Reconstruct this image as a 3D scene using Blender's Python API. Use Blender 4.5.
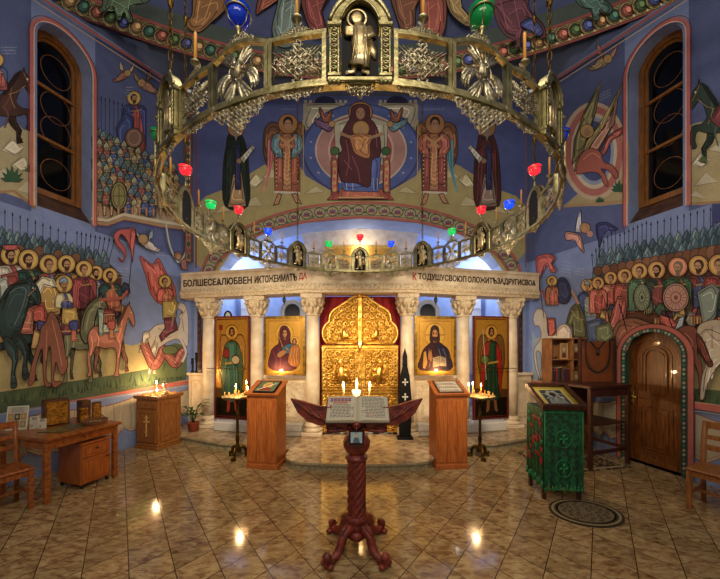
import bpy, math, random
from math import sin, cos, pi, radians as R_
from mathutils import Vector, Matrix
from mathutils.geometry import tessellate_polygon
random.seed(7)
for o in list(bpy.data.objects): bpy.data.objects.remove(o)
SC = bpy.context.scene
COL = SC.collection
# ---------------------------------------------------------------- camera
CAMZ, F, CX, CY = 1.8, 300.0, 360.0, 345.0
cd = bpy.data.cameras.new('camera'); cam = bpy.data.objects.new('camera', cd); COL.objects.link(cam)
cd.sensor_width = 36.0; cd.lens = F/720*36; cd.shift_y = (CY-289.5)/720; cd.clip_start = .02; cd.clip_end = 200
cam.location = (0, 0, CAMZ); cam.rotation_euler = (pi/2, 0, 0); SC.camera = cam
# ---------------------------------------------------------------- world, lights, exposure
w = bpy.data.worlds.new('world'); SC.world = w; w.use_nodes = True
w.node_tree.nodes['Background'].inputs[0].default_value = (1.0, .90, .76, 1)
w.node_tree.nodes['Background'].inputs[1].default_value = .35
def light(name, typ, loc, power, col=(1, .8, .55), size=.3, target=None, size_y=None, spot=None):
    l = bpy.data.lights.new(name, typ); o = bpy.data.objects.new(name, l); COL.objects.link(o)
    o.location = loc; l.energy = power; l.color = col
    if typ == 'AREA':
        l.size = size
        if size_y: l.shape = 'RECTANGLE'; l.size_y = size_y
    else: l.shadow_soft_size = size
    if typ == 'SPOT': l.spot_size = spot or 1.2; l.spot_blend = .8
    if target is not None: o.rotation_euler = (Vector(target)-Vector(loc)).to_track_quat('-Z', 'Y').to_euler()
    return o
light('nave_fill_light', 'AREA', (0, -1.2, 4.6), 85, (1, .86, .68), 3.0, (0, 6, 2.2), 1.0)  # unseen area fill added behind the camera to brighten the nave
light('dome_fill_light', 'AREA', (0, 2.0, 6.6), 60, (1, .86, .68), 2.0, (0, 3.4, 0))  # added area fill shining down from overhead, not a real fixture
light('altar_lamp_light', 'POINT', (-2.6, 8.0, 3.9), 170, (.92, .95, 1), .3)
light('altar_lamp_light', 'POINT', (2.6, 8.0, 3.9), 170, (.92, .95, 1), .3)
light('drum_fill_light', 'POINT', (0, 1.6, 8.6), 130, (1, .9, .75), .4)  # added point fill that brightens the dark drum paintings
light('altar_front_light', 'POINT', (0, 7.6, 4.3), 30, (1, .9, .75), .3)
light('iconostasis_spot_light', 'SPOT', (-1.5, 2.6, 2.9), 330, (1, .82, .58), .25, (-1.9, 6, 1.4), spot=1.5)
light('iconostasis_spot_light', 'SPOT', (1.5, 2.6, 2.9), 330, (1, .82, .58), .25, (1.9, 6, 1.4), spot=1.5)
light('royal_door_spot_light', 'SPOT', (0, 3.2, 2.7), 190, (1, .86, .62), .2, (0, 5.8, 1.3), spot=1.0)
SC.view_settings.view_transform = 'Standard'; SC.view_settings.look = 'None'
SC.view_settings.exposure = 0.0; SC.view_settings.gamma = 1.0; SC.view_settings.use_curve_mapping = False
# ---------------------------------------------------------------- helpers
def lin(c):
    if isinstance(c, str):
        c = c.lstrip('#'); c = [int(c[i:i+2], 16)/255 for i in (0, 2, 4)]
        return tuple(((v+.055)/1.055)**2.4 if v > .04045 else v/12.92 for v in c)+(1,)
    return tuple(c[:3])+(1,)
MATS = {}
def mat(name, col, rough=.5, metal=0, col2=None, scale=8, detail=4, bump=0, bscale=None, stretch=(1, 1, 1),
        trans=0, emit=None, estr=0, spec=.5, coat=0, alpha=1, contrast=(.35, .65), attr=False, bvor=False, sat=1.0):
    if name in MATS: return MATS[name]
    m = bpy.data.materials.new(name); MATS[name] = m; m.use_nodes = True
    nt = m.node_tree; b = nt.nodes['Principled BSDF']; N = nt.nodes.new; L = nt.links.new
    b.inputs['Base Color'].default_value = lin(col); b.inputs['Roughness'].default_value = rough
    b.inputs['Metallic'].default_value = metal; b.inputs['Specular IOR Level'].default_value = spec
    b.inputs['Coat Weight'].default_value = coat; b.inputs['Transmission Weight'].default_value = trans
    b.inputs['Alpha'].default_value = alpha
    if emit: b.inputs['Emission Color'].default_value = lin(emit); b.inputs['Emission Strength'].default_value = estr
    tc = N('ShaderNodeTexCoord'); mp = N('ShaderNodeMapping'); mp.inputs['Scale'].default_value = stretch
    L(tc.outputs['Object'], mp.inputs['Vector'])
    if attr:
        at = N('ShaderNodeVertexColor'); at.layer_name = 'Col'
        nz = N('ShaderNodeTexNoise'); nz.inputs['Scale'].default_value = scale; nz.inputs['Detail'].default_value = 8
        L(mp.outputs[0], nz.inputs['Vector'])
        rp = N('ShaderNodeMapRange'); rp.inputs['From Min'].default_value = .3; rp.inputs['From Max'].default_value = .7
        rp.inputs['To Min'].default_value = .80; rp.inputs['To Max'].default_value = 1.15
        n3 = N('ShaderNodeTexNoise'); n3.inputs['Scale'].default_value = scale*11; n3.inputs['Detail'].default_value = 3; L(mp.outputs[0], n3.inputs['Vector'])
        av = N('ShaderNodeMath'); av.operation = 'MULTIPLY_ADD'; av.inputs[1].default_value = .45
        L(n3.outputs['Fac'], av.inputs[0]); sc_ = N('ShaderNodeMath'); sc_.operation = 'MULTIPLY'; sc_.inputs[1].default_value = .55; L(nz.outputs['Fac'], sc_.inputs[0]); L(sc_.outputs[0], av.inputs[2]); L(av.outputs[0], rp.inputs['Value'])
        mx = N('ShaderNodeVectorMath'); mx.operation = 'SCALE'
        hs = N('ShaderNodeHueSaturation'); hs.inputs['Saturation'].default_value = sat; L(at.outputs['Color'], hs.inputs['Color']); L(hs.outputs[0], mx.inputs[0]); L(rp.outputs[0], mx.inputs['Scale']); L(mx.outputs[0], b.inputs['Base Color'])
    elif col2:
        nz = N('ShaderNodeTexNoise'); nz.inputs['Scale'].default_value = scale; nz.inputs['Detail'].default_value = detail
        L(mp.outputs[0], nz.inputs['Vector'])
        cr = N('ShaderNodeValToRGB'); cr.color_ramp.elements[0].position = contrast[0]; cr.color_ramp.elements[1].position = contrast[1]
        cr.color_ramp.elements[0].color = lin(col); cr.color_ramp.elements[1].color = lin(col2)
        L(nz.outputs['Fac'], cr.inputs['Fac']); L(cr.outputs['Color'], b.inputs['Base Color'])
    if bump:
        if bvor:
            n2 = N('ShaderNodeTexVoronoi'); n2.inputs['Scale'].default_value = bscale or 30; out = n2.outputs['Distance']
        else:
            n2 = N('ShaderNodeTexNoise'); n2.inputs['Scale'].default_value = bscale or 30; n2.inputs['Detail'].default_value = 5; out = n2.outputs['Fac']
        L(mp.outputs[0], n2.inputs['Vector'])
        bp = N('ShaderNodeBump'); bp.inputs['Strength'].default_value = bump; bp.inputs['Distance'].default_value = .02
        L(out, bp.inputs['Height']); L(bp.outputs[0], b.inputs['Normal'])
    return m
FRESCO = mat('fresco_paint', '#808080', .75, attr=True, scale=5, bump=.15, bscale=60, spec=.25, sat=.82)
ICONP = mat('icon_paint', '#808080', .22, coat=.4, attr=True, scale=14, bump=.05, bscale=90, spec=.5)
ICONG = mat('gilded_icon_paint', '#808080', .26, metal=.45, coat=.5, attr=True, scale=14, bump=.08, bscale=120)
PRINT = mat('painted_detail', '#808080', .55, attr=True, scale=30)
GOLD = mat('gilded_relief', '#b88430', .36, 1, col2='#5c3c10', scale=34, bump=1.0, bscale=38, contrast=(.38, .66))
GOLDP = mat('gold_plain', '#f0c468', .3, 1, col2='#d09c40', scale=12, bump=.3, bscale=40)
BRASS = mat('aged_brass', '#b0a87c', .38, 1, col2='#7c7450', scale=14, bump=.15, bscale=50)
BRASSD = mat('dark_brass', '#6e5424', .4, 1, col2='#3a2a12', scale=18, bump=.3, bscale=60)
SILVER = mat('tarnished_silver', '#d0c8ac', .32, 1, col2='#847a5c', scale=22, bump=.3, bscale=70)
MARBLE = mat('cream_marble', '#e0cfb4', .42, 0, col2='#c8b291', scale=5, detail=8, bump=.1, bscale=30)
CARVED = mat('carved_marble', '#dccbae', .5, 0, col2='#b39c78', scale=30, bump=.6, bscale=55, contrast=(.3, .7))
BLACKM = mat('black_enamel', '#050506', .6, spec=.2)
PINE = mat('honey_pine_wood', '#b0642a', .38, 0, col2='#8a4416', scale=5, stretch=(14, 14, 1.2), bump=.08, bscale=9, coat=.2)
OAK = mat('oak_wood', '#96602c', .45, 0, col2='#704018', scale=5, stretch=(12, 12, 1.2), bump=.1, bscale=9)
TABLEW = mat('table_wood', '#a4602a', .35, 0, col2='#74380f', scale=4, stretch=(2, 10, 10), coat=.2)
DARKW = mat('dark_wood', '#4a2412', .4, 0, col2='#2a120a', scale=5, stretch=(10, 10, 1.2))
DOORW = mat('door_wood', '#8a5020', .32, 0, col2='#5a2e10', scale=5, stretch=(12, 12, 1), coat=.3)
WINW = mat('window_wood', '#94602a', .45, 0, col2='#70441a', scale=5, stretch=(10, 10, 1))
MAHOG = mat('red_carved_wood', '#84301f', .42, 0, col2='#541610', scale=14, bump=.5, bscale=40, coat=.1)
GREEN = mat('green_brocade', '#0c5630', .55, 0, col2='#06301a', scale=26, bump=.3, bscale=60, contrast=(.45, .55))
VELVET = mat('red_velvet', '#9a1018', .8, col2='#780a12', scale=6)
WAX = mat('beeswax_candle', '#d89c48', .5, spec=.3)
WAXW = mat('pale_candle', '#e0c48c', .5)
FLAME = mat('flame', '#ffcc77', .5, emit='#ffc878', estr=60)
GLB = mat('blue_glass', '#0a3cd0', .08, trans=.35, emit='#0a3ce0', estr=.05)
GLG = mat('green_glass', '#069a50', .08, trans=.35, emit='#08a050', estr=.04)
GLR = mat('red_glass', '#d01020', .08, trans=.35, emit='#e01828', estr=.3)
LGLB = mat('lit_blue_glass', '#0a3cd0', .1, trans=.3, emit='#1c58ff', estr=.9)
LGLG = mat('lit_green_glass', '#069a50', .1, trans=.3, emit='#18e070', estr=.7)
LGLR = mat('lit_red_glass', '#d01020', .1, trans=.3, emit='#ff3040', estr=.9)
PANE = mat('dark_window_glass', '#05070a', .06, spec=.6)
PAGE = mat('book_page', '#d8d0b8', .7)
LEAF = mat('plant_leaf', '#1c5a20', .4, col2='#0c3410', scale=14)
POT = mat('terracotta_pot', '#7a3018', .6)
WHITEC = mat('white_cloth', '#c4c2bc', .8)
IRON = mat('black_iron', '#100c0a', .45)

WM = {}
class MB:
    def __init__(s): s.v = []; s.f = []; s.c = []; s.sm = []; s.T = Matrix.Identity(4); s.mi = []; s.m = 0; s.col = (1, 1, 1, 1)
    def V(s, pts):
        n = len(s.v); s.v += [s.T @ Vector(p) for p in pts]; return n
    def face(s, idx, smooth=False): s.f.append(tuple(idx)); s.c.append(s.col); s.sm.append(smooth); s.mi.append(s.m)
    def box(s, x0, x1, y0, y1, z0, z1):
        n = s.V([(x, y, z) for z in (z0, z1) for y in (y0, y1) for x in (x0, x1)])
        for q in ((0, 2, 3, 1), (4, 5, 7, 6), (0, 1, 5, 4), (1, 3, 7, 5), (3, 2, 6, 7), (2, 0, 4, 6)): s.face([n+i for i in q])
        return s
    def bbox(s, x0, x1, y0, y1, z0, z1, b=.01):  # bevelled box (chamfered on every side)
        c = []
        b = min(b, (x1-x0)/2.01, (y1-y0)/2.01, (z1-z0)/2.01)
        rings = []
        for z, k in ((z0, b), (z0+b, 0), (z1-b, 0), (z1, b)):
            a0, a1, c0, c1 = x0+k, x1-k, y0+k, y1-k; e = b if k == 0 else b*.6
            rings.append(s.V([(a0+e, c0, z), (a1-e, c0, z), (a1, c0+e, z), (a1, c1-e, z), (a1-e, c1, z), (a0+e, c1, z), (a0, c1-e, z), (a0, c0+e, z)]))
        for a, b2 in zip(rings, rings[1:]):
            for i in range(8): s.face((a+i, a+(i+1) % 8, b2+(i+1) % 8, b2+i))
        s.face([rings[0]+i for i in range(7, -1, -1)]); s.face([rings[-1]+i for i in range(8)])
        return s
    def lathe(s, prof, n=20, c=(0, 0, 0), smooth=True, fn=None, cap=True):
        rings = []
        for r, z in prof:
            pts = []
            for i in range(n):
                a = 2*pi*i/n; rr = r if fn is None else fn(r, a, z)
                pts.append((c[0]+rr*cos(a), c[1]+rr*sin(a), c[2]+z))
            rings.append(s.V(pts))
        for a, b in zip(rings, rings[1:]):
            for i in range(n): s.face((a+i, a+(i+1) % n, b+(i+1) % n, b+i), smooth)
        if cap:
            s.face([rings[0]+i for i in range(n-1, -1, -1)]); s.face([rings[-1]+i for i in range(n)])
        return s
    def cyl(s, p0, p1, r0, r1=None, n=12, smooth=True): return s.tube([p0, p1], [r0, r0 if r1 is None else r1], n, smooth)
    def tube(s, pts, r, n=6, smooth=True, closed=False):
        pts = [Vector(p) for p in pts]; k = len(pts); rs = r if isinstance(r, (list, tuple)) else [r]*k
        rings = []; up = None
        for i, p in enumerate(pts):
            a = pts[i-1] if (i > 0 or closed) else p; b = pts[(i+1) % k] if (i < k-1 or closed) else p
            d = (b-a).normalized() if (b-a).length > 1e-9 else Vector((0, 0, 1))
            if up is None: up = Vector((0, 0, 1)) if abs(d.z) < .9 else Vector((1, 0, 0))
            sx = d.cross(up)
            if sx.length < 1e-4: sx = d.cross(Vector((0, 1, .3)))
            sx.normalize(); up = sx.cross(d).normalized()
            rings.append(s.V([p+rs[i]*(cos(2*pi*j/n)*sx+sin(2*pi*j/n)*up) for j in range(n)]))
        m = k if closed else k-1
        for i in range(m):
            a, b = rings[i], rings[(i+1) % k]
            for j in range(n): s.face((a+j, a+(j+1) % n, b+(j+1) % n, b+j), smooth)
        if not closed:
            s.face([rings[0]+i for i in range(n-1, -1, -1)]); s.face([rings[-1]+i for i in range(n)])
        return s
    def ell(s, c, r, nu=14, nv=9):
        r = (r, r, r) if not isinstance(r, (tuple, list)) else r
        rings = []
        for j in range(1, nv):
            t = -pi/2+pi*j/nv
            rings.append(s.V([(c[0]+r[0]*cos(t)*cos(2*pi*i/nu), c[1]+r[1]*cos(t)*sin(2*pi*i/nu), c[2]+r[2]*sin(t)) for i in range(nu)]))
        b = s.V([(c[0], c[1], c[2]-r[2])]); t_ = s.V([(c[0], c[1], c[2]+r[2])])
        for a, bb in zip(rings, rings[1:]):
            for i in range(nu): s.face((a+i, a+(i+1) % nu, bb+(i+1) % nu, bb+i), True)
        for i in range(nu):
            s.face((b, rings[0]+(i+1) % nu, rings[0]+i), True); s.face((t_, rings[-1]+i, rings[-1]+(i+1) % nu), True)
        return s
    def prism(s, poly, y0, y1, holes=()):   # outline in local x,z; thickness along y (y0 is the front, facing -y)
        loops = [list(poly)]+[list(h) for h in holes]; allp = [p for l in loops for p in l]
        tris = tessellate_polygon([[Vector((p[0], p[1], 0)) for p in l] for l in loops])
        a = s.V([(p[0], y0, p[1]) for p in allp]); b = s.V([(p[0], y1, p[1]) for p in allp])
        for t in tris:
            p, q, r = [allp[i] for i in t]
            ccw = (q[0]-p[0])*(r[1]-p[1])-(q[1]-p[1])*(r[0]-p[0]) > 0
            t2 = t if ccw else t[::-1]
            s.face([a+i for i in t2]); s.face([b+i for i in t2[::-1]])
        o = 0
        for l in loops:
            n = len(l)
            for i in range(n):
                j = (i+1) % n; s.face((a+o+i, b+o+i, b+o+j, a+o+j))
            o += n
        return s
    def grid(s, fn, nu, nv, smooth=True, th=None):
        n = s.V([fn(i/nu, j/nv) for j in range(nv+1) for i in range(nu+1)])
        for j in range(nv):
            for i in range(nu):
                a = n+j*(nu+1)+i; s.face((a, a+1, a+nu+2, a+nu+1), smooth)
        return s
    def build(s, name, m, parent=None, fixn=True):
        me = bpy.data.meshes.new(name)
        vs = s.v
        if parent is not None: inv = WM[parent.name].inverted(); vs = [inv @ v for v in vs]
        me.from_pydata([tuple(v) for v in vs], [], s.f)
        for mm in (m if isinstance(m, (list, tuple)) else [m]): me.materials.append(mm)
        me.polygons.foreach_set('use_smooth', s.sm); me.polygons.foreach_set('material_index', s.mi)
        if any(c != (1, 1, 1, 1) for c in s.c):
            at = me.color_attributes.new('Col', 'FLOAT_COLOR', 'CORNER'); buf = []
            for p, c in zip(me.polygons, s.c): buf += list(c)*p.loop_total
            at.data.foreach_set('color', buf)
        me.update()
        o = bpy.data.objects.new(name, me); COL.objects.link(o)
        if parent is not None: o.parent = parent
        WM[o.name] = WM[parent.name].copy() if parent is not None else Matrix.Identity(4)
        return o
def tag(o, label=None, cat=None, group=None, kind=None):
    if label: o['label'] = label
    if cat: o['category'] = cat
    if group: o['group'] = group
    if kind: o['kind'] = kind
    return o
def thing(name, label, cat, loc=(0, 0, 0), rz=0, group=None, M=None):
    o = bpy.data.objects.new(name, None); COL.objects.link(o); o.empty_display_size = .1
    m = M if M is not None else Matrix.Translation(loc) @ Matrix.Rotation(rz, 4, 'Z')
    o.matrix_world = m; WM[o.name] = m.copy(); return tag(o, label, cat, group)
def sub(name, parent, M):     # a child empty is never used; nested frames are plain matrices
    return None
def struct(b, name, m, parent=None):
    o = b.build(name, m, parent)
    if parent is None: o['kind'] = 'structure'
    return o
def solo(b, name, m, label, cat, group=None):
    # a thing that is one mesh: put its origin at the centre of its base
    xs = [v.x for v in b.v]; ys = [v.y for v in b.v]; zs = [v.z for v in b.v]
    c = Vector(((min(xs)+max(xs))/2, (min(ys)+max(ys))/2, min(zs)))
    b.v = [v-c for v in b.v]
    o = b.build(name, m); o.location = c; WM[o.name] = Matrix.Translation(c); return tag(o, label, cat, group)
def copy_tree(o, parent=None, M=None):
    c = o.copy(); COL.objects.link(c); c.parent = parent
    if M is not None: c.matrix_world = M; WM[c.name] = M.copy()
    for ch in o.children: copy_tree(ch, c)
    return c
def TR(x, y, z, rz=0): return Matrix.Translation((x, y, z)) @ Matrix.Rotation(rz, 4, 'Z')
def ray(px, py): return Vector(((px-CX)/F, 1, (CY-py)/F))
def P(px, d, z): return Vector(((px-CX)/F*d, d, z))
def catmull(p, n=5, closed=True):
    out = []; k = len(p)
    rng = range(k) if closed else range(k-1)
    for i in rng:
        if closed: a, b, c, d = p[i-1], p[i], p[(i+1) % k], p[(i+2) % k]
        else: a, b, c, d = p[max(i-1, 0)], p[i], p[i+1], p[min(i+2, k-1)]
        for j in range(n):
            t = j/n
            out.append(tuple(.5*((2*b[q])+(-a[q]+c[q])*t+(2*a[q]-5*b[q]+4*c[q]-d[q])*t*t+(-a[q]+3*b[q]-3*c[q]+d[q])*t**3) for q in range(len(b))))
    if not closed: out.append(tuple(p[-1]))
    return out
def mulc(c, k):
    c = c.lstrip('#'); return '#%02x%02x%02x' % tuple(max(0, min(255, int(int(c[i:i+2], 16)*k))) for i in (0, 2, 4))
class Paint:
    """flat painting laid on a real surface; coordinates are given on the surface through proj(u, v, lift)"""
    def __init__(s, proj, step=.0006, base=.002): s.proj = proj; s.items = []; s.step = step; s.base = base
    rich = False
    def poly(s, pts, col, sm=False, out=None, ow=.5):
        raw = pts
        if sm: pts = catmull(pts, 4)
        s._add(pts, col)
        if s.rich and out and 4 <= len(raw) <= 15:
            xs = [q[0] for q in raw]; ys = [q[1] for q in raw]; ar = (max(xs)-min(xs))*(max(ys)-min(ys))
            if ar > 30:
                c = (sum(xs)/len(xs), sum(ys)/len(ys)); k = lambda q, f: (c[0]+(q[0]-c[0])*f, c[1]+(q[1]-c[1])*f)
                s._add([k(q, .74) for q in pts], mulc(col, 1.13)); m = len(raw); w_ = min(1.0, .28+ar/900)
                for j in range(0, m-1, 2):
                    s.line([k(raw[j], .84), k(raw[j+1], .80), k(raw[(j+2) % m], .62)], w_*.8, mulc(col, .52), sm=True)
                    s.line([k(raw[j], .60), k(raw[j+1], .52), k(raw[(j+2) % m], .30)], w_*.7, mulc(col, 1.65), sm=True)
        if out: s.line(list(pts)+[pts[0]], ow*(1.5 if s.rich else 1), out)
        return s
    def _add(s, pts, col):
        xs = [p[0] for p in pts]; ys = [p[1] for p in pts]; bb = (min(xs), max(xs), min(ys), max(ys))
        L = 0
        for b2, l2, _, _ in s.items:
            if l2 >= L and bb[0] < b2[1] and bb[1] > b2[0] and bb[2] < b2[3] and bb[3] > b2[2]: L = l2+1
        s.items.append((bb, L, [pts], col))
    def line(s, pts, w, col, taper=False, sm=False):
        if sm: pts = catmull(pts, 4, False)
        n = len(pts); quads = []; A = []; B = []
        for i, p in enumerate(pts):
            a = pts[max(i-1, 0)]; b = pts[min(i+1, n-1)]; dx, dy = b[0]-a[0], b[1]-a[1]; l = math.hypot(dx, dy) or 1
            ww = w/2*((1-i/(n-1)) if taper else 1); A.append((p[0]-dy/l*ww, p[1]+dx/l*ww)); B.append((p[0]+dy/l*ww, p[1]-dx/l*ww))
        for i in range(n-1): quads.append([A[i], A[i+1], B[i+1], B[i]])
        xs = [p[0] for p in A+B]; ys = [p[1] for p in A+B]; bb = (min(xs), max(xs), min(ys), max(ys)); L = 0
        for b2, l2, _, _ in s.items:
            if l2 >= L and bb[0] < b2[1] and bb[1] > b2[0] and bb[2] < b2[3] and bb[3] > b2[2]: L = l2+1
        s.items.append((bb, L, quads, col)); return s
    def disc(s, x, y, rx, col, ry=None, n=22, out=None, ow=.5):
        ry = ry or rx
        return s.poly([(x+rx*cos(2*pi*i/n), y+ry*sin(2*pi*i/n)) for i in range(n)], col, out=out, ow=ow)
    def ring(s, x, y, rx, ry, w, col, n=30, a0=0, a1=2*pi):
        return s.line([(x+rx*cos(a0+(a1-a0)*i/n), y+ry*sin(a0+(a1-a0)*i/n)) for i in range(n+1)], w, col)
    def put(s, b):
        for bb, L, polys, col in s.items:
            b.col = lin(col)
            for pts in polys:
                vs = [s.proj(p[0], p[1], s.base+s.step*L) for p in pts]
                n = b.V(vs); b.face([n+i for i in range(len(vs))])
        b.col = (1, 1, 1, 1)
def plane_proj(p0, nrm):
    p0 = Vector(p0); nrm = Vector(nrm).normalized()
    def f(px, py, lift):
        r = ray(px, py); c = Vector((0, 0, CAMZ)); q = p0+nrm*lift
        return c+r*((q-c).dot(nrm)/r.dot(nrm))
    return f
# ================================================================ floor and platform
def floor_mat():
    m = bpy.data.materials.new('granite_tiles'); m.use_nodes = True; nt = m.node_tree; N = nt.nodes.new; L = nt.links.new
    b = nt.nodes['Principled BSDF']; tc = N('ShaderNodeTexCoord'); sp = N('ShaderNodeSeparateXYZ'); L(tc.outputs['Object'], sp.inputs[0])
    def M(op, a, b2=None, c=None):
        n = N('ShaderNodeMath'); n.operation = op
        for i, v in enumerate((a, b2, c)):
            if v is None: continue
            if isinstance(v, (int, float)): n.inputs[i].default_value = v
            else: L(v, n.inputs[i])
        return n.outputs[0]
    X, Y = sp.outputs[0], sp.outputs[1]; S = .37
    y8 = M('MULTIPLY', Y, .8)
    u = M('ADD', M('DIVIDE', M('ADD', X, y8), S), -.19+20); v = M('ADD', M('DIVIDE', M('SUBTRACT', X, y8), S), .19+40)
    fu, fv = M('FRACT', u), M('FRACT', v); cell = N('ShaderNodeCombineXYZ'); L(M('FLOOR', u), cell.inputs[0]); L(M('FLOOR', v), cell.inputs[1])
    def edge(f): return M('LESS_THAN', M('SUBTRACT', .5, M('ABSOLUTE', M('SUBTRACT', f, .5))), .012)
    g = M('MAXIMUM', edge(fu), edge(fv))
    wn = N('ShaderNodeTexWhiteNoise'); L(cell.outputs[0], wn.inputs[0])
    off = N('ShaderNodeVectorMath'); off.operation = 'SCALE'; L(wn.outputs['Color'], off.inputs[0]); off.inputs['Scale'].default_value = 9
    ad = N('ShaderNodeVectorMath'); L(tc.outputs['Object'], ad.inputs[0]); L(off.outputs[0], ad.inputs[1])
    mp = N('ShaderNodeMapping'); mp.inputs['Rotation'].default_value = (0, 0, .6); mp.inputs['Scale'].default_value = (1, 2.4, 1); L(ad.outputs[0], mp.inputs[0])
    n1 = N('ShaderNodeTexNoise'); n1.inputs['Scale'].default_value = 9; n1.inputs['Detail'].default_value = 9; n1.inputs['Distortion'].default_value = .8; L(mp.outputs[0], n1.inputs[0])
    cr = N('ShaderNodeValToRGB'); e = cr.color_ramp.elements
    e[0].position = .30; e[0].color = lin('#66492f'); e[1].position = .70; e[1].color = lin('#b09a72')
    k = e.new(.43); k.color = lin('#8a6e4c'); k = e.new(.52); k.color = lin('#9a825a')
    L(n1.outputs['Fac'], cr.inputs[0])
    n2 = N('ShaderNodeTexNoise'); n2.inputs['Scale'].default_value = 34; n2.inputs['Detail'].default_value = 4; L(mp.outputs[0], n2.inputs[0])
    c2 = N('ShaderNodeValToRGB'); c2.color_ramp.elements[0].position = .33; c2.color_ramp.elements[0].color = lin('#2a1810'); c2.color_ramp.elements[1].position = .42; c2.color_ramp.elements[1].color = (1, 1, 1, 1)
    L(n2.outputs['Fac'], c2.inputs[0])
    mx = N('ShaderNodeMix'); mx.data_type = 'RGBA'; mx.blend_type = 'MULTIPLY'; mx.inputs[0].default_value = .4; L(cr.outputs[0], mx.inputs[6]); L(c2.outputs[0], mx.inputs[7])
    tv = N('ShaderNodeVectorMath'); tv.operation = 'SCALE'; L(mx.outputs[2], tv.inputs[0])
    L(M('ADD', M('MULTIPLY', wn.outputs['Value'], .3), .85), tv.inputs['Scale'])
    m2 = N('ShaderNodeMix'); m2.data_type = 'RGBA'; L(g, m2.inputs[0]); L(tv.outputs[0], m2.inputs[6]); m2.inputs[7].default_value = lin('#2e1d12')
    L(m2.outputs[2], b.inputs['Base Color']); b.inputs['Roughness'].default_value = .11; b.inputs['Specular IOR Level'].default_value = .5
    bp = N('ShaderNodeBump'); bp.invert = True; bp.inputs['Strength'].default_value = .3; bp.inputs['Distance'].default_value = .004; L(g, bp.inputs['Height']); L(bp.outputs[0], b.inputs['Normal'])
    return m
FLOORM = floor_mat()
POLI = mat('polished_granite_platform', '#8a6c50', .12, 0, col2='#b8a27c', scale=9, detail=10, contrast=(.36, .6))
RISER = mat('granite_riser', '#7c7058', .35, 0, col2='#a49a7c', scale=20, detail=8)
b = MB(); b.box(-8, 8, -2.5, 10.9, -.1, 0); struct(b, 'floor', FLOORM)
# solea: a low polished platform with a rounded tongue in front of the royal doors
outl = [(-3.72, 6.5), (-3.45, 5.62), (-2.3, 5.12), (-1.12, 4.85)]
tong = [(-1.12, 4.6), (-1.08, 4.46), (-.98, 4.35), (-.8, 4.29), (-.4, 4.25), (0, 4.235)]
half = outl+tong; full = half+[(-x, y) for x, y in half[-2::-1]]
sol = MB(); n0 = len(full)
def solid(b, poly, z0, z1, mside=1, mtop=0, lip=0):
    tris = tessellate_polygon([[Vector((p[0], p[1], 0)) for p in poly]])
    t = b.V([(p[0], p[1], z1) for p in poly]); b.m = mtop
    for tr in tris:
        p, q, r = [poly[i] for i in tr]; ccw = (q[0]-p[0])*(r[1]-p[1])-(q[1]-p[1])*(r[0]-p[0]) > 0
        b.face([t+i for i in (tr if ccw else tr[::-1])])
    a = b.V([(p[0], p[1], z0) for p in poly]); b.m = mside
    for i in range(len(poly)): j = (i+1) % len(poly); b.face((a+i, a+j, t+j, t+i))
    b.m = 0
solid(sol, full+[(3.72, 9.9), (-3.72, 9.9)], .001, .095)
ins = [(x*1.012, y-.03) for x, y in full]
solid(sol, ins+[(3.74, 9.9), (-3.74, 9.9)], .0951, .13)
struct(sol, 'floor_platform', [POLI, RISER])
# ================================================================ wall frames
class Side:
    def __init__(s, sg): s.sg = sg; s.C = Vector((sg*3.65, 6.6, 0)); s.t = Vector((sg*.3, -1, 0)).normalized(); s.n = Vector((-sg*1, -.3, 0)).normalized()
    def W(s, a, z, off=0): q = s.C+s.t*a+s.n*off; return Vector((q.x, q.y, z))
    def px(s, a, z, off=0): q = s.W(a, z, off); return (CX+F*q.x/q.y, CY-F*(z-CAMZ)/q.y)
LW, RW = Side(-1), Side(1)
def arch(s0, s1, z0, z1, n=14, rise=None):       # closed outline with an arched head, in (s, z)
    c = (s0+s1)/2; r = (s1-s0)/2; rise = r if rise is None else rise
    return [(s0, z0)]+[(c-r*cos(pi*i/n), z1-rise+rise*sin(pi*i/n)) for i in range(n+1)]+[(s1, z0)]
WINH = arch(1.98, 2.62, 3.70, 6.36); DOORH = arch(1.93, 2.60, 0.0, 1.99)
TOP = [(0, 7.28), (1, 7.02), (2.63, 6.62), (4, 6.35), (9, 6.0)]
BLUE, BLUE2 = '#6a82ba', '#3a4a86'
def wall_base(S, holes, doorlast=None):
    b = MB(); b.col = lin(BLUE)
    out = [(0, 0)]+TOP+[(9, 0)]
    if doorlast:   # notch reaching the floor
        out = [(0, 0)]+TOP+[(9, 0)]+doorlast[::-1]
    loops = [out]+holes; allp = [p for l in loops for p in l]
    tris = tessellate_polygon([[Vector((p[0], p[1], 0)) for p in l] for l in loops])
    n = b.V([S.W(p[0], p[1]) for p in allp])
    for t in tris: b.face([n+i for i in t])
    for h, dp, cols in [(WINH, .30, '#7c8fc4')]+([(doorlast, .14, '#2c5a44')] if doorlast else []):
        a = b.V([S.W(p[0], p[1]) for p in h]); c = b.V([S.W(p[0], p[1], -dp) for p in h]); k = len(h); b.col = lin(cols)
        for i in range(k-1): b.face((a+i, a+i+1, c+i+1, c+i))
        b.col = lin('#4a3020'); b.face((a+k-1, a, c, c+k-1))
    b.col = (1, 1, 1, 1); return b
def hx(c, k):
    c = c.lstrip('#'); return '#%02x%02x%02x' % tuple(max(0, min(255, int(int(c[i:i+2], 16)*k))) for i in (0, 2, 4))
OUT = '#2a1d18'
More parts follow.
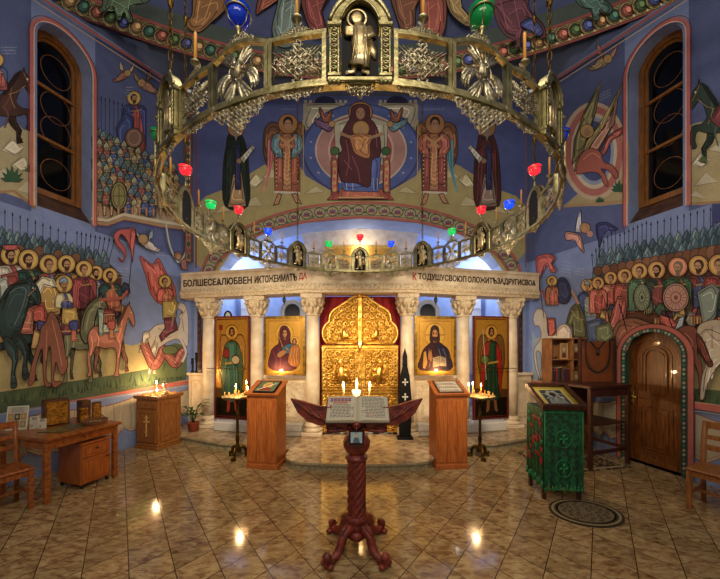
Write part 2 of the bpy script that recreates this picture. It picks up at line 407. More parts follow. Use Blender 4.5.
def saint(p, x, y, r, robe, cloak, hair='#4a2c1a', beard=True, h=None, w=None, look=1, halo='#d8b03a', skin='#b98a5c', helm=None):
    w = w or r*1.45; h = h or r*3.4
    p.poly([(x-w, y+h), (x-w*1.02, y+r*1.7), (x-w*.8, y+r*1.15), (x-w*.3, y+r*.85), (x+w*.3, y+r*.85), (x+w*.8, y+r*1.15), (x+w*1.02, y+r*1.7), (x+w, y+h)], robe, out=OUT, ow=.35)
    p.poly([(x-w*1.02, y+h), (x-w*1.02, y+r*1.6), (x-w*.7, y+r*1.05), (x-w*.1, y+r*1.0), (x+w*.15, y+r*1.6), (x-w*.35, y+r*2.2), (x-w*.3, y+h)], cloak, out=OUT, ow=.3)
    p.poly([(x+w*1.02, y+h*.8), (x+w*1.02, y+r*1.6), (x+w*.7, y+r*1.05), (x+w*.25, y+r*1.0), (x+w*.5, y+r*1.9)], cloak, out=OUT, ow=.3)
    for k in (-.7, -.5): p.line([(x+w*k, y+r*1.3), (x+w*(k+.1), y+r*2.1), (x+w*(k-.05), y+h*.95)], r*.07, hx(cloak, 1.5))
    p.line([(x+w*.1, y+r*2), (x+w*.15, y+h)], r*.08, hx(robe, 1.45)); p.line([(x+w*.45, y+r*1.8), (x+w*.4, y+h)], r*.08, hx(robe, .6))
    p.line([(x-w*.2, y+r*1.9), (x+w*.6, y+r*1.75)], r*.12, '#b8913c')
    p.disc(x, y, r, halo, out='#4a2a14', ow=r*.09); p.ring(x, y, r*.84, r*.84, r*.06, hx(halo, .72))
    p.poly([(x-r*.2, y+r*.95), (x-r*.2, y+r*.4), (x+r*.2, y+r*.4), (x+r*.2, y+r*.95)], hx(skin, .75))
    p.disc(x-.04*r*look, y-.06*r, r*.5, hair, r*.56); p.disc(x+.07*r*look, y+.1*r, r*.34, skin, r*.45)
    if helm: p.poly([(x-r*.55, y-r*.02), (x-r*.5, y-r*.5), (x, y-r*.85), (x+r*.45, y-r*.45), (x+r*.5, y-r*.1), (x, y-r*.25)], helm, out=OUT, ow=.3)
    if beard: p.poly([(x-.25*r+.07*r*look, y+.22*r), (x+.07*r*look, y+.34*r), (x+.38*r, y+.18*r), (x+.3*r, y+.6*r), (x+.08*r*look, y+.82*r), (x-.22*r, y+.6*r)], hair)
    e = y+.02*r; xo = x+.08*r*look
    for k in (-1, 1): p.line([(xo+k*r*.26, e), (xo+k*r*.06, e)], r*.08, '#2a160c')
    p.line([(xo+.02*r, e), (xo+.05*r, e+.25*r)], r*.06, hx(skin, .6)); p.line([(xo-.1*r, e+.34*r), (xo+.12*r, e+.34*r)], r*.05, '#7a3020')
HA = [(1.0, .28), (.955, .13), (.90, .06), (.885, -.01), (.86, .05), (.79, .08), (.70, .22), (.62, .33), (.5, .37), (.33, .34), (.18, .33), (.07, .40), (.035, .5), (.06, .62), (.02, .76), (.055, .93), (.01, 1.0), (.10, 1.0), (.115, .92), (.095, .77), (.17, .66), (.22, .6), (.38, .63), (.55, .62), (.61, .66), (.62, .8), (.60, .93), (.57, 1.0), (.67, 1.0), (.665, .93), (.69, .79), (.72, .62), (.76, .5), (.80, .38), (.86, .22), (.90, .25), (.96, .33)]
HB = [(1.0, .28), (.955, .13), (.90, .06), (.885, -.01), (.86, .05), (.79, .08), (.70, .22), (.62, .33), (.5, .37), (.33, .38), (.18, .42), (.09, .5), (.07, .58), (.12, .68), (.04, .82), (.06, .95), (.0, 1.0), (.10, 1.0), (.12, .93), (.12, .84), (.21, .74), (.26, .68), (.42, .66), (.58, .60), (.66, .6), (.80, .60), (.90, .58), (.93, .68), (.91, .76), (.96, .78), (.99, .68), (.96, .53), (.86, .50), (.80, .44), (.80, .38), (.86, .22), (.90, .25), (.96, .33)]
def horse(p, x0, y0, w, h, col, T=HA, flip=False, back=True, tail=True, mane=None):
    f = (lambda u, v: (x0+(1-u)*w, y0+v*h)) if flip else (lambda u, v: (x0+u*w, y0+v*h))
    if back:   # far pair of legs
        dk = hx(col, .62)
        p.poly([f(*q) for q in [(.2, .55), (.30, .6), (.26, .72), (.22, .9), (.26, .97), (.18, .97), (.17, .9), (.19, .74), (.12, .6)]], dk, out=OUT, ow=.3)
        p.poly([f(*q) for q in [(.66, .55), (.77, .52), (.80, .68), (.86, .78), (.84, .88), (.88, .93), (.80, .95), (.80, .88), (.80, .8), (.73, .72)]], dk, out=OUT, ow=.3)
    if tail: p.poly([f(*q) for q in [(.07, .38), (-.02, .42), (-.07, .6), (-.03, .8), (-.08, .86), (.02, .8), (.02, .6), (.05, .5)]], mane or hx(col, .6), sm=True, out=OUT, ow=.3)
    p.poly([f(*q) for q in T], col, sm=True, out=OUT, ow=.5)
    for (u0, v0, ru, rv) in ((.15, .46, .09, .09), (.68, .45, .07, .10), (.42, .5, .16, .06)): p.disc(*f(u0, v0), w*ru, hx(col, 1.18), h*rv)
    for l in ([(.1, .45), (.13, .58), (.09, .72)], [(.66, .5), (.7, .6), (.66, .75)], [(.74, .2), (.72, .36), (.64, .5)], [(.2, .4), (.26, .5), (.24, .6)]): p.line([f(*q) for q in l], w*.018, hx(col, 1.5), sm=True)
    p.line([f(*q) for q in ((.90, .22), (.80, .30), (.70, .33))], .45, '#b8913c'); p.line([f(*q) for q in ((.88, .06), (.96, .24))], .4, '#b8913c'); p.line([f(*q) for q in ((.72, .32), (.75, .44), (.78, .5))], .5, '#b8913c')
    p.poly([f(*q) for q in [(.86, .02), (.78, .07), (.68, .22), (.63, .33), (.66, .34), (.74, .24), (.83, .1)]], mane or hx(col, .55))
    p.disc(*f(.925, .14), w*.012, '#e8dcc0')
def rider(p, x, y, s, tun, cloak, leg='#a03424', boot='#c09040'):   # lower body of a mounted man at the saddle point
    p.poly([(x-8*s, y), (x+9*s, y-1*s), (x+11*s, y+13*s), (x-8*s, y+15*s)], hx(cloak, 1.1), out=OUT, ow=.3)
    p.line([(x-8*s, y+11*s), (x+11*s, y+9.5*s)], 1.0*s, '#c8a850'); p.line([(x-8*s, y+13.5*s), (x+11*s, y+12*s)], .5*s, '#2c3a70')
    p.poly([(x-7*s, y-12*s), (x+6*s, y-12*s), (x+8*s, y-1*s), (x+9*s, y+4*s), (x+2*s, y+6*s), (x-6*s, y+4*s), (x-8*s, y)], tun, out=OUT, ow=.35)
    for i in range(6): p.line([(x-6.5*s+i*2.5*s, y-4*s), (x-7*s+i*2.8*s, y+3*s)], .5*s, '#c8a850')
    p.line([(x-7*s, y-5*s), (x+7*s, y-6*s)], .9*s, '#c8a850')
    p.poly([(x-1*s, y+2*s), (x+7*s, y), (x+8*s, y+7*s), (x+5*s, y+12*s), (x+1*s, y+10*s)], leg, sm=True, out=OUT, ow=.3)
    p.poly([(x+1.5*s, y+9*s), (x+6*s, y+10*s), (x+5.5*s, y+18*s), (x+9*s, y+20*s), (x+1*s, y+20.5*s)], boot, out=OUT, ow=.3)
def helmets(p, row, n, r0, r1, cols):
    for k in range(n):
        t = k/(n-1); x = row[0][0]+(row[1][0]-row[0][0])*t; y = row[0][1]+(row[1][1]-row[0][1])*t+random.uniform(-.8, .8); r = r0+(r1-r0)*t
        c = random.choice(cols)
        p._add([(x-r*.7, y+r*1.6), (x-r*.75, y+r*.4), (x-r*.62, y-r*.25), (x-r*.25, y-r*.85), (x, y-r*1.3), (x+r*.25, y-r*.85), (x+r*.62, y-r*.25), (x+r*.75, y+r*.4), (x+r*.7, y+r*1.6)], c); p.line([(x-r*.7, y+r*1.6), (x-r*.75, y+r*.4), (x-r*.62, y-r*.25), (x-r*.25, y-r*.85), (x, y-r*1.3), (x+r*.25, y-r*.85), (x+r*.62, y-r*.25), (x+r*.75, y+r*.4)], .4, '#141c24'); p.line([(x-r*.7, y+r*.55), (x+r*.7, y+r*.55)], .35, '#1c262e')
        p.line([(x-r*.25, y+r*.3), (x-r*.25, y-r*.25), (x, y-r*.9)], r*.16, hx(c, 1.5))
def busy(p, x0, x1, y0, y1, n, seed):
    rn = random.Random(seed)
    for k in range(n):
        x = rn.uniform(x0, x1); y = y0+(y1-y0)*(k/n)+rn.uniform(-3, 3); c = rn.choice(['#8a3428', '#2f4478', '#a8883c', '#3c5a44', '#6c3424', '#7c8078', '#b0603c', '#4a2c3c', '#2c3a50']); a = rn.uniform(3, 7); e = rn.uniform(4, 9)
        p.poly([(x-a, y), (x-a*.3, y-e), (x+a*.8, y-e*.7), (x+a, y+e*.5), (x, y+e)], c, out=OUT, ow=.35)
        if k % 3 == 0:
            for j in range(4): p.line([(x-3+j*2, y+1), (x-3.4+j*2.1, y+6)], .5, '#b89848')
def spears(p, pts, col='#241c20'):
    for x, y0, y1, dx in pts:
        p.line([(x+dx, y1), (x, y0)], .55, col); p.poly([(x-.9, y0), (x, y0-4), (x+.9, y0)], col)
def wing_fig(p, x, y, s, body, wing, f=1):   # small flying angel
    p.poly([(x-3*s*f, y), (x-9*s*f, y-9*s), (x-13*s*f, y-14*s), (x-10*s*f, y-4*s), (x-4*s*f, y+3*s)], wing, out=OUT, ow=.3)
    p.poly([(x, y-2*s), (x+2*s*f, y-11*s), (x+5*s*f, y-15*s), (x+5*s*f, y-5*s)], wing, out=OUT, ow=.3)
    p.poly([(x-2*s*f, y-3*s), (x+4*s*f, y-1*s), (x+9*s*f, y+5*s), (x+13*s*f, y+6*s), (x+9*s*f, y+9*s), (x+2*s*f, y+7*s), (x-4*s*f, y+3*s)], body, sm=True, out=OUT, ow=.3)
    p.line([(x, y), (x+7*s*f, y+6*s)], .6*s, hx(body, 1.4)); p.disc(x-4*s*f, y-1*s, 3.6*s, '#b8913c', out=OUT, ow=.3); p.disc(x-4*s*f, y-.6*s, 1.5*s, '#b08058', 1.9*s)
def plant(p, x, y, s, col='#22563a'):
    for a in (-70, -45, -20, 0, 25, 50, 75):
        r = R_(a); L = s*(1-.004*abs(a)); tx, ty = x+sin(r)*L, y-cos(r)*L; nx, ny = cos(r)*s*.13, sin(r)*s*.13
        p.poly([(x, y), (x+sin(r)*L*.5-nx, y-cos(r)*L*.5-ny), (tx, ty), (x+sin(r)*L*.5+nx, y-cos(r)*L*.5+ny)], col)
def script(p, x, y, w, rows, s=1.6, col='#a9b4cc', sl=0):  # brushed inscription too small to read
    rn = random.Random(int(x*7+y))
    for r in range(rows):
        xx = x
        while xx < x+w:
            ll = rn.uniform(.4, 1)*s
            p.line([(xx, y+r*s*1.9+(xx-x)*sl), (xx+rn.uniform(-.4, .8), y+r*s*1.9+(xx-x)*sl-ll)], .35, col); xx += s*rn.uniform(.45, .8)
def dado(p, S, spans):
    q = lambda s, z: S.px(s, z)
    for s0, s1 in spans:     # painted band, cloth swags below it
        b = Paint(None)
        p.poly([q(s0, .955), q(s1, .955), q(s1, 1.04), q(s0, 1.04)], '#b84a38'); p.line([q(s0, 1.045), q(s1, 1.045)], .7, '#caa878'); p.line([q(s0, .93), q(s1, .93)], .5, '#c8bca0')
        n = max(1, round((s1-s0)/1.15)); w = (s1-s0)/n
        for i in range(n):
            a = s0+i*w; top = [(a+w*t, .90-.10*sin(pi*t)**.7) for t in [k/8 for k in range(9)]]
            zz = [.30, .25, .36, .22, .34, .16, .33, .24, .38, .28, .30]; bot = [(a+w*(1-k/10), zz[k]) for k in range(11)]
            p.poly([q(*t) for t in top]+[q(*t) for t in bot], '#b8a888', out='#8a3428', ow=.6)
            p.line([q(s, z+.045) for s, z in bot], .5, '#a03c2c')
            for k in range(1, 9): p.line([q(a+w*k/9, .82), q(a+w*(k/9+.02*(-1)**k), .55), q(a+w*(k/9-.01), .33)], .8 if k % 2 else .45, '#8c7c60' if k % 2 else '#d4c8aa')
            c = (a+w*.5, .62)
            for k in range(8): p.line([q(*c), q(c[0]+.07*cos(k*pi/4), c[1]+.07*sin(k*pi/4))], .6, '#a04434')
            for k in range(10): p.line([q(a+w*(k/10), zz[10-k]), q(a+w*(k/10)+.02, zz[10-k]-.05)], .4, '#c8a860')
def window_border(p, S):
    for g, wd, c in ((.055, .05, '#b84a3c'), (.03, .015, '#e0b090'), (.085, .012, '#641c18')):
        o = arch(1.98-g, 2.62+g, 3.70-g*.3, 6.36+g, 18); p.line([S.px(*t) for t in o], 300*wd/4.4, c)
def topline(p, S):
    t = [(s, z-.05) for s, z in TOP[:4]]; p.line([S.px(*q) for q in t], 2.4, '#a8423a'); p.line([S.px(s, z-.1) for s, z in t], .7, '#d0b088')
# ---------------------------------------------------------------- left wall fresco
p = Paint(plane_proj(LW.C, LW.n), step=.0003); p.rich = True
q = LW.px
p.poly([q(0.01, 3.55), q(9, 3.55), q(9, 6.9), q(4, 6.3), q(2.63, 6.57), q(1, 6.97), q(0.01, 7.22)][:0] or [q(0.01, 3.6), q(1.92, 3.6), q(1.92, 6.7), q(1, 6.97), q(.01, 7.22)], '#46568e')  # dimmer light of the upper wall put into a darker blue
p.poly([q(2.68, 3.6), q(8, 3.6), q(8, 6.0), q(4, 6.2), q(2.68, 6.5)], '#46568e')  # same darkened blue beyond the window, painted for the weaker light
# upper left: dark horse over pale hills
p.poly([(-60, 135), (0, 128), (14, 120), (24, 130), (36, 128), (36.5, 207), (22, 199), (0, 191), (-60, 185)], '#b0a474')
for a in ([(0, 150), (12, 138), (26, 148), (16, 156)], [(10, 165), (24, 155), (34, 168), (20, 172)], [(-10, 178), (4, 168), (14, 180)], [(16, 190), (28, 180), (36, 196)]): p.poly(a, '#c6bd98', out='#8a7c50', ow=.3)
plant(p, 12, 182, 18, '#2e5a3c'); plant(p, 30, 172, 10, '#5a6a44')
horse(p, -52, 68, 86, 80, '#4a2a24', T=HB); saint(p, -3, 60, 7, '#a8403a', '#35507c', h=30)
script(p, 2, 48, 14, 3)
p.line([(-60, 186), (0, 192), (14, 191), (36, 208)], 3, '#a07a48')
# upper right of the window: standing army, two angels, a standing saint
p.poly([(92, 150), (120, 165), (150, 190), (186, 200), (186, 222), (150, 221), (128, 216), (110, 221), (92, 219)], '#b09468')
spears(p, [(97+i*4.2, 98+i*1.3, 150, 0) for i in range(9)], '#1a2036')
saint(p, 134, 98, 7, '#8e2c2c', '#2c3a7c', h=62, w=12); p.poly([(118, 150), (116, 128), (126, 110), (134, 118), (132, 150)], '#28407c', out=OUT)
helmets(p, ((96, 130), (150, 168)), 13, 4.5, 3.6, ['#54666c', '#3e5058', '#6a7a74'])
for rr in range(6):
    for k in range(12):
        x = 96+k*7+(rr % 2)*3.3; y = 134+rr*11+k*3.2
        if y > 205 or x > 183: continue
        c = random.choice(['#7a3a2c', '#2f4474', '#8a6a34', '#4a5a4a', '#5c3c34', '#3a5668', '#94794a'])
        p.poly([(x-4, y+13), (x-4.4, y+3), (x, y+.5), (x+4.4, y+3), (x+4, y+13)], c, out=OUT, ow=.35); p.line([(x-2, y+4), (x+1, y+12)], .7, hx(c, 1.6)); p.line([(x-4, y+8), (x+4, y+7)], .6, '#b0924c')
        p.disc(x, y-1, 2.6, '#a07850', 3.1); p.poly([(x-3.2, y), (x-2.8, y-3.4), (x, y-7.2), (x+2.8, y-3.4), (x+3.2, y)], random.choice(['#5a7078', '#40545e', '#8a8a68']), out='#1c242c', ow=.35)
p.disc(119, 196, 8, '#8a8440', 14, out=OUT, ow=.7); p.ring(119, 196, 6, 11, .9, '#58401c'); p.line([(112, 196), (126, 196)], .8, '#58401c'); p.line([(119, 184), (119, 208)], .8, '#58401c')
p.disc(134, 138, 9, '#7c5a4c', 10, out=OUT, ow=.6); p.ring(134, 138, 6, 7, .8, '#b08868'); p.disc(164, 196, 7, '#7a7a44', 13, out=OUT, ow=.6)
for x in range(96, 184, 7): p.poly([(x, 205+(x-96)*.06), (x+3, 205+(x-96)*.06), (x+2.6, 216), (x+.4, 216)], '#a87850', out=OUT, ow=.3)
wing_fig(p, 146, 84, 1.1, '#9a6c58', '#7a6248'); wing_fig(p, 124, 74, .9, '#8a5648', '#a88a68', -1)
script(p, 126, 88, 7, 4, 1.4)
p.line([(91, 222), (108, 224), (124, 218), (142, 221), (160, 225), (184, 228)], 3, '#a88450'); p.line([(91, 218.5), (108, 220.5), (124, 214.5), (142, 218), (160, 221.5), (184, 225)], 3, '#c8bc98')
p.line([(91, 224.2), (108, 226), (124, 220), (142, 223), (160, 227), (184, 230)], .6, '#a04434')
# lower left: mounted army
p.poly([(-60, 352), (0, 338), (100, 336), (132, 346), (150, 339), (166, 346), (186, 342), (186, 379), (-60, 422)], '#b3a262')
p.poly([(-60, 398), (0, 392), (60, 383), (120, 374), (186, 362), (186, 380), (-60, 424)], '#4c6040')
for i in range(70):
    x = -40+i*3.2; y = 402-(x+10)*.15+random.uniform(-3, 3); h_ = random.uniform(4, 9); p.poly([(x-1, y+3), (x+random.uniform(-3, 3), y-h_), (x+1.2, y+3)], random.choice(['#35502e', '#2a4630', '#5a6e3c', '#203c2a']))
p.poly([(160, 350), (175, 343), (187, 346), (187, 376), (158, 378), (150, 366)], '#5a6a40')
sl = lambda x: 212+x*.27
spears(p, [(-30, 206, 250, 0), (-14, 209, 250, 0)]+[(5+i*7.6, 213+i*2.6-.0, 240+i*1.8, 0) for i in range(9)]+[(77+i*4.6, 234+i*1.0, 255+i*1.2, -i*.7) for i in range(9)])
p.poly([(-60, 240), (0, 236), (20, 240), (60, 250), (108, 262), (122, 275), (120, 330), (-60, 340)], '#5c3424')
helmets(p, ((-45, 226), (104, 256)), 20, 8, 4.8, ['#44606a', '#344e5a', '#56747a']); helmets(p, ((-40, 236), (106, 261)), 18, 8.6, 5, ['#486470', '#35505c', '#5f7c82'])
for x, y in ((20, 250), (39, 251), (58, 255), (76, 258), (90, 263)): p.disc(x, y, 4.6, '#7a4c2c', 5.2, out=OUT, ow=.4)
busy(p, -40, 126, 288, 336, 70, 3)
for i, (x, y, r, a, c, hr, bd) in enumerate([(-32, 252, 10.5, '#35507c', '#7c2a24', '#6a5a4c', 1), (-11, 254, 10.3, '#8a3a2c', '#b59a7a', '#4a2c1a', 1), (10.7, 255, 10.4, '#96322c', '#b8b4a8', '#3a2416', 1), (28.5, 259.6, 10.5, '#5a6a4c', '#1f4a44', '#3a2416', 1), (49, 264, 9.8, '#6c6a8c', '#a83a2c', '#5a3418', 0), (66.5, 264, 9.2, '#46508c', '#8c6c30', '#4a2814', 1), (96, 273, 7.6, '#7c7c96', '#32427a', '#2f1c12', 1), (84, 269, 8.6, '#642030', '#8a2c34', '#5a3018', 0), (110, 275.5, 7.8, '#a8582c', '#284a4a', '#4a2814', 1)]):
    saint(p, x, y, r, a, c, hr, bool(bd), h=r*4.6)
p.poly([(2, 245), (19, 245), (17, 250), (4, 250)], '#a83030', out=OUT, ow=.4)
p.poly([(1, 275), (18, 272), (22, 300), (14, 320), (0, 318)], '#9c3630', out=OUT, ow=.4); p.poly([(-2, 280), (7, 276), (12, 300), (2, 322)], '#b8c0b8', out=OUT, ow=.4)
# horses
horse(p, -62, 292, 66, 104, '#7c3226', back=True)
horse(p, -34, 276, 82, 112, '#2c4448', T=HB); rider(p, -4, 318, 1.2, '#a88a3c', '#a04438')
horse(p, 62, 296, 46, 86, '#6c7254'); rider(p, 70, 320, 1.05, '#b89a3c', '#6a2c3c', leg='#2c3c80', boot='#b85a34')
p.poly([(39, 290), (47, 279), (57, 282), (62, 296), (60, 314), (44, 318), (37, 305)], '#a8883c', out=OUT); saint(p, 64, 284, 9, '#3e4c88', '#c0bc90', '#7c5a34', True, h=24, w=9, helm='#6488b0')
p.poly([(33, 286), (42, 276), (54, 279), (58, 288), (44, 284), (36, 300)], '#c8c8a8', out=OUT)
p.poly([(28, 308), (44, 302), (49, 320), (46, 331), (40, 340), (34, 332), (38, 322), (28, 318)], '#a83426', out=OUT); p.poly([(38, 320), (46, 322), (44, 332), (37, 330)], '#2c3c7c', out=OUT); p.poly([(34, 330), (41, 332), (40, 345), (44, 349), (31, 348)], '#b8944c', out=OUT)
p.poly([(17, 304), (34, 309), (33, 334), (16, 334)], '#a85a44', out=OUT); p.line([(17, 322), (33, 323)], .8, '#c8b070')
p.poly([(-2, 312), (6, 290), (18, 282), (28, 279), (31, 276), (33, 281), (38, 288), (41, 300), (38, 305), (34, 300), (30, 296), (28, 308), (24, 322), (18, 334), (2, 338)], '#2c4448', sm=True, out=OUT, ow=.8)
p.line([(8, 294), (18, 288), (26, 290), (22, 308), (14, 326)], 1.1, '#5c7c7c', sm=True); p.line([(4, 300), (14, 286), (28, 282)], 1.6, '#162426', sm=True); p.line([(28, 296), (36, 288)], .6, '#b8913c'); p.disc(33, 288, .8, '#e8dcc0')
p.poly([(16, 330), (24, 338), (28, 348), (27, 366), (29, 376), (24, 380), (22, 374), (24, 362), (22, 350), (12, 342)], '#24383c', sm=True, out=OUT); p.poly([(6, 336), (15, 344), (18, 358), (15, 372), (17, 386), (11, 388), (11, 378), (12, 360), (4, 346)], '#2c4448', sm=True, out=OUT)
p.poly([(80, 332), (84, 312), (92, 301), (99, 297), (101, 293), (103, 298), (107, 304), (108, 312), (105, 314), (100, 308), (96, 316), (93, 332), (86, 344)], '#6c7254', sm=True, out=OUT, ow=.8); p.line([(86, 330), (90, 312), (98, 303)], 1, '#a0a680', sm=True); p.disc(102, 302, .7, '#e8dcc0')
# brown horse lowering its head
p.poly([(46, 322), (50, 312), (56, 316), (62, 334), (66, 356), (68, 364), (65, 373), (60, 374), (56, 362), (54, 380), (61, 381), (60, 385), (52, 385), (51, 350), (48, 350), (46, 378), (52, 385), (45, 386), (43, 370), (42, 348), (36, 366), (35, 380), (30, 386), (28, 382), (33, 360), (39, 340), (41, 328)], '#8a4a30', sm=True, out=OUT)
p.line([(52, 320), (58, 345), (62, 366)], .8, '#c07a54', sm=True); p.line([(47, 330), (46, 360)], .7, '#c07a54')
horse(p, 86, 302, 49, 74, '#b06444', tail=False); rider(p, 108, 320, .95, '#7a2c24', '#8fa090', leg='#a83826', boot='#b06a3c')
p.poly([(98, 309), (104, 310), (103, 336), (99, 336)], '#8aa49a', out=OUT, ow=.3)
p.line([(100, 300), (122, 298), (128, 291)], 3.2, '#a8442c'); p.line([(128, 298), (134, 232)], .8, '#3a2a20')
p.poly([(134, 229), (128, 229), (119, 230), (114, 236), (117, 245), (123, 252), (124, 258), (121, 262), (118, 257), (123, 262), (126, 254), (124, 247), (119, 240), (121, 234), (127, 240), (131, 252), (132, 262), (133, 250)], '#b83226', sm=True, out='#6c1812')
p.poly([(131, 229), (136, 230), (132.5, 263), (130, 246)], '#b83226', out='#6c1812')
script(p, 117, 268, 12, 4, 1.7, sl=.15); script(p, 156, 252, 9, 2, 1.6, sl=.15)
wing_fig(p, 148, 243, 1.0, '#b0a49c', '#7c8890'); p.disc(143, 239, 5, '#a8823c', out=OUT, ow=.4); p.disc(143.6, 240, 2.1, '#b08058', 2.7)
# white horse and its rider above the dragon
p.poly([(140, 256), (148, 262), (153, 264), (158, 258), (163, 266), (168, 276), (174, 285), (176, 300), (166, 305), (157, 302), (150, 292), (146, 276), (143, 268)], '#b43a26', sm=True, out='#701a12')
p.line([(146, 262), (152, 276), (158, 298)], .8, '#d8744c', sm=True); p.line([(154, 264), (160, 280), (164, 300)], .8, '#d8744c', sm=True)
p.poly([(183, 312), (178, 308), (179, 303), (185, 305), (188, 316), (188, 345), (182, 342), (176, 339), (166, 343), (158, 352), (151, 372), (148, 372), (151, 352), (147, 336), (151, 330), (157, 325), (168, 324), (176, 330), (180, 322), (179, 316)], '#c4b8a4', sm=True, out='#7a5c44')
p.poly([(158, 344), (154, 358), (156, 374), (153, 374), (149, 352), (155, 340)], '#b4a894', out='#7a5c44'); p.poly([(148, 332), (143, 334), (142, 344), (139, 352), (143, 350), (146, 340), (150, 337)], '#cabfa8', sm=True, out='#7a5c44')
p.poly([(162, 296), (172, 292), (178, 304), (176, 318), (163, 320)], '#a08a34', out=OUT); p.poly([(164, 318), (175, 317), (178, 330), (170, 334), (161, 342), (159, 336), (165, 328)], '#6a2434', out=OUT)
saint(p, 165, 281.5, 6.6, '#a85a34', '#b43a26', '#6a3c1c', False, h=20, w=8)
dg = [(144, 344), (148, 354), (154, 366), (160, 358), (164, 349), (170, 358), (176, 364), (181, 354), (186, 350)]
p.line(dg, 9.5, '#4a1812', sm=True); p.line(dg, 7.8, '#9c4434', sm=True); p.line([(x-1, y-1.4) for x, y in dg], 2.2, '#c8705a', sm=True)
for i, (x, y) in enumerate(catmull(dg, 4, False)):
    if i % 2: p.line([(x-2.4, y-2.4), (x+2.4, y+2.4)], .5, '#5c2018')
p.line([(181, 312), (183, 313)], 1, '#3a2a20'); p.line([(180, 320), (186, 309)], .6, '#a03a2c'); p.line([(179, 304), (174, 314), (172, 326)], 1.6, '#8c7c68', sm=True); p.line([(181, 340), (186, 352), (182, 362)], 3.2, '#7a5c44', sm=True); p.line([(181, 340), (186, 352), (182, 362)], 2.2, '#c4b8a4', sm=True)
for l in ([(158, 328), (166, 332), (172, 330)], [(156, 336), (154, 346)], [(182, 318), (184, 332)], [(163, 338), (172, 337)]): p.line(l, .7, '#8c7460', sm=True)
p.disc(170, 350, 8, '#66733e', 4.5, out=OUT, ow=.4)
for x in (150, 163, 176): p.line([(x, 371), (x+2, 363)], .8, '#314c2c')
p.line([(166, 224), (170, 246), (178, 262), (184, 256), (187, 246)], 1.6, '#c0bca8', sm=True); p.disc(178, 256, 4.2, '#8a5c34', out=OUT, ow=.4); p.disc(178.5, 257, 2, '#b08058', 2.4); p.poly([(180, 262), (186, 256), (188, 270), (182, 270)], '#8c4c3c', out=OUT, ow=.3)
p.poly([LW.px(s_, z) for s_, z in ((.08, 3.6), (.22, 3.6), (.22, 7.0), (.08, 7.0))], '#a8946c', out='#8a3428', ow=1)
for k in range(24): p.disc(*LW.px(.15, 3.7+k*.135), 1.6, ['#3c5a44', '#9c4434'][k % 2], 3)
dado(p, LW, [(0.02, 8.6)])
window_border(p, LW); topline(p, LW)
b = wall_base(LW, [WINH]); p.put(b); struct(b, 'wall_left', FRESCO)
# ---------------------------------------------------------------- right wall fresco
p = Paint(plane_proj(RW.C, RW.n), step=.0003); p.rich = True; q = RW.px
p.poly([q(0.01, 3.6), q(1.92, 3.6), q(1.92, 6.7), q(1, 6.97), q(.01, 7.22)], '#46568e'); p.poly([q(2.68, 3.6), q(8, 3.6), q(8, 6.0), q(4, 6.2), q(2.68, 6.5)], '#46568e')  # upper wall shade painted as darker blue, same paint as below
p.poly([(566, 204), (580, 192), (604, 196), (622, 150), (629, 140), (629, 203), (600, 206), (566, 206)], '#a89a66')
for rx, ry, c in ((33, 49, '#c0a884'), (29, 45, '#b0584c'), (23, 38, '#c8b898'), (20, 34, '#8a94b4'), (17, 30, '#34447e')): p.disc(594, 151, rx, c, ry, n=34)
for a, c in (([(574, 172), (578, 152), (603, 118), (623, 82), (612, 118), (590, 158)], '#8a7a48'), ([(572, 165), (574, 140), (584, 112), (601, 80), (596, 112), (584, 150)], '#7a7448'), ([(578, 170), (590, 146), (610, 118), (618, 98), (614, 124), (594, 158)], '#a0705a')):
    p.poly(a, c, out='#3c2c1c', ow=.5)
    for k in (.25, .5, .75): p.line([(a[0][0]+(a[3][0]-a[0][0])*(k-.2), a[0][1]+(a[3][1]-a[0][1])*(k-.2)), (a[4][0]+(a[0][0]-a[4][0])*(1-k), a[4][1]+(a[0][1]-a[4][1])*(1-k))], .5, hx(c, 1.5))
p.poly([(576, 172), (580, 156), (590, 148), (600, 152), (604, 162), (612, 165), (618, 174), (616, 179), (609, 171), (601, 169), (606, 176), (608, 186), (604, 184), (599, 174), (590, 172), (580, 174)], '#a2462e', sm=True, out='#4c1810')
p.poly([(601, 152), (607, 138), (615, 131), (626, 126), (622, 134), (612, 140), (605, 154)], '#9c4434', sm=True, out='#4c1810'); p.line([(583, 160), (592, 153), (600, 158)], .8, '#d07c5c', sm=True)
p.disc(587, 131, 7, '#b8913c', out=OUT, ow=.5); p.disc(587, 132, 3, '#a87850', 4)
plant(p, 619, 192, 13); plant(p, 600, 203, 8); wing_fig(p, 603, 60, 1.2, '#8a7654', '#a06a4c', -1); script(p, 600, 95, 10, 3, 1.5, sl=-.5)
p.line([(564, 206), (600, 204), (628, 200)], 3, '#a88450')
p.poly([(686.5, 126), (700, 122), (730, 120), (790, 118), (790, 206), (720, 203), (700, 205), (687, 203)], '#b0a06c')
for a in ([(690, 165), (700, 152), (712, 160), (702, 168)], [(694, 186), (706, 172), (718, 182)], [(708, 150), (720, 142), (730, 154)], [(688, 196), (696, 190), (706, 199)]): p.poly(a, '#c4bc9c', out='#84744c', ow=.4)
horse(p, 689, 80, 86, 88, '#32443c', T=HB, flip=True); p.poly([(710, 120), (724, 96), (740, 92), (744, 124), (722, 130)], '#7c2c34', out=OUT); saint(p, 734, 84, 8, '#8a3c34', '#3a4c84', h=34)
plant(p, 703, 162, 8, '#56683c'); p.line([(687, 204), (720, 202), (790, 204)], 2.6, '#a07a48')
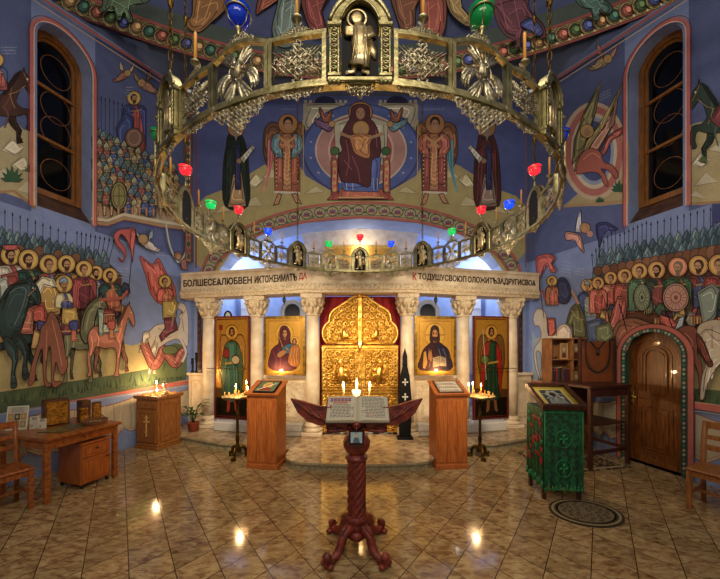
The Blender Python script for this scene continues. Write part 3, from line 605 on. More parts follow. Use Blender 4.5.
# lower right
p.poly([(532, 388), (533, 340), (545, 336), (560, 345), (575, 338), (620, 350), (622, 394), (570, 384)], '#b3a262')
p.poly([(687, 340), (790, 340), (790, 418), (687, 401)], '#aa9a5c'); p.poly([(687, 388), (790, 396), (790, 418), (687, 402)], '#4c6040'); p.poly([(532, 378), (622, 384), (622, 394), (532, 386)], '#4c6040')
for i in range(30):
    x = 690+i*3; y = 396+(x-690)*.12; p.poly([(x-1, y+4), (x+random.uniform(-3, 3), y-random.uniform(3, 8)), (x+1, y+4)], random.choice(['#35502e', '#2a4630', '#5a6e3c']))
p.poly([(532, 330), (540, 345), (548, 366), (549, 388), (533, 388)], '#8ca0b0'); plant(p, 541, 386, 10)
spears(p, [(592+i*3.9, 256-i*4.4, 275-i*3.4, 1.5-i*.15) for i in range(7)]+[(620+i*4.4, 236-i*2.0, 252-i*1.4, 0) for i in range(7)]+[(651+i*6.6, 225-i*1.6, 250-i*1.6, -.2) for i in range(12)])
p.poly([(586, 300), (590, 280), (600, 268), (620, 258), (650, 252), (700, 246), (790, 244), (790, 320), (700, 326), (640, 330), (600, 326)], '#64391f')
helmets(p, ((602, 254), (780, 222)), 22, 5, 9.4, ['#44606c', '#344e5c', '#56747c']); helmets(p, ((600, 261), (780, 232)), 20, 5.2, 9.8, ['#486674', '#365462', '#5f7e86']); helmets(p, ((596, 270), (690, 250)), 12, 4.6, 6.6, ['#44606c', '#344e5c', '#5a7880'])
for i in range(16):
    x = 598+i*8.2; y = 271-i*1.3; r = 4.4+i*.18; p.disc(x, y, r, random.choice(['#7a4826', '#8a5630', '#6a3c20']), r*1.1, out=OUT, ow=.4)
p.poly([(660, 300), (790, 290), (790, 345), (700, 345), (664, 325)], '#6c3424')
for i, (x, y, r, a, c, hr, bd) in enumerate([(743, 262, 12, '#4a5c8c', '#8a2c24', '#4a3420', 1), (610.6, 278, 6.6, '#9a3a30', '#b86a50', '#5a3018', 0), (624.7, 276, 7.6, '#8a3830', '#96382c', '#5a3018', 0), (639.4, 271, 8.2, '#7c8068', '#4a6c54', '#5a3018', 0), (656.5, 270, 8.9, '#7a3434', '#35423c', '#3a2818', 1), (698.4, 265.6, 10.3, '#38487c', '#7c3430', '#4a2c18', 1), (719, 265, 11, '#3c5c4c', '#8e2a26', '#5a3418', 0), (677.7, 267, 9.8, '#5c4a34', '#35583c', '#7a6a58', 1), (587.3, 285.5, 6.4, '#7c8a88', '#2f4478', '#6a3c1c', 0), (598, 283, 6.2, '#9a3a30', '#b2503c', '#5a3018', 0)]):
    saint(p, x, y, r, a, c, hr, bool(bd), h=r*4.9, look=-1, halo='#dba438' if i != 7 else '#e88a50', helm='#64889c' if i == 8 else None)
busy(p, 600, 618, 308, 334, 10, 5); busy(p, 640, 720, 306, 322, 26, 6)
for x0, y0, n in ((588, 322, 5), (606, 322, 5), (626, 322, 6), (654, 318, 6), (690, 316, 7)):   # scaled skirts of the armour
    for i in range(n): p.poly([(x0+i*3, y0), (x0+i*3+2.8, y0), (x0+i*3+2.4, y0+8), (x0+i*3+.4, y0+8)], ['#c09a3c', '#a86a30'][i % 2], out=OUT, ow=.3)
    p.line([(x0-1, y0), (x0+n*3, y0)], 1.4, '#8a2c24')
def shield(x, y, rx, ry, c, c2):
    p.disc(x, y, rx, c, ry, out=OUT, ow=.7); p.ring(x, y, rx*.86, ry*.86, rx*.07, hx(c, .55)); p.ring(x, y, rx*.38, ry*.38, rx*.07, c2)
    for k in range(16): a = k*pi/8; p.line([(x+rx*.4*cos(a), y+ry*.4*sin(a)), (x+rx*.82*cos(a), y+ry*.82*sin(a))], .5, c2)
    p.disc(x, y, rx*.16, c2, ry*.16)
p.poly([(697, 292), (712, 283), (720, 290), (716, 316), (704, 332)], '#7c8c84', out=OUT); p.poly([(618, 296), (628, 298), (624, 330), (606, 336), (612, 312)], '#a0443a', out=OUT); p.line([(618, 300), (612, 330)], .8, '#d0806a'); p.line([(623, 300), (617, 330)], .8, '#5c201c')
shield(642, 297.5, 8.4, 13.5, '#8c9a7c', '#3c4c3c'); shield(675.8, 297.5, 13.2, 14.5, '#c08e7c', '#8c3a34')
# horses on the right
p.poly([(612, 337), (618, 322), (634, 318), (652, 324), (657, 327), (646, 330), (634, 338), (627, 352), (620, 380), (612, 365), (617, 350)], '#8c5236', sm=True, out=OUT)
p.line([(619, 303), (628, 335)], 1, '#1c1410')
p.poly([(676, 332), (684, 326), (694, 327), (700, 336), (697, 352), (702, 366), (702, 392), (706, 398), (700, 399), (698, 372), (692, 362), (694, 380), (692, 396), (689, 399), (688.5, 368), (684, 345), (678, 340)], '#7c3a24', sm=True, out=OUT)
p.poly([(697, 333), (704, 342), (709, 355), (713, 364), (709, 367), (702, 356), (697, 344)], '#6a2a1c', sm=True, out=OUT); p.line([(685, 333), (692, 342), (691, 358)], .9, '#b87050', sm=True)
p.poly([(697, 330), (704, 322), (722, 320), (760, 330), (780, 345), (760, 362), (728, 360), (714, 372), (706, 388), (704, 398), (700, 398), (702, 376), (706, 362), (700, 346)], '#b8ac94', sm=True, out='#6a4c3c')
p.line([(706, 330), (716, 340), (735, 342)], .6, '#a04434'); p.line([(712, 326), (712, 348)], .6, '#a04434'); p.disc(708, 362, 1, '#a04434')
p.poly([(697, 333), (704, 342), (709, 355), (713, 364), (709, 367), (702, 356), (697, 344)], '#6a2a1c', sm=True, out=OUT)
p.poly([(660, 314), (672, 318), (679, 326), (670, 330), (660, 322)], '#a83a2c', out=OUT); p.poly([(679, 318), (685, 315), (683, 326), (674, 331)], '#8a98a8', out=OUT); p.line([(666, 310), (674, 332)], 1.1, '#1c1410')
# olive horse head, single rider, white horse
p.poly([(566, 324), (571, 308), (578, 303), (580, 306), (585, 318), (588, 340), (574, 344), (573, 322), (570, 330), (567, 330)], '#5c5c38', sm=True, out=OUT); p.line([(571, 310), (577, 318), (584, 320)], .5, '#b89a50')
p.poly([(586, 322), (600, 318), (606, 330), (600, 345), (588, 343)], '#46587c', out=OUT); p.poly([(596, 326), (610, 322), (614, 336), (606, 344), (596, 340)], '#6a7654', out=OUT)
p.poly([(533, 318), (537, 309), (544, 311), (547, 320), (548, 334), (556, 332), (558, 342), (550, 352), (545, 368), (542, 372), (541, 354), (536, 352), (538, 368), (541, 380), (536, 370), (534, 350), (541, 338), (539, 326), (535, 326)], '#c4b8a4', sm=True, out='#7a5c44')
p.poly([(557, 330), (564, 324), (571, 330), (571, 345), (558, 345)], '#ccb49c', sm=True, out='#7a5c44')
p.poly([(558, 280), (566, 279), (571, 292), (567, 303), (558, 300)], '#2c3460', sm=True, out=OUT); saint(p, 552, 281, 5.2, '#a84a34', '#8a5434', '#6a3c1c', False, h=24, w=6.5)
p.poly([(547, 318), (555, 318), (556, 332), (549, 340)], '#a83a2c', out=OUT); p.line([(544, 318), (536, 258)], .8, '#5c2c20'); p.line([(545, 300), (543, 290)], 2, '#a83a2c')
p.poly([(536, 259), (542, 255), (549, 254), (555, 258), (552, 263), (556, 271), (551, 272), (548, 264), (544, 266), (541, 275), (538, 280)], '#b4382a', sm=True, out='#6c1812')
p.poly([(596, 225), (605, 222), (612, 225), (618, 229), (613, 231), (608, 230), (603, 236), (600, 246), (598, 240)], '#28306c', sm=True, out='#161a3c'); p.line([(597, 226), (600, 262)], .7, '#241c20')
p.poly([(790, 200), (712, 204), (712, 228), (716, 222), (790, 205)], '#26367c')
p.poly([(566, 232), (578, 234), (582, 240), (584, 253), (578, 246), (574, 240), (566, 240)], '#bc7c68', sm=True, out=OUT); p.poly([(575, 232), (577, 218), (581, 210), (582, 232)], '#b8bcc0', out=OUT); p.disc(585, 228, 5.4, '#a8783c', out=OUT, ow=.4); p.disc(584, 229, 2.1, '#b08058', 2.8); p.disc(590, 234, 3, '#bc7c68')
p.poly([(572, 288), (576, 296), (580, 304), (577, 304), (571, 292)], '#b08058'); script(p, 562, 262, 9, 5, 1.8, sl=.2); script(p, 574, 268, 10, 3, 1.6, sl=.2)
dado(p, RW, [(0.02, 1.80), (2.74, 8.6)])
qq = RW.px
p.poly([qq(s, z) for s, z in arch(1.80, 2.73, .001, 2.11, 20)+arch(1.86, 2.67, .001, 2.05, 20)[::-1]], '#b24c38')
for g, c, wd in ((1.80, '#5c1c18', .8), (1.865, '#5c1c18', .8)):
    k = g-1.80; p.line([qq(s, z) for s, z in arch(1.80+k, 2.73-k, .0, 2.11-k, 20)], wd, c)
p.poly([qq(s, z) for s, z in arch(1.87, 2.66, .001, 2.04, 20)+arch(1.93, 2.60, .001, 1.99, 20)[::-1]], '#1f4436')
ar = arch(1.90, 2.63, .001, 2.015, 26); Lp = []
for (a, c) in zip(ar, ar[1:]):
    L_ = math.hypot(a[0]-c[0], a[1]-c[1]); m = max(1, int(L_/.06))
    for j in range(m): Lp.append((a[0]+(c[0]-a[0])*j/m, a[1]+(c[1]-a[1])*j/m))
for i, (s, z) in enumerate(Lp): p.disc(*qq(s, z), 1.5, ['#8aa08c', '#3c6c54', '#a08c74'][i % 3], n=8); 
window_border(p, RW); topline(p, RW)
b = wall_base(RW, [WINH], DOORH); p.put(b); struct(b, 'wall_right', FRESCO)
# ---------------------------------------------------------------- east wall with the arch
m361 = lambda pts: pts+[(722-x, y) for x, y in pts[-2::-1]]
OUTC = [(196, 284), (205, 260), (216, 246), (230, 235), (255, 222), (284, 211.5), (320, 204), (361, 201.5)]
INC = [(211, 292), (214, 275), (219, 264), (228, 254), (243, 243), (270, 231.5), (305, 223), (361, 218.5)]
D = 6.6
w2 = lambda x, y: ((x-CX)/F*D, CAMZ+(CY-y)/F*D)
hole = [w2(211, 345)]+[w2(*t) for t in m361(INC)]+[w2(511, 345)]
hole = [(hole[0][0], 0)]+hole[1:-1]+[(hole[-1][0], 0)]
b = MB(); b.col = lin(BLUE)
out = [(-3.65, 0), (-3.65, 7.28), (3.65, 7.28), (3.65, 0)]+hole[::-1]
tris = tessellate_polygon([[Vector((a[0], a[1], 0)) for a in out]]); n = b.V([(a[0], D, a[1]) for a in out])
for t in tris: b.face([n+i for i in t])
n = b.V([(a[0], D, a[1]) for a in hole]); n2 = b.V([(a[0], D+.55, a[1]) for a in hole]); b.col = lin('#6f86bc')
for i in range(len(hole)-1): b.face((n+i, n+i+1, n2+i+1, n2+i))
n = b.V([(a[0], D+.55, a[1]) for a in out]); b.col = lin(BLUE)
for t in tris: b.face([n+i for i in t])
p = Paint(lambda x, y, l: Vector(((x-CX)/F*(D-l), D-l, CAMZ+(CY-y)/F*(D-l))), step=.0003); p.rich = True
p.poly([(194, 96), (527, 96), (527, 210), (361, 200), (194, 210)], '#3c4e98')
gl = [(194, 208), (206, 196), (222, 190), (236, 184), (248, 175), (262, 166), (276, 160), (300, 166), (306, 176)]
p.poly(gl+[(330, 190), (361, 194)]+[(722-x, y) for x, y in [(330, 190)]+gl[::-1]]+[(527, 250), (506, 275), (480, 240), (361, 201), (240, 240), (214, 278), (194, 262)], '#b0a060')
for a in ([(246, 186), (256, 172), (264, 180), (256, 188)], [(262, 178), (272, 168), (280, 178)], [(304, 194), (316, 186), (324, 192)], [(214, 214), (226, 202), (236, 210)], [(238, 206), (256, 196), (262, 206)]):
    for mm in (0, 1): p.poly([((722-x) if mm else x, y) for x, y in a], '#c8bc8c', out='#8a7840', ow=.4)
p.poly([(303, 103), (345, 103), (345, 130), (303, 130)], '#a49c88', out='#6a6250'); p.poly([(378, 103), (418, 103), (418, 130), (378, 130)], '#a49c88', out='#6a6250')
for x in range(304, 417, 5):
    if x < 345 or x > 378: p.poly([(x, 103), (x, 100), (x+3, 100), (x+3, 103)], '#b4ac98')
for x in (325, 397): p.poly([(x-11, 103)]+[(x-11*cos(k*pi/8), 103-7*sin(k*pi/8)) for k in range(9)]+[(x+11, 103)], '#1c2250')
for rx, ry, c in ((59, 47, '#24357c'), (57, 45, '#3450a0'), (46, 37, '#c8b8a0'), (44.5, 35.5, '#b07c74'), (33, 30, '#c8a898'), (31, 28, '#a84a38')): p.disc(361, 150, rx, c, ry, n=44)
for k in range(16): a = k*pi/8+.2; p.disc(361+51*cos(a), 150+41*sin(a), 1.3, '#8a94c4', n=6)
p.poly([(334, 122), (361, 114), (388, 122), (386, 165), (336, 165)], '#b8b49c', sm=False, out='#7a3024'); p.disc(335, 151, 4.5, '#3c6c3c', 4, out=OUT); p.disc(386, 151, 4.5, '#3c6c3c', 4, out=OUT)
for x in (331, 383): 
    p.poly([(x, 158), (x+7, 158), (x+7, 195), (x, 195)], '#a44c34', out=OUT)
    for k in range(5): p.disc(x+3.5, 162+k*7, 1.8, '#c8a458', n=8)
p.poly([(327, 200), (334, 192), (388, 192), (394, 200)], '#a83a28', out=OUT); p.poly([(338, 199), (340, 189), (382, 189), (384, 199)], '#b0502c', out=OUT); p.line([(338, 197.5), (384, 197.5)], 1.2, '#c8a458')
p.poly([(341, 180), (344, 191), (378, 192), (381, 158), (371, 152), (350, 170)], '#3a56ac', out=OUT)
for x in (346, 352, 373, 377): p.line([(x, 178), (x+1, 190)], .7, '#9ab0e0')
p.disc(360.5, 112.6, 12, '#b07a34', 11, out='#5a3014', ow=.7)
p.poly([(360.5, 104), (352, 107), (350, 118), (344, 128), (340, 140), (342, 150), (338, 157), (341, 180), (356, 183), (370, 186), (372, 160), (380, 156), (380, 138), (375, 124), (370, 118), (369, 107)], '#5c2430', sm=True, out='#24101a')
for l in ([(346, 140), (349, 160), (346, 176)], [(352, 156), (358, 170), (360, 182)], [(376, 130), (377, 148)], [(344, 160), (352, 170)]): p.line(l, .8, '#94505c', sm=True)
p.disc(360.5, 113.5, 4.4, '#b08058', 5.8); p.line([(357, 112), (359.4, 112)], .6, '#2a160c'); p.line([(361.8, 112), (364.2, 112)], .6, '#2a160c'); p.line([(360.6, 113), (360.8, 116)], .4, '#7a4c30')
p.disc(361, 129, 8.4, '#b88838', out='#5a3014', ow=.5); p.poly([(350, 136), (357, 134), (365, 134), (373, 136), (370, 144), (369, 158), (356, 154), (352, 146)], '#c07828', sm=True, out='#5a2c10')
p.line([(340, 133), (347, 136), (353, 138)], 3, '#b08058'); p.line([(383, 133), (376, 136), (369, 138)], 3, '#b08058'); p.disc(361, 130, 3.4, '#b08058', 4); p.line([(356, 140), (364, 150)], .8, '#e8b060'); p.line([(366, 138), (360, 152)], .8, '#8a4c14')
for f, x in ((1, 323), (-1, 399)):
    for a, c in (([(0, 0), (-4, -12), (-2, -14), (3, -5), (8, -13), (9, -8), (6, 3)], '#8c4c30'), ([(-8, -4), (0, 0), (8, 0), (11, 4), (6, 10), (0, 7), (-7, 3)], '#6c4c74' if f > 0 else '#58808c')): p.poly([(x+f*u, 122+v) for u, v in a], c, sm=True, out=OUT)
    p.disc(x+f*9, 124, 3.2, '#b8883a', out=OUT, ow=.3)
def archangel(x, f, rob, slv, w1, w2_):
    p.poly([(x+f*6, 128), (x+f*14, 122), (x+f*22, 128), (x+f*24, 145), (x+f*22, 160), (x+f*17, 170), (x+f*15, 150)], w1, sm=True, out=OUT)
    for k in range(5): p.line([(x+f*(10+k*2), 136+k), (x+f*(14+k*1.2), 158+k*3), (x+f*(17+k*1.6), 172+k*5)], 1.5, w2_ if k % 2 else hx(w2_, 1.4))
    p.poly([(x-f*6, 128), (x-f*14, 122), (x-f*18, 130), (x-f*14, 140)], w1, sm=True, out=OUT)
    p.poly([(x-12, 192), (x-13, 160), (x-12, 145), (x-14, 136), (x-5, 130), (x+5, 130), (x+14, 136), (x+12, 146), (x+13, 160), (x+13, 192)], rob, out=OUT)
    for s_ in (-1, 1): p.poly([(x+s_*6, 134), (x+s_*14, 136), (x+s_*16, 148), (x+s_*11, 156), (x+s_*4, 158), (x+s_*5, 150), (x+s_*8, 146)], slv, sm=True, out=OUT)
    p.poly([(x-4, 134), (x+4, 134), (x+4.5, 190), (x-4.5, 190)], '#b06c38', out='#5a2414', ow=.5); p.line([(x-9, 136), (x+5, 147)], 2.4, '#c08a40'); p.line([(x+9, 136), (x-5, 147)], 2.4, '#c08a40')
    for k in range(9): p.line([(x-3.6, 152+k*4.3), (x, 154+k*4.3), (x+3.6, 152+k*4.3)], .6, '#e0b870')
    for k in range(9): p.disc(x-10.5, 152+k*4.2, .7, '#e0d8b0', n=6); p.disc(x+10.5, 152+k*4.2, .7, '#e0d8b0', n=6)
    p.line([(x-13, 192), (x+13, 193)], 2.2, '#d0c8b0'); p.poly([(x-9, 193), (x-5, 194), (x-8, 204), (x-14, 206)], '#a06c48', out=OUT, ow=.3); p.poly([(x+4, 194), (x+9, 193), (x+15, 204), (x+9, 203)], '#a06c48', out=OUT, ow=.3)
    p.disc(x+1, 124, 9.8, '#a8702c', 10, out='#5a3014', ow=.7); p.disc(x+1, 122, 5, '#3a2014', 5.6); p.disc(x+1, 124.5, 3.6, '#b08058', 5); p.line([(x-1.6, 123.4), (x+.4, 123.4)], .6, '#2a160c'); p.line([(x+2, 123.4), (x+4, 123.4)], .6, '#2a160c')
    p.line([(x+f*-16, 120), (x+f*-17, 200)], .8, '#c0a050')
archangel(287, -1, '#a04828', '#5c8494', '#6c4428', '#a04c50'); archangel(434, 1, '#8c3430', '#a8503c', '#7c4c28', '#2c7488')
script(p, 281, 110, 14, 1, 2.2, '#8aa4b8'); script(p, 424, 110, 20, 1, 2.2, '#8aa4b8')
def monk(x, c, c2, sk, f):
    p.poly([(x-7, 134), (x+4, 133), (x+10, 146), (x+13, 170), (x+12, 206), (x-11, 206), (x-13, 170), (x-10, 146)], c, sm=True, out=OUT)
    p.poly([(x-3, 175), (x+5, 170), (x+10, 206), (x-8, 207)], sk, out=OUT, ow=.3); p.poly([(x-1, 145), (x+4, 145), (x+5, 190), (x-1, 190)], c2, out=OUT, ow=.3)
    for k in (-8, -5, 8): p.line([(x+k, 150), (x+k*1.2, 200)], .7, hx(c, 1.7))
    p.disc(x, 128, 8.5, '#a8702c', out='#5a3014', ow=.5); p.disc(x, 128, 4, '#a07850', 5.4); p.poly([(x-3.4, 130), (x+3.4, 130), (x, 141)], '#8c8478'); p.disc(x, 124, 4.6, c, 3)
    p.poly([(x+f*4, 158), (x+f*16, 145), (x+f*19, 148), (x+f*8, 163)], '#c0bcac', out=OUT, ow=.3)
    for k in range(4): p.line([(x+f*(7+k*2.6), 157-k*2.8), (x+f*(9.4+k*2.6), 159.6-k*2.8)], .35, '#3c3428')
    p.disc(x+f*3, 161, 2.4, '#a07850')
monk(236, '#202c28', '#262a58', '#a88454', 1); monk(487, '#4c2024', '#24285c', '#8a7468', -1)
p.line([(196, 96), (196, 268)], 1.6, '#8a3a38'); p.line([(526, 96), (526, 268)], 1.6, '#8a3a38')
# ornamental band on the arch
so, si = catmull(m361(OUTC), 5, False), catmull(m361(INC), 5, False)
cen = [((a[0]+c[0])/2, (a[1]+c[1])/2) for a, c in zip(so, si)]
p.poly(so+si[::-1], '#b0a078')
def off(k): return [(a[0]+(c[0]-a[0])*k, a[1]+(c[1]-a[1])*k) for a, c in zip(so, si)]
p.line(off(.06), 2.6, '#b04a38'); p.line(off(.93), 2.6, '#b04a38'); p.line(off(.18), .6, '#5c4c2c'); p.line(off(.8), .6, '#5c4c2c')
acc = 0; nxt = 6; flip = 0
for a, c in zip(cen, cen[1:]):
    L_ = math.hypot(c[0]-a[0], c[1]-a[1])
    while acc+L_ > nxt:
        t = (nxt-acc)/L_; x, y = a[0]+(c[0]-a[0])*t, a[1]+(c[1]-a[1])*t; flip += 1
        p.ring(x, y, 5.6, 4.8, .9, '#2f5a3c', 14)
        for k in range(5): an = pi+k*pi/4; p.line([(x, y+1.5), (x+3.8*cos(an), y+1.5+3.8*sin(an))], 1.5, ['#9c3030', '#303c88'][k % 2])
        p.disc(x+6.5, y+(2.4 if flip % 2 else -2.4), 1.3, '#3c6c44', n=6); nxt += 13
    acc += L_
p.put(b); struct(b, 'wall_back', FRESCO)
# ================================================================ apse behind the iconostasis
b = MB(); b.col = lin('#6484c8')
N_ = 24
ring = [(-3.72*cos(pi*i/N_), 7.15+3.3*sin(pi*i/N_)) for i in range(N_+1)]
lv = [(1.0, .12), (1.0, 4.3), (.93, 4.9), (.75, 5.5), (.4, 5.9), (0.02, 6.05)]
rows = [b.V([(x*k, 7.15+(y-7.15)*k, z) for x, y in ring]) for k, z in lv]
for j, (a, c) in enumerate(zip(rows, rows[1:])):
    b.col = lin('#5c80c8' if j else '#6a8cd0')
    for i in range(N_): b.face((a+i, a+i+1, c+i+1, c+i), True)
p = Paint(lambda x, y, l: Vector(((x-CX)/F*9.2, 9.2, CAMZ+(CY-y)/F*9.2)))
struct(b, 'wall_apse', FRESCO)
# ================================================================ drum, its ornament band and the sloping webs above the walls
DC, DR = -3.55, 9.83
def dproj(px, py, lift):
    r = ray(px, py); a = r.x**2+1; bb = -2*DC; R2 = DR-lift; t = (-bb+math.sqrt(bb*bb-4*a*(DC*DC-R2*R2)))/(2*a); return Vector((r.x*t, t, CAMZ+r.z*t))
def dpt(px, z):
    q = dproj(px, 345, 0); return Vector((q.x, q.y, z))
PXS = [-420, -260, -150, -80, -30]+list(range(0, 721, 30))+[750, 800, 870, 980, 1140]
b = MB(); b.col = lin('#46568e')
lo, hi = [b.V([dpt(x, z) for x in PXS]) for z in (7.32, 10.6)]
for i in range(len(PXS)-1): b.face((lo+i, lo+i+1, hi+i+1, hi+i), True)
b.col = lin('#4a5458')
def topw(px):   # where the azimuth of px meets the wall heads
    t = (px-CX)/F
    S = LW if t < 0 else RW
    y = 5.63/(abs(t)+.3)
    if y >= 6.6: return Vector((t*6.6, 6.6, 7.28))
    s = (6.6-y)*1.044
    for (a, za), (c, zc) in zip(TOP, TOP[1:]):
        if a <= s <= c: z = za+(zc-za)*(s-a)/(c-a)
    return Vector((t*y, y, z))
b.col = lin('#4c5c84')
w_ = b.V([topw(x) for x in PXS])
for i in range(len(PXS)-1): b.face((w_+i, w_+i+1, lo+i+1, lo+i), True)
p = Paint(dproj, step=.002, base=.03); p.rich = True
# coloured band
def yb(px, z): q = dproj(px, 345, 0); return CY-F*(z-CAMZ)/q.y
xs = list(range(-60, 781, 12))

def bandline(z, wz, c):
    for x in xs[:-1]: p.poly([(x, yb(x, z)), (x+12.2, yb(x+12.2, z)), (x+12.2, yb(x+12.2, z+wz)), (x, yb(x, z+wz))], c)
bandline(7.75, .30, '#56645e'); bandline(7.33, .42, '#a09458'); bandline(7.33, .05, '#a83e34'); bandline(7.70, .055, '#a83e34'); bandline(7.39, .012, '#d8c898')
x = -50; k = 0
while x < 775:
    w0 = 11.5*dproj(x, 345, 0).y**-1*6.0; yy = yb(x, 7.53); c = ['#a84e38', '#4e6c3c', '#3a4c98', '#b88a4c', '#3c6c5c'][k % 5]
    h2 = F*.14/dproj(x, 345, 0).y; sl_ = (yb(x+3, 7.53)-yb(x-3, 7.53))/6
    p.disc(x, yy, w0*.66, '#b8a05c', h2*1.15, n=12, out='#3c2c18', ow=.5); p.disc(x, yy-h2*.1, w0*.48, hx(c, .8), h2*.8, n=12, out='#2c2014', ow=.4); p.disc(x+w0*.1, yy-h2*.2, w0*.2, hx(c, 1.4), h2*.36, n=8)
    p.disc(x+w0*.5, yy+h2*.9+sl_*w0*.5, 1.4, '#c8b070', n=6); x += w0; k += 1
# figures on the drum
def dfig(body, col, lines=()):
    p.poly(body, col, sm=True, out='#1c1410', ow=.6)
    for l in lines: p.line(l, .8, hx(col, 1.6), sm=True)
dfig([(108, -6), (102, 6), (98, 9), (103, 12), (112, 6), (116, 18), (121, 20), (124, 12), (128, 22), (133, 20), (130, 6), (148, 2), (150, -8)], '#5c7458', [[(112, 0), (126, 8)], [(130, -2), (128, 10)]])
dfig([(196, -8), (192, 14), (186, 22), (190, 30), (200, 32), (212, 22), (226, 8), (228, -8)], '#a8702c', [[(200, 0), (196, 24)], [(212, -2), (204, 20)]])
dfig([(262, -6), (256, 14), (264, 10), (276, 2), (290, -6)], '#9c4a2c', [[(262, 6), (280, -4)]])
dfig([(282, -8), (276, 10), (272, 30), (278, 46), (292, 46), (296, 30), (300, 8), (300, -8)], '#7c9088', [[(284, 0), (280, 40)], [(292, 0), (288, 40)]])
dfig([(302, -8), (306, 20), (316, 36), (326, 30), (322, 8), (330, -8)], '#8c3a34', [[(308, 0), (318, 30)], [(316, -4), (322, 26)]])
dfig([(392, -8), (396, 16), (404, 34), (414, 32), (416, 8), (422, -8)], '#8a5434', [[(400, 0), (406, 28)]])
dfig([(422, -8), (420, 16), (424, 36), (438, 40), (446, 24), (444, -8)], '#a84a34', [[(428, 0), (430, 34)], [(438, 0), (438, 30)]])
dfig([(446, -8), (450, 12), (466, 26), (474, 22), (462, 6), (460, -8)], '#a8884c', [[(450, 0), (466, 20)]])
dfig([(484, -8), (492, 4), (496, 20), (504, 34), (516, 42), (513, 48), (520, 46), (522, 36), (530, 28), (540, 38), (546, 36), (543, 24), (530, 10), (524, -8)], '#5c2c3c', [[(500, 0), (508, 30)], [(514, 0), (520, 28)], [(524, 4), (536, 26)]])
dfig([(520, 24), (532, 18), (543, 30), (538, 36), (528, 30)], '#2c3c84')
dfig([(574, -8), (580, 6), (590, 10), (594, 20), (600, 18), (600, 10), (608, 14), (613, 8), (606, 0), (604, -8)], '#3c5a54', [[(582, 0), (592, 8)], [(594, -4), (602, 8)]])
p.put(b); struct(b, 'ceiling', FRESCO)
b = MB(); b.col = lin('#46568e'); n = b.V([(-9, 8, 10.6), (9, 8, 10.6), (9, -3, 10.6), (-9, -3, 10.6)]); b.face((n, n+1, n+2, n+3)); struct(b, 'ceiling_vault', FRESCO)
# ================================================================ windows and door
def SM(S, a, z, off=0):  # frame on a side wall: local x along the wall away from the corner, y into the wall, z up
    q = S.W(a, z, off); X = S.t if S.sg > 0 else -S.t; Y = -S.n
    return Matrix(((X.x, Y.x, 0, q.x), (X.y, Y.y, 0, q.y), (0, 0, 1, q.z), (0, 0, 0, 1)))
for i, S in ((1, LW), (2, RW)):
    M = SM(S, 2.30, 0, -.24); f = MB(); f.T = M
    a0 = arch(-.33, .33, 3.96, 6.38, 16); a1 = arch(-.25, .25, 4.03, 6.28, 16)
    f.prism(a0, -.03, .05, [a1])
    a2 = arch(-.215, .215, 4.06, 6.24, 16); f.prism(a1, .012, .045, [a2])
    for z in (4.80, 5.55): f.box(-.26, .26, -.005, .05, z-.02, z+.02)
    o = struct(f, 'window_%d' % i, WINW); 
    g = MB(); g.T = M; g.prism(arch(-.26, .26, 4.0, 6.3, 16), .032, .036); g.build('window_pane', PANE, o)
    t = MB(); t.T = M
    for zc in (4.35, 4.98, 5.34, 5.88): t.tube([(.18*cos(k*pi/10)+.03, .03, zc+.22*sin(k*pi/10)) for k in range(20)], .005, 5, closed=True)
    t.build('window_tracery', WINW, o)
    s_ = MB(); s_.T = SM(S, 2.30, 0, 0); n = s_.V([(-.32, 0, 3.70), (.32, 0, 3.70), (.32, .25, 3.98), (-.32, .25, 3.98)]); s_.face((n, n+1, n+2, n+3)); s_.build('window_sill', mat('brown_sill', '#5a3c2a', .6, col2='#3c261a', scale=9), o)
S = RW; M = SM(S, 2.265, 0, -.09)
d = MB(); d.T = M; o1 = arch(-.335, .335, .01, 1.985, 20); o2 = arch(-.27, .27, .09, 1.90, 20)
d.prism(o1, 0, .05, [o2]); d.prism(o2, .02, .045); door = struct(d, 'door_1', DOORW)
e = MB(); e.T = M
for k, (g, dz, y0) in enumerate(((0, 0, .008), (.05, .05, -.006))):
    e.prism(arch(-.19+g, .19-g, 1.0+dz, 1.80-dz*.8, 16), y0, .03, [arch(-.19+g+.022, .19-g-.022, 1.022+dz, 1.778-dz*.8, 16)])
e.prism(arch(-.11, .11, 1.08, 1.70, 16), .004, .03); e.build('arched_panel', DOORW, door)
e = MB(); e.T = M
for x0, x1, z0, z1, w_ in ((-.20, .20, .17, .88, .022), (-.15, .15, .22, .83, .018)): e.prism([(x0, z0), (x1, z0), (x1, z1), (x0, z1)], .004, .03, [[(x0+w_, z0+w_), (x1-w_, z0+w_), (x1-w_, z1-w_), (x0+w_, z1-w_)]])
e.bbox(-.11, .11, .005, .03, .27, .78, .008); e.build('lower_panel', DOORW, door)
e = MB(); e.T = M; e.bbox(-.315, -.275, -.008, .004, .86, 1.08, .004); e.tube([(-.295, -.006, 1.0), (-.295, -.05, 1.0), (-.28, -.055, 1.0), (-.21, -.055, .99)], .009, 8); e.ell((-.295, -.01, .92), .010, 8, 6); e.build('door_handle', GOLDP, door)
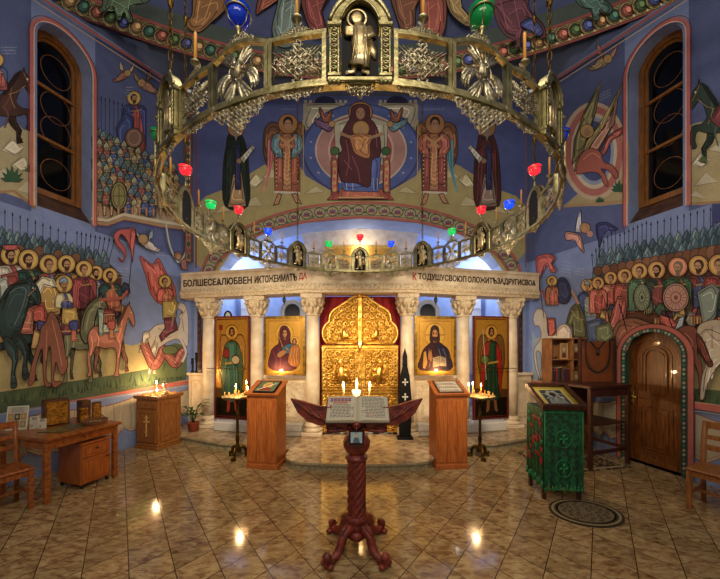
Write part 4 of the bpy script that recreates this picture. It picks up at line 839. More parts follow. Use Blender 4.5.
# ================================================================ iconostasis
ico = thing('iconostasis', 'cream marble iconostasis colonnade with carved capitals and inscribed beam', 'altar screen', (0, 5.8, .13))
COLS = [(-.885, 5.63), (-2.03, 5.92), (-3.10, 6.17), (.885, 5.63), (2.03, 5.92), (3.10, 6.17)]
for x, y in COLS:
    b = MB(); b.lathe([(.128, .36), (.13, 1.0), (.125, 1.7), (.113, 2.38)], 28, (x, y, 0)); c = b.build('column', MARBLE, ico)
    b = MB(); b.bbox(x-.19, x+.19, y-.19, y+.19, .13, .20, .01); b.lathe([(.185, .20), (.19, .225), (.185, .25), (.15, .262), (.145, .28), (.165, .30), (.16, .325), (.135, .335), (.132, .37)], 28, (x, y, 0)); b.build('column_base', MARBLE, c)
    b = MB(); b.lathe([(.118, 2.34), (.135, 2.355), (.135, 2.375), (.118, 2.39), (.125, 2.42), (.15, 2.52), (.19, 2.62), (.205, 2.66)], 32, (x, y, 0), fn=lambda r, a, z: r*(1+.07*cos(8*a)*(1 if z < 2.52 else -1)))
    b.bbox(x-.2, x+.2, y-.2, y+.2, 2.655, 2.745, .012)
    for k in range(8):
        a = k*pi/4
        for zz, rr, h in ((2.40, .135, .11), (2.51, .165, .11)):
            aa = a+(pi/8 if zz > 2.45 else 0); ca, sa = cos(aa), sin(aa)
            b.tube([(x+ca*rr, y+sa*rr, zz), (x+ca*(rr+.02), y+sa*(rr+.02), zz+h*.6), (x+ca*(rr+.06), y+sa*(rr+.06), zz+h), (x+ca*(rr+.065), y+sa*(rr+.065), zz+h*.8)], [.03, .034, .026, .012], 6)
    for sx in (-1, 1):
        for sy in (-1,):
            b.tube([(x+sx*(.15-.05*t*cos(t*7)*.6), y-.19, 2.61+.045*sin(t*7)*(1-t*.5)) for t in [k/10 for k in range(11)]], .014, 6)
    b.build('capital', CARVED, c)
beam = [(-3.62, 6.22), (-2.03, 5.86), (-.93, 5.56), (.93, 5.56), (2.03, 5.86), (3.62, 6.22)]
def strip(b, pts, dy0, dy1, z0, z1):     # horizontal bar following the bent plan; dy is the distance in front (-) or behind (+)
    n = len(pts); a = []
    for dy, z in ((dy0, z0), (dy0, z1), (dy1, z1), (dy1, z0)): a.append(b.V([(x, y+dy, z) for x, y in pts]))
    for i in range(n-1):
        for j in range(4): k = (j+1) % 4; b.face((a[j]+i, a[j]+i+1, a[k]+i+1, a[k]+i))
    for i, r in ((0, 1), (n-1, -1)): b.face([a[j]+i for j in range(4)][::r])
b = MB(); strip(b, beam, -.15, .22, 2.92, 3.24); strip(b, beam, -.17, .23, 3.20, 3.25); en = b.build('entablature', MARBLE, ico)
b = MB(); strip(b, beam, -.17, .22, 2.745, 2.80); strip(b, beam, -.20, .22, 2.80, 2.86); strip(b, beam, -.165, .22, 2.86, 2.92)
for (x0, y0), (x1, y1) in zip(beam, beam[1:]):
    L_ = math.hypot(x1-x0, y1-y0); n = int(L_/.075)
    for i in range(n):
        t = (i+.5)/n; x, y = x0+(x1-x0)*t, y0+(y1-y0)*t; b.ell((x, y-.198, 2.83), (.03, .014, .024), 8, 5); b.ell((x, y-.166, 2.89), (.022, .01, .02), 6, 4)
b.build('carved_moulding', CARVED, en)
# central carved scroll on the beam, between the two inscriptions
b = MB()
for sx in (-1, 1):
    for k in range(5):
        cx_ = sx*(.08+k*.15); b.tube([(cx_+.055*(1-.07*t)*cos(t*.7*sx), 5.405, 3.07+.055*(1-.07*t)*sin(t*.7)*(-1)**k) for t in range(12)], .008, 5)
        b.ell((cx_+sx*.07, 5.405, 3.09-.03*(-1)**k), (.03, .012, .014), 8, 5)
b.build('carved_scroll', CARVED, en)
INK = mat('inscription_paint', '#2a1a14', .7); INKR = mat('inscription_red_paint', '#a02420', .7)
def text(body, x0, x1, p0, p1, z0, z1, m, parent, name='inscription', ext=.003):
    cu = bpy.data.curves.new('t', 'FONT'); cu.body = body; cu.extrude = ext; cu.resolution_u = 2; cu.offset = .028
    t = bpy.data.objects.new('t', cu); COL.objects.link(t)
    me = bpy.data.meshes.new_from_object(t.evaluated_get(bpy.context.evaluated_depsgraph_get())); bpy.data.objects.remove(t)
    xs = [v.co.x for v in me.vertices]; ys = [v.co.y for v in me.vertices]; a0, a1, b0, b1 = min(xs), max(xs), min(ys), max(ys)
    d = (Vector(p1)-Vector(p0)); L_ = d.length; d.normalize(); inv = WM[parent.name].inverted()
    for v in me.vertices:
        s = x0+(v.co.x-a0)/(a1-a0)*(x1-x0); z = z0+(v.co.y-b0)/(b1-b0)*(z1-z0)
        v.co = inv @ (Vector((p0[0], p0[1], 0))+Vector((d.x, d.y, 0))*s+Vector((d.y, -d.x, 0))*(.004+v.co.z)+Vector((0, 0, z)))
    me.materials.clear(); me.materials.append(m); o = bpy.data.objects.new(name, me); COL.objects.link(o); o.parent = parent; WM[o.name] = WM[parent.name].copy(); return o
bpy.context.view_layer.update()
yo = -.15
# left inscription runs over two faces of the beam
pL = [(-3.62, 6.22+yo), (-2.03, 5.86+yo), (-.93, 5.56+yo)]
text('БОЛШЕСЕѦЛЮБВЕН', .06, 1.60, pL[0], pL[1], 2.97, 3.11, INK, en)
text('ИКТОЖЕИМАТЪ', .03, .92, pL[1], pL[2], 2.97, 3.11, INK, en)
text('ДА', .95, 1.11, pL[1], pL[2], 2.97, 3.11, INKR, en)
pr = [(.93, 5.56+yo), (2.03, 5.86+yo), (3.62, 6.22+yo)]
text('К', .02, .10, pr[0], pr[1], 2.97, 3.11, INKR, en)
text('ТОДУШУСВОЮП', .13, 1.13, pr[0], pr[1], 2.97, 3.11, INK, en)
text('ОЛОЖИТЪЗАДРУГИСВОѦ', .02, 1.55, pr[1], pr[2], 2.97, 3.11, INK, en)
# low parapets
for sx in (-1, 1):
    for (xa, ya), (xb, yb_), zt, nm in (((-.99, 5.72), (-1.9, 5.95), 1.2, 1), ((-3.22, 6.22), (-3.62, 6.33), 1.22, 0)):
        X0, Y0, X1, Y1 = xa*-sx, ya, xb*-sx, yb_
        if X0 > X1: X0, Y0, X1, Y1 = X1, Y1, X0, Y0
        an = math.atan2(Y1-Y0, X1-X0); L_ = math.hypot(X1-X0, Y1-Y0); T = TR(X0, Y0, 0, an)
        b = MB(); b.T = T; b.bbox(0, L_, 0, .14, .131, zt-.06, .008); b.bbox(-.02, L_+.02, -.04, .18, zt-.06, zt, .012); pp = b.build('parapet_panel', MARBLE, ico)
        b = MB(); b.T = T
        if L_ > .6:
            b.prism([(.08, .3), (L_-.08, .3), (L_-.08, 1.08), (.08, 1.08)], -.02, .01, [arch(.13, L_-.13, .35, 1.02, 12)])
            b.prism(arch(.2, L_-.2, .38, .92, 12), -.012, .01, [arch(.24, L_-.24, .42, .87, 12)])
            for k in range(6): a = k*pi/3; b.tube([(L_/2, -.01, .6), (L_/2+.07*cos(a), -.016, .6+.07*sin(a)), (L_/2+.12*cos(a+.3), -.01, .6+.12*sin(a+.3))], [.008, .02, .006], 5)
        else: b.prism([(.05, .3), (L_-.05, .3), (L_-.05, 1.08), (.05, 1.08)], -.015, .01, [[(.09, .34), (L_-.09, .34), (L_-.09, 1.04), (.09, 1.04)]])
        b.build('carved_relief', CARVED, pp)
# red curtain behind the royal doors
b = MB(); b.grid(lambda u, v: (-.79+1.58*u, 5.86+.018*sin(u*60), .14+2.6*v), 90, 2)
b.tube([(-.8, 5.86, 2.735), (.8, 5.86, 2.735)], .012, 8)
solo(b, 'curtain', VELVET, 'dark red curtain hanging behind the gold royal doors', 'curtain')
# ================================================================ royal doors
rd = thing('royal_doors', 'gilded carved royal doors with a lobed top and relief panels', 'double door', (0, 5.66, .13))
def lobed(cx, z0, wd, r):   # upper outline of both leaves
    pts = []
    pts += [(.705, 1.80)]
    for (c0, c1, r0, a0, a1) in ((.46, 2.02, .245, -62, 40), (.33, 2.28, .245, -8, 66), (.0, 2.42, .31, 42, 90)):
        for k in range(9): a = R_(a0+(a1-a0)*k/8); pts.append((c0+r0*cos(a), c1+r0*sin(a)))
    return pts
up = [(.0, 1.80), (.60, 1.80)]+lobed(0, 0, 0, 0)[1:]
for sx in (-1, 1):
    b = MB(); y0 = 5.66
    ol = [(sx*x, z) for x, z in [(.004, 1.80)]+[(max(x, .004), z) for x, z in up[1:]]]
    if sx < 0: ol = ol[::-1]
    b.prism(ol, y0, y0+.05); xa, xb = sorted((sx*.004, sx*.715)); b.bbox(xa, xb, y0-.015, y0+.05, .15, 1.80, .008); leaf = b.build('door_leaf', GOLD, rd)
    b = MB(); f = lambda x0, x1, z0, z1, wd=.03, y=.035: b.prism([(sx*x0, z0), (sx*x1, z0), (sx*x1, z1), (sx*x0, z1)][::sx], y0-y, y0+.0, [[(sx*(x0+wd), z0+wd), (sx*(x1-wd), z0+wd), (sx*(x1-wd), z1-wd), (sx*(x0+wd), z1-wd)][::sx]])
    f(.01, .715, .16, .28, .02); f(.01, .715, .30, .92); f(.01, .715, .95, 1.78); f(.07, .65, .36, .86, .018, .03); f(.07, .65, 1.01, 1.72, .018, .03)
    cres = [(sx*x, y0-.012, z) for x, z in up[1:] if x > .01]; b.tube(cres, .022, 8); b.tube([(x*.88, y-.005, 1.84+(z-1.84)*.87) for x, y, z in cres], .010, 6)
    b.tube([(sx*.62, y0-.02, 1.83), (sx*.03, y0-.02, 1.83)], .018, 6); b.build('leaf_moulding', GOLDP, leaf)
    b = MB()
    def scrolls(x0, x1, z0, z1, n, m):
        for i in range(n):
            for j in range(m):
                cx_ = sx*(x0+(x1-x0)*(i+.5)/n); cz = z0+(z1-z0)*(j+.5)/m; r = min((x1-x0)/n, (z1-z0)/m)*.46; dr = (-1)**(i+j)
                b.tube([(cx_+r*(1-t/15)*cos(t*.62*dr), y0-.026, cz+r*(1-t/15)*sin(t*.62*dr)) for t in range(13)], [.013]+[.013]*11+[.018], 5)
                b.ell((cx_+r*.8, y0-.028, cz+r*.8), (.014, .012, .022), 6, 5)
    for x0, x1, z0, z1, n, m in ((.03, .70, .18, .26, 8, 1), (.02, .07, .36, .88, 1, 8), (.655, .705, .34, .88, 1, 8), (.08, .65, .37, .46, 6, 1), (.08, .65, .77, .86, 6, 1), (.02, .07, 1.0, 1.74, 1, 11), (.655, .705, 1.0, 1.74, 1, 11), (.1, .63, 1.56, 1.70, 4, 1), (.1, .63, 1.03, 1.12, 6, 1), (.06, .5, 1.86, 1.98, 5, 1), (.08, .58, 2.12, 2.28, 4, 1), (.05, .42, 2.40, 2.55, 3, 1), (.03, .25, 2.57, 2.68, 2, 1), (.5, .68, 1.88, 2.14, 1, 3), (.10, .63, .47, .76, 5, 3), (.10, .63, 1.13, 1.56, 5, 4), (.06, .6, 1.98, 2.14, 5, 1), (.05, .5, 2.28, 2.40, 4, 1)): scrolls(x0, x1, z0, z1, n, m)
    b.build('scroll_relief', GOLDP, leaf)
    # figures in the panels: an evangelist at his desk in each field
    b = MB()
    for cx_, cz, sc in ((.36, .6, .8), (.36, 1.32, 1.15), (.30, 2.04, .75)):
        X = lambda x: sx*(cx_+x*sc*.9); Z = lambda z: cz+z*sc
        b.ell((X(.02), y0-.03, Z(.13)), (.035*sc, .02, .042*sc), 12, 8); b.tube([(X(.02+.062*cos(k*pi/8)), y0-.03, Z(.13+.062*sin(k*pi/8))) for k in range(16)], .005, 5, closed=True)
        b.tube([(X(.02), y0-.025, Z(.09)), (X(0), y0-.03, Z(.03)), (X(-.01), y0-.03, Z(-.06)), (X(-.02), y0-.02, Z(-.17))], [.03*sc, .07*sc, .075*sc, .09*sc], 8)
        b.tube([(X(-.04), y0-.04, Z(.05)), (X(-.09), y0-.045, Z(-.01)), (X(-.12), y0-.04, Z(.02))], [.026*sc, .022*sc, .014*sc], 6)
        b.tube([(X(.02), y0-.05, Z(-.07)), (X(-.10), y0-.06, Z(-.07)), (X(-.11), y0-.05, Z(-.17))], [.04*sc, .04*sc, .026*sc], 6)
        b.tube([(X(-.17), y0-.03, Z(-.19)), (X(-.17), y0-.03, Z(0)), (X(-.12), y0-.03, Z(.03))], .014*sc, 5); b.tube([(X(.1), y0-.03, Z(-.19)), (X(.1), y0-.03, Z(.06)), (X(.15), y0-.03, Z(.1))], .013*sc, 5)
        b.tube([(X(-.2), y0-.03, Z(-.19)), (X(.17), y0-.03, Z(-.19))], .014*sc, 5)
    b.build('figure_relief', GOLDP, leaf)
b = MB(); b.bbox(-.035, .035, 5.595, 5.66, .16, 2.70, .01)
for k in range(16): b.ell((0, 5.595, .25+k*.155), (.02, .012, .05), 8, 6)
b.ell((0, 5.60, 2.72), (.05, .03, .05), 10, 8); b.build('centre_post', GOLDP, rd)
b = MB(); b.bbox(-.8, .8, 5.60, 5.84, .131, .165, .005); b.build('threshold', mat('black_marble', '#0c0c10', .15, col2='#8a8a88', scale=7, contrast=(.5, .7)), rd)
# ================================================================ icons
def icon(name, label, cx_, y, an, wd, z0, z1, fr, frm, draw, board=ICONG, group=None, th=.05, extra=None):
    T = TR(cx_, y, 0, an); r = thing(name, label, 'icon', M=TR(cx_, y, z0, an))
    b = MB(); b.T = T; b.prism([(-wd/2, z0), (wd/2, z0), (wd/2, z1), (-wd/2, z1)], -th/2, th/2, [[(-wd/2+fr, z0+fr), (wd/2-fr, z0+fr), (wd/2-fr, z1-fr), (-wd/2+fr, z1-fr)]]); b.build('frame', frm, r)
    b = MB(); b.T = T; iw, ih = wd-2*fr, z1-z0-2*fr; b.col = lin('#c08c30'); n = b.V([(-iw/2, -.012, z0+fr), (iw/2, -.012, z0+fr), (iw/2, -.012, z1-fr), (-iw/2, -.012, z1-fr)]); b.face((n, n+1, n+2, n+3))
    p = Paint(lambda u, v, l: Vector((u*iw-iw/2, -.012-l, z0+fr+ih*(1-v))), step=.0003, base=.0006); draw(p); p.put(b); b.build('painting', board, r)
    b = MB(); b.T = T; b.box(-wd/2+fr*.5, wd/2-fr*.5, 0, th/2-.003, z0+fr*.5, z1-fr*.5); b.build('back_board', DARKW, r)
    if extra: extra(r, T)
    return r
def face(p, x, y, s, ry, hair, beard=False, skin='#b07a4c', veil=None):   # x, y in 0..1 panel units; ry is the unit ratio
    e = lambda dx, dy, rx, r2, c, **k: p.poly([(x+s*(dx+rx*cos(a*pi/9)), y+s*ry*(dy+r2*sin(a*pi/9))) for a in range(18)], c, **k)
    p.poly([(x-s*.3, y+s*ry*1.4), (x-s*.3, y+s*ry*.6), (x+s*.3, y+s*ry*.6), (x+s*.3, y+s*ry*1.4)], hx(skin, .75))
    e(0, -.12, .85, 1.05, veil or hair); 
    if not veil: e(0, .25, .95, .8, hair)
    e(.02, .08, .56, .84, skin, out='#4a2814', ow=s*.07); e(.1, .1, .36, .6, hx(skin, 1.2))
    if beard: p.poly([(x+s*u, y+s*ry*v) for u, v in ((-.5, .35), (-.2, .5), (.05, .42), (.3, .5), (.56, .35), (.45, .95), (.05, 1.3), (-.38, .95))], hair)
    for k in (-1, 1):
        p.line([(x+s*(.02+k*.42), y-s*ry*.12), (x+s*(.02+k*.12), y-s*ry*.16)], s*.1, '#3a1c0c'); p.line([(x+s*(.02+k*.38), y+s*ry*.02), (x+s*(.02+k*.14), y+s*ry*.02)], s*.13, '#1a0c06')
    p.line([(x+s*.02, y-s*ry*.05), (x+s*.06, y+s*ry*.33)], s*.08, hx(skin, .6)); p.line([(x-s*.14, y+s*ry*.5), (x+s*.2, y+s*ry*.5)], s*.1, '#8a3424')
def draw_theo(p):
    p.poly([(.06, .045), (.94, .045), (.94, .955), (.06, .955)], '#d09a34'); p.line([(.06, .045), (.94, .045), (.94, .955), (.06, .955), (.06, .045)], .01, '#7a5018')
    r = .75
    p.disc(.50, .27, .235, '#dca842', .235*r, n=30, out='#8a5a1c', ow=.012); p.disc(.78, .42, .12, '#dca842', .12*r, out='#8a5a1c', ow=.01)
    p.poly([(.10, .92), (.12, .62), (.22, .52), (.34, .45), (.34, .28), (.40, .16), (.50, .13), (.60, .17), (.66, .28), (.66, .42), (.76, .55), (.82, .92)], '#5a2028', sm=True, out='#2a0c10', ow=.01)
    p.line([(.36, .2), (.36, .34), (.44, .5), (.5, .66)], .012, '#c89838', sm=True); p.line([(.2, .6), (.28, .75), (.26, .9)], .014, '#94505c'); p.line([(.34, .55), (.4, .75), (.38, .9)], .014, '#94505c')
    p.poly([(.46, .52), (.70, .46), (.78, .56), (.66, .64), (.48, .62)], '#3c6c80', sm=True, out='#1c2c34', ow=.008)
    face(p, .51, .27, .115, r, '#301810', veil='#4a1820')
    p.poly([(.66, .54), (.74, .48), (.88, .50), (.92, .66), (.88, .86), (.72, .88), (.60, .8), (.62, .66)], '#b06a34', sm=True, out='#4a2010', ow=.01)
    for u in (.7, .78, .85): p.line([(u, .54), (u-.03, .7), (u, .84)], .01, '#e8b860')
    face(p, .77, .42, .07, r, '#5a3018'); p.poly([(.30, .66), (.44, .58), (.56, .60), (.5, .66), (.36, .72)], '#b07a4c', sm=True, out='#4a2814', ow=.006); p.poly([(.62, .60), (.56, .57), (.52, .52), (.60, .55)], '#b07a4c')
def draw_christ(p):
    r = .8
    p.poly([(.07, .05), (.93, .05), (.93, .95), (.07, .95)], '#d09a34'); p.line([(.07, .05), (.93, .05), (.93, .95), (.07, .95), (.07, .05)], .01, '#7a5018')
    p.disc(.48, .30, .27, '#dca842', .27*r, n=34, out='#8a5a1c', ow=.012); p.line([(.21, .30), (.75, .30)], .03, '#b07c28'); p.line([(.48, .09), (.48, .3)], .03, '#b07c28')
    p.poly([(.08, .93), (.10, .70), (.18, .56), (.36, .44), (.40, .40), (.58, .40), (.62, .44), (.80, .54), (.90, .70), (.92, .93)], '#3c1618', sm=True, out='#240a0c', ow=.01)
    p.poly([(.48, .5), (.66, .48), (.84, .56), (.91, .72), (.92, .93), (.70, .93), (.62, .7)], '#2a1c28', sm=True, out='#0c1020', ow=.01)
    for a in ([(.2, .6), (.25, .78), (.22, .92)], [(.32, .55), (.36, .72), (.33, .9)]): p.line(a, .012, '#a0604c', sm=True)
    for a in ([(.7, .55), (.78, .7), (.78, .9)], [(.58, .55), (.64, .68)]): p.line(a, .012, '#5c74a8', sm=True)
    p.poly([(.18, .62), (.24, .6), (.28, .8), (.22, .92), (.16, .9)], '#c8923c')
    p.poly([(.35, .26), (.38, .16), (.48, .12), (.58, .16), (.61, .26), (.62, .40), (.56, .44), (.40, .44), (.34, .40)], '#3a1c10', sm=True)
    face(p, .48, .28, .14, r, '#3a1c10', True)
    p.poly([(.42, .72), (.60, .68), (.78, .72), (.80, .88), (.61, .87), (.44, .90)], '#a8987c', out='#5a2c18', ow=.012); p.line([(.60, .69), (.61, .87)], .012, '#6a3c20')
    for k in range(5): p.line([(.46, .745+k*.028), (.58, .72+k*.028)], .008, '#2c1c14'); p.line([(.63, .72+k*.028), (.76, .745+k*.028)], .008, '#2c1c14')
    p.poly([(.30, .74), (.30, .64), (.33, .56), (.35, .64), (.38, .56), (.40, .64), (.42, .72), (.38, .80)], '#b07a4c', out='#4a2814', ow=.006)
def draw_angel(rob, und, low, wing, f):
    def d(p):
        r = .385
        p.poly([(0, .78), (1, .78), (1, 1), (0, 1)], '#16140c'); p.poly([(0, 0), (1, 0), (1, .78), (0, .78)], '#b8842c'); p.poly([(.0, .70), (1, .72), (1, .80), (0, .80)], '#5c4420'); p.line([(.03, .015), (.97, .015), (.97, .985), (.03, .985), (.03, .015)], .012, '#6a2418')
        for sx in (-1, 1):
            u = lambda x: .5+sx*x
            p.poly([(u(.12), .22), (u(.24), .17), (u(.36), .2), (u(.42), .30), (u(.42), .44), (u(.36), .55), (u(.30), .68), (u(.26), .50), (u(.2), .36)], wing, sm=True, out='#3a2010', ow=.012)
            for k in range(6): p.line([(u(.2+k*.035), .28), (u(.26+k*.025), .42), (u(.28+k*.01), .62-k*.02)], .010, hx(wing, .5 if k % 2 else 1.5))
        p.disc(.5, .145, .19, '#d4a040', .19*r, n=26, out='#7a4c18', ow=.012)
        p.poly([(.38, .24), (.62, .24), (.76, .32), (.78, .48), (.70, .60), (.74, .82), (.26, .82), (.30, .60), (.22, .48), (.25, .32)], und, sm=True, out='#1c140c', ow=.012)
        p.poly([(.30, .27), (.46, .24), (.40, .40), (.30, .60), (.24, .80), (.18, .60), (.20, .40)], rob, sm=True, out='#1c140c', ow=.01); p.poly([(.66, .26), (.80, .36), (.84, .56), (.78, .78), (.72, .60), (.66, .44)], rob, sm=True, out='#1c140c', ow=.01)
        for a in ([(.4, .5), (.42, .66), (.38, .80)], [(.55, .46), (.58, .64), (.56, .8)], [(.64, .5), (.66, .7)], [(.34, .34), (.3, .5)]): p.line(a, .014, hx(und, 1.7), sm=True)
        p.line([(.3, .46), (.72, .44)], .02, '#b8903c'); p.poly([(.42, .26), (.58, .26), (.56, .44), (.44, .44)], hx(und, 1.3))
        p.poly([(.36, .82), (.46, .82), (.44, .93), (.34, .95)], low, out='#1c140c', ow=.01); p.poly([(.56, .82), (.66, .82), (.70, .95), (.60, .93)], low, out='#1c140c', ow=.01)
        p.disc(.62 if f > 0 else .3, .42, .12, '#c8b48c' if f > 0 else '#6a7c34', .12*r, out='#3a2010', ow=.012)
        if f > 0: p.poly([(.24, .33), (.34, .30), (.44, .35), (.40, .40), (.3, .40), (.22, .37)], '#8a3430', sm=True, out='#3a1010', ow=.01)
        p.line([(.16 if f > 0 else .24, .12), (.12 if f > 0 else .34, .62)], .022, '#8a3424' if f > 0 else '#c0c0b0')
        if f > 0: p.poly([(.10, .07), (.22, .07), (.22, .12), (.10, .12)], '#8a3424')
        face(p, .5, .14, .105, r, '#3a2012')
    return d
def shelf_bar(r, T):
    b = MB(); b.T = T; b.tube([(-.46, -.16, 1.34), (.46, -.16, 1.34)], .008, 6)
    for x in (-.3, .3): b.tube([(x, -.16, 1.34), (x, -.02, 1.34)], .006, 6)
    b.build('lamp_rail', BRASSD, r)
REDW = mat('dark_red_frame', '#5c1c14', .5); GREYG = mat('gilt_frame', '#a8822c', .35, .8, col2='#6c5018', scale=16)
icon('archangel_icon', 'tall archangel icon in green robes with white disc, between left columns', -2.53, 5.94, -.24, .80, .33, 2.37, .03, REDW, draw_angel('#50684a', '#3f6454', '#9a4030', '#b08038', 1), extra=shelf_bar)
icon('archangel_icon', 'tall archangel icon in red cloak over dark green, between right columns', 2.60, 5.96, .24, .80, .33, 2.37, .03, REDW, draw_angel('#a82c24', '#1c3c28', '#8a5c3c', '#7c5428', -1), extra=shelf_bar)
icon('mother_of_god_icon', 'gilded icon of mother in maroon veil holding child, left of royal doors', -1.41, 5.62, -.10, .80, 1.23, 2.34, .045, GREYG, draw_theo)
icon('christ_icon', 'gilded icon of bearded man holding open book, right of royal doors', 1.41, 5.62, .10, .80, 1.23, 2.34, .045, GREYG, draw_christ)
# white cloth covered ledges at the foot of the icons
for sx, lb in ((-1, 'white cloth covered kneeler below the green-robed archangel icon'), (1, 'white cloth covered kneeler below the red-cloaked archangel icon')):
    b = MB(); b.T = TR(sx*2.42, 5.86, 0, sx*.22); b.bbox(-.42, .42, -.12, .14, .131, .31, .02); solo(b, 'low_ledge', WHITEC, lb, 'ledge')
for sx, lb in ((-1, 'folded white cloth on low stone ledge below mother and child icon'), (1, 'dark patterned box with white cloth below icon of bearded man')):
    b = MB(); b.T = TR(sx*1.42, 5.62, 0, sx*.1); b.bbox(-.36, .36, -.14, .04, .131, .34, .02)
    b.grid(lambda u, v: (-.38+.76*u, -.16+.2*v, .345+.008*sin(u*17+v*5)), 20, 4); b.grid(lambda u, v: (-.38+.76*u, -.162-.008*sin(u*40)*v, .345-.1*v), 30, 3)
    solo(b, 'low_ledge', WHITEC, lb, 'ledge')
# dark carved banner pole right of the doors
b = MB(); sp_ = thing('carved_pillar_ornament', 'dark pointed carved post with pale flower crosses right of the royal doors', 'post', (.80, 5.35, .13))
b.prism([(.70, .16), (.90, .16), (.92, .8), (.88, 1.25), (.84, 1.42), (.84, 1.6), (.80, 1.74), (.76, 1.6), (.76, 1.42), (.72, 1.25), (.68, .8)], 5.32, 5.38); b.ell((.80, 5.35, 1.46), (.05, .04, .05)); b.bbox(.66, .94, 5.26, 5.44, .131, .17, .01); b.build('post_body', BLACKM, sp_)
b = MB()
for z in (.62, .88, 1.14):
    for k in range(4): a = k*pi/2; b.tube([(.80, 5.315, z), (.80+.04*cos(a), 5.312, z+.05*sin(a)), (.80+.055*cos(a), 5.315, z+.065*sin(a))], [.006, .018, .006], 6)
b.build('flower_crosses', mat('pale_inlay', '#c8c0b0', .5), sp_)
# ================================================================ behind the screen
can = thing('altar_canopy', 'flared cream stone altar canopy seen above the screen, behind arch', 'canopy', (0, 7.9, .13))
b = MB()
prof = [(1.60, 4.93), (1.60, 4.86), (1.40, 4.25), (1.38, 4.2)]
for (w0, z0), (w1, z1) in zip(prof, prof[1:]):
    a = b.V([(-w0, 7.9, z0), (w0, 7.9, z0), (w0, 8.6, z0), (-w0, 8.6, z0)]); c = b.V([(-w1, 7.95, z1), (w1, 7.95, z1), (w1, 8.6, z1), (-w1, 8.6, z1)])
    for i in range(4): j = (i+1) % 4; b.face((c+i, c+j, a+j, a+i))
b.box(-1.60, 1.60, 7.9, 8.6, 4.93, 4.95); b.bbox(-1.38, 1.38, 7.95, 8.6, 3.35, 4.2, .01); b.build('canopy_body', MARBLE, can)
for x in (-1.25, 1.25): b = MB(); b.lathe([(.14, .131), (.14, .25), (.1, .3), (.1, 3.2), (.15, 3.35)], 16, (x, 8.2, 0)); b.build('canopy_column', MARBLE, can)
def d_alt(p):
    for cx_ in (.2, .5, .8):
        p.disc(cx_, .4, .09, '#e0b050', .22, out='#7a4c18', ow=.01); p.poly([(cx_-.1, 1), (cx_-.09, .6), (cx_, .5), (cx_+.09, .6), (cx_+.1, 1)], ['#7c3028', '#34507c', '#6a7a4c'][int(cx_*3) % 3]); p.disc(cx_, .42, .04, '#a87850', .12)
icon('altar_icon', 'gold framed row of saints on the canopy front behind screen', 0, 7.90, 0, 1.86, 3.45, 4.42, .09, GOLDP, d_alt)
STW = mat('white_painted_wall', '#c8ccd0', .6)
for x, lb in ((-3.0, 'white window panel glowing behind the left side of screen'), (3.05, 'white window panel with small dark icon behind right side of screen')):
    b = MB(); b.bbox(x-.28, x+.28, 8.25, 8.31, 1.0, 3.35, .01)
    for z in (1.6, 2.2, 2.8): b.box(x-.28, x+.28, 8.24, 8.25, z, z+.015)
    b.box(x-.01, x+.01, 8.24, 8.25, 1.0, 3.3); solo(b, 'white_panel', STW, lb, 'panel')
for x, lb in ((-1.72, 'arched white niche shrine behind the beam left of the doors'), (1.72, 'arched white niche shrine behind the beam right of the doors')):
    r = thing('niche_shrine', lb, 'shrine', (x, 7.6, .13)); b = MB(); b.T = TR(x, 7.6, 0); b.prism(arch(-.30, .30, .131, 2.95, 14), 0, .2, [arch(-.20, .20, 1.0, 2.85, 14)]); b.build('niche_frame', STW, r)
    b = MB(); b.T = TR(x, 7.6, 0); b.prism(arch(-.19, .19, 1.01, 2.84, 14), .1, .15); b.build('niche_back', mat('dark_panel', '#2a2c34', .5), r)
b = MB(); b.T = TR(-2.86, 6.5, 2.4); b.tube([(.075*cos(k*pi/10), 0, .13*sin(k*pi/10)) for k in range(20)], .02, 6, closed=True); clk = thing('wall_clock', 'small oval black rimmed clock hanging behind the left icon columns', 'clock', (-2.86, 6.5, 2.27)); b.build('clock_rim', BLACKM, clk)
b = MB(); b.T = TR(-2.86, 6.5, 2.4); b.ell((0, 0, 0), (.07, .008, .125)); b.build('clock_face', STW, clk)
for sx, lb in ((-1, 'small black hanging lamp under the beam over mother and child icon'), (1, 'small black hanging lamp under the beam over bearded man icon')):
    b = MB(); x = sx*1.37; y = 5.42; b.tube([(x, y, 2.75), (x, y, 2.66)], .005, 5); b.lathe([(.004, 2.68), (.03, 2.64), (.035, 2.6), (.012, 2.56), (.004, 2.52)], 10, (x, y, 0)); solo(b, 'hanging_lamp', IRON, lb, 'lamp')
# carved dark uprights beside the outer columns
for sx, lb in ((-1, 'narrow dark carved wooden upright left of the leftmost column'), (1, 'narrow dark carved wooden upright right of the rightmost column')):
    b = MB(); x = sx*3.36
    b.bbox(x-.04, x+.04, 6.26, 6.34, 1.225, 2.74, .01)
    for k in range(9): b.ell((x, 6.255, 1.33+k*.16), (.022, .012, .06), 6, 5)
    solo(b, 'carved_upright', DARKW, lb, 'upright')
for k, (x, h) in enumerate(((-3.50, .30), (-3.42, .42))):
    b = MB(); b.lathe([(.03, 0), (.035, .02), (.014, .05), (.012, h*.5), (.03, h*.7), (.022, h*.85), (.03, h)], 10, (x, 6.27, 1.222)); solo(b, 'dark_vase', BLACKM, ['shorter dark slender vase on stone block at left end of screen', 'taller dark slender vase on stone block at left end of screen'][k], 'vase')
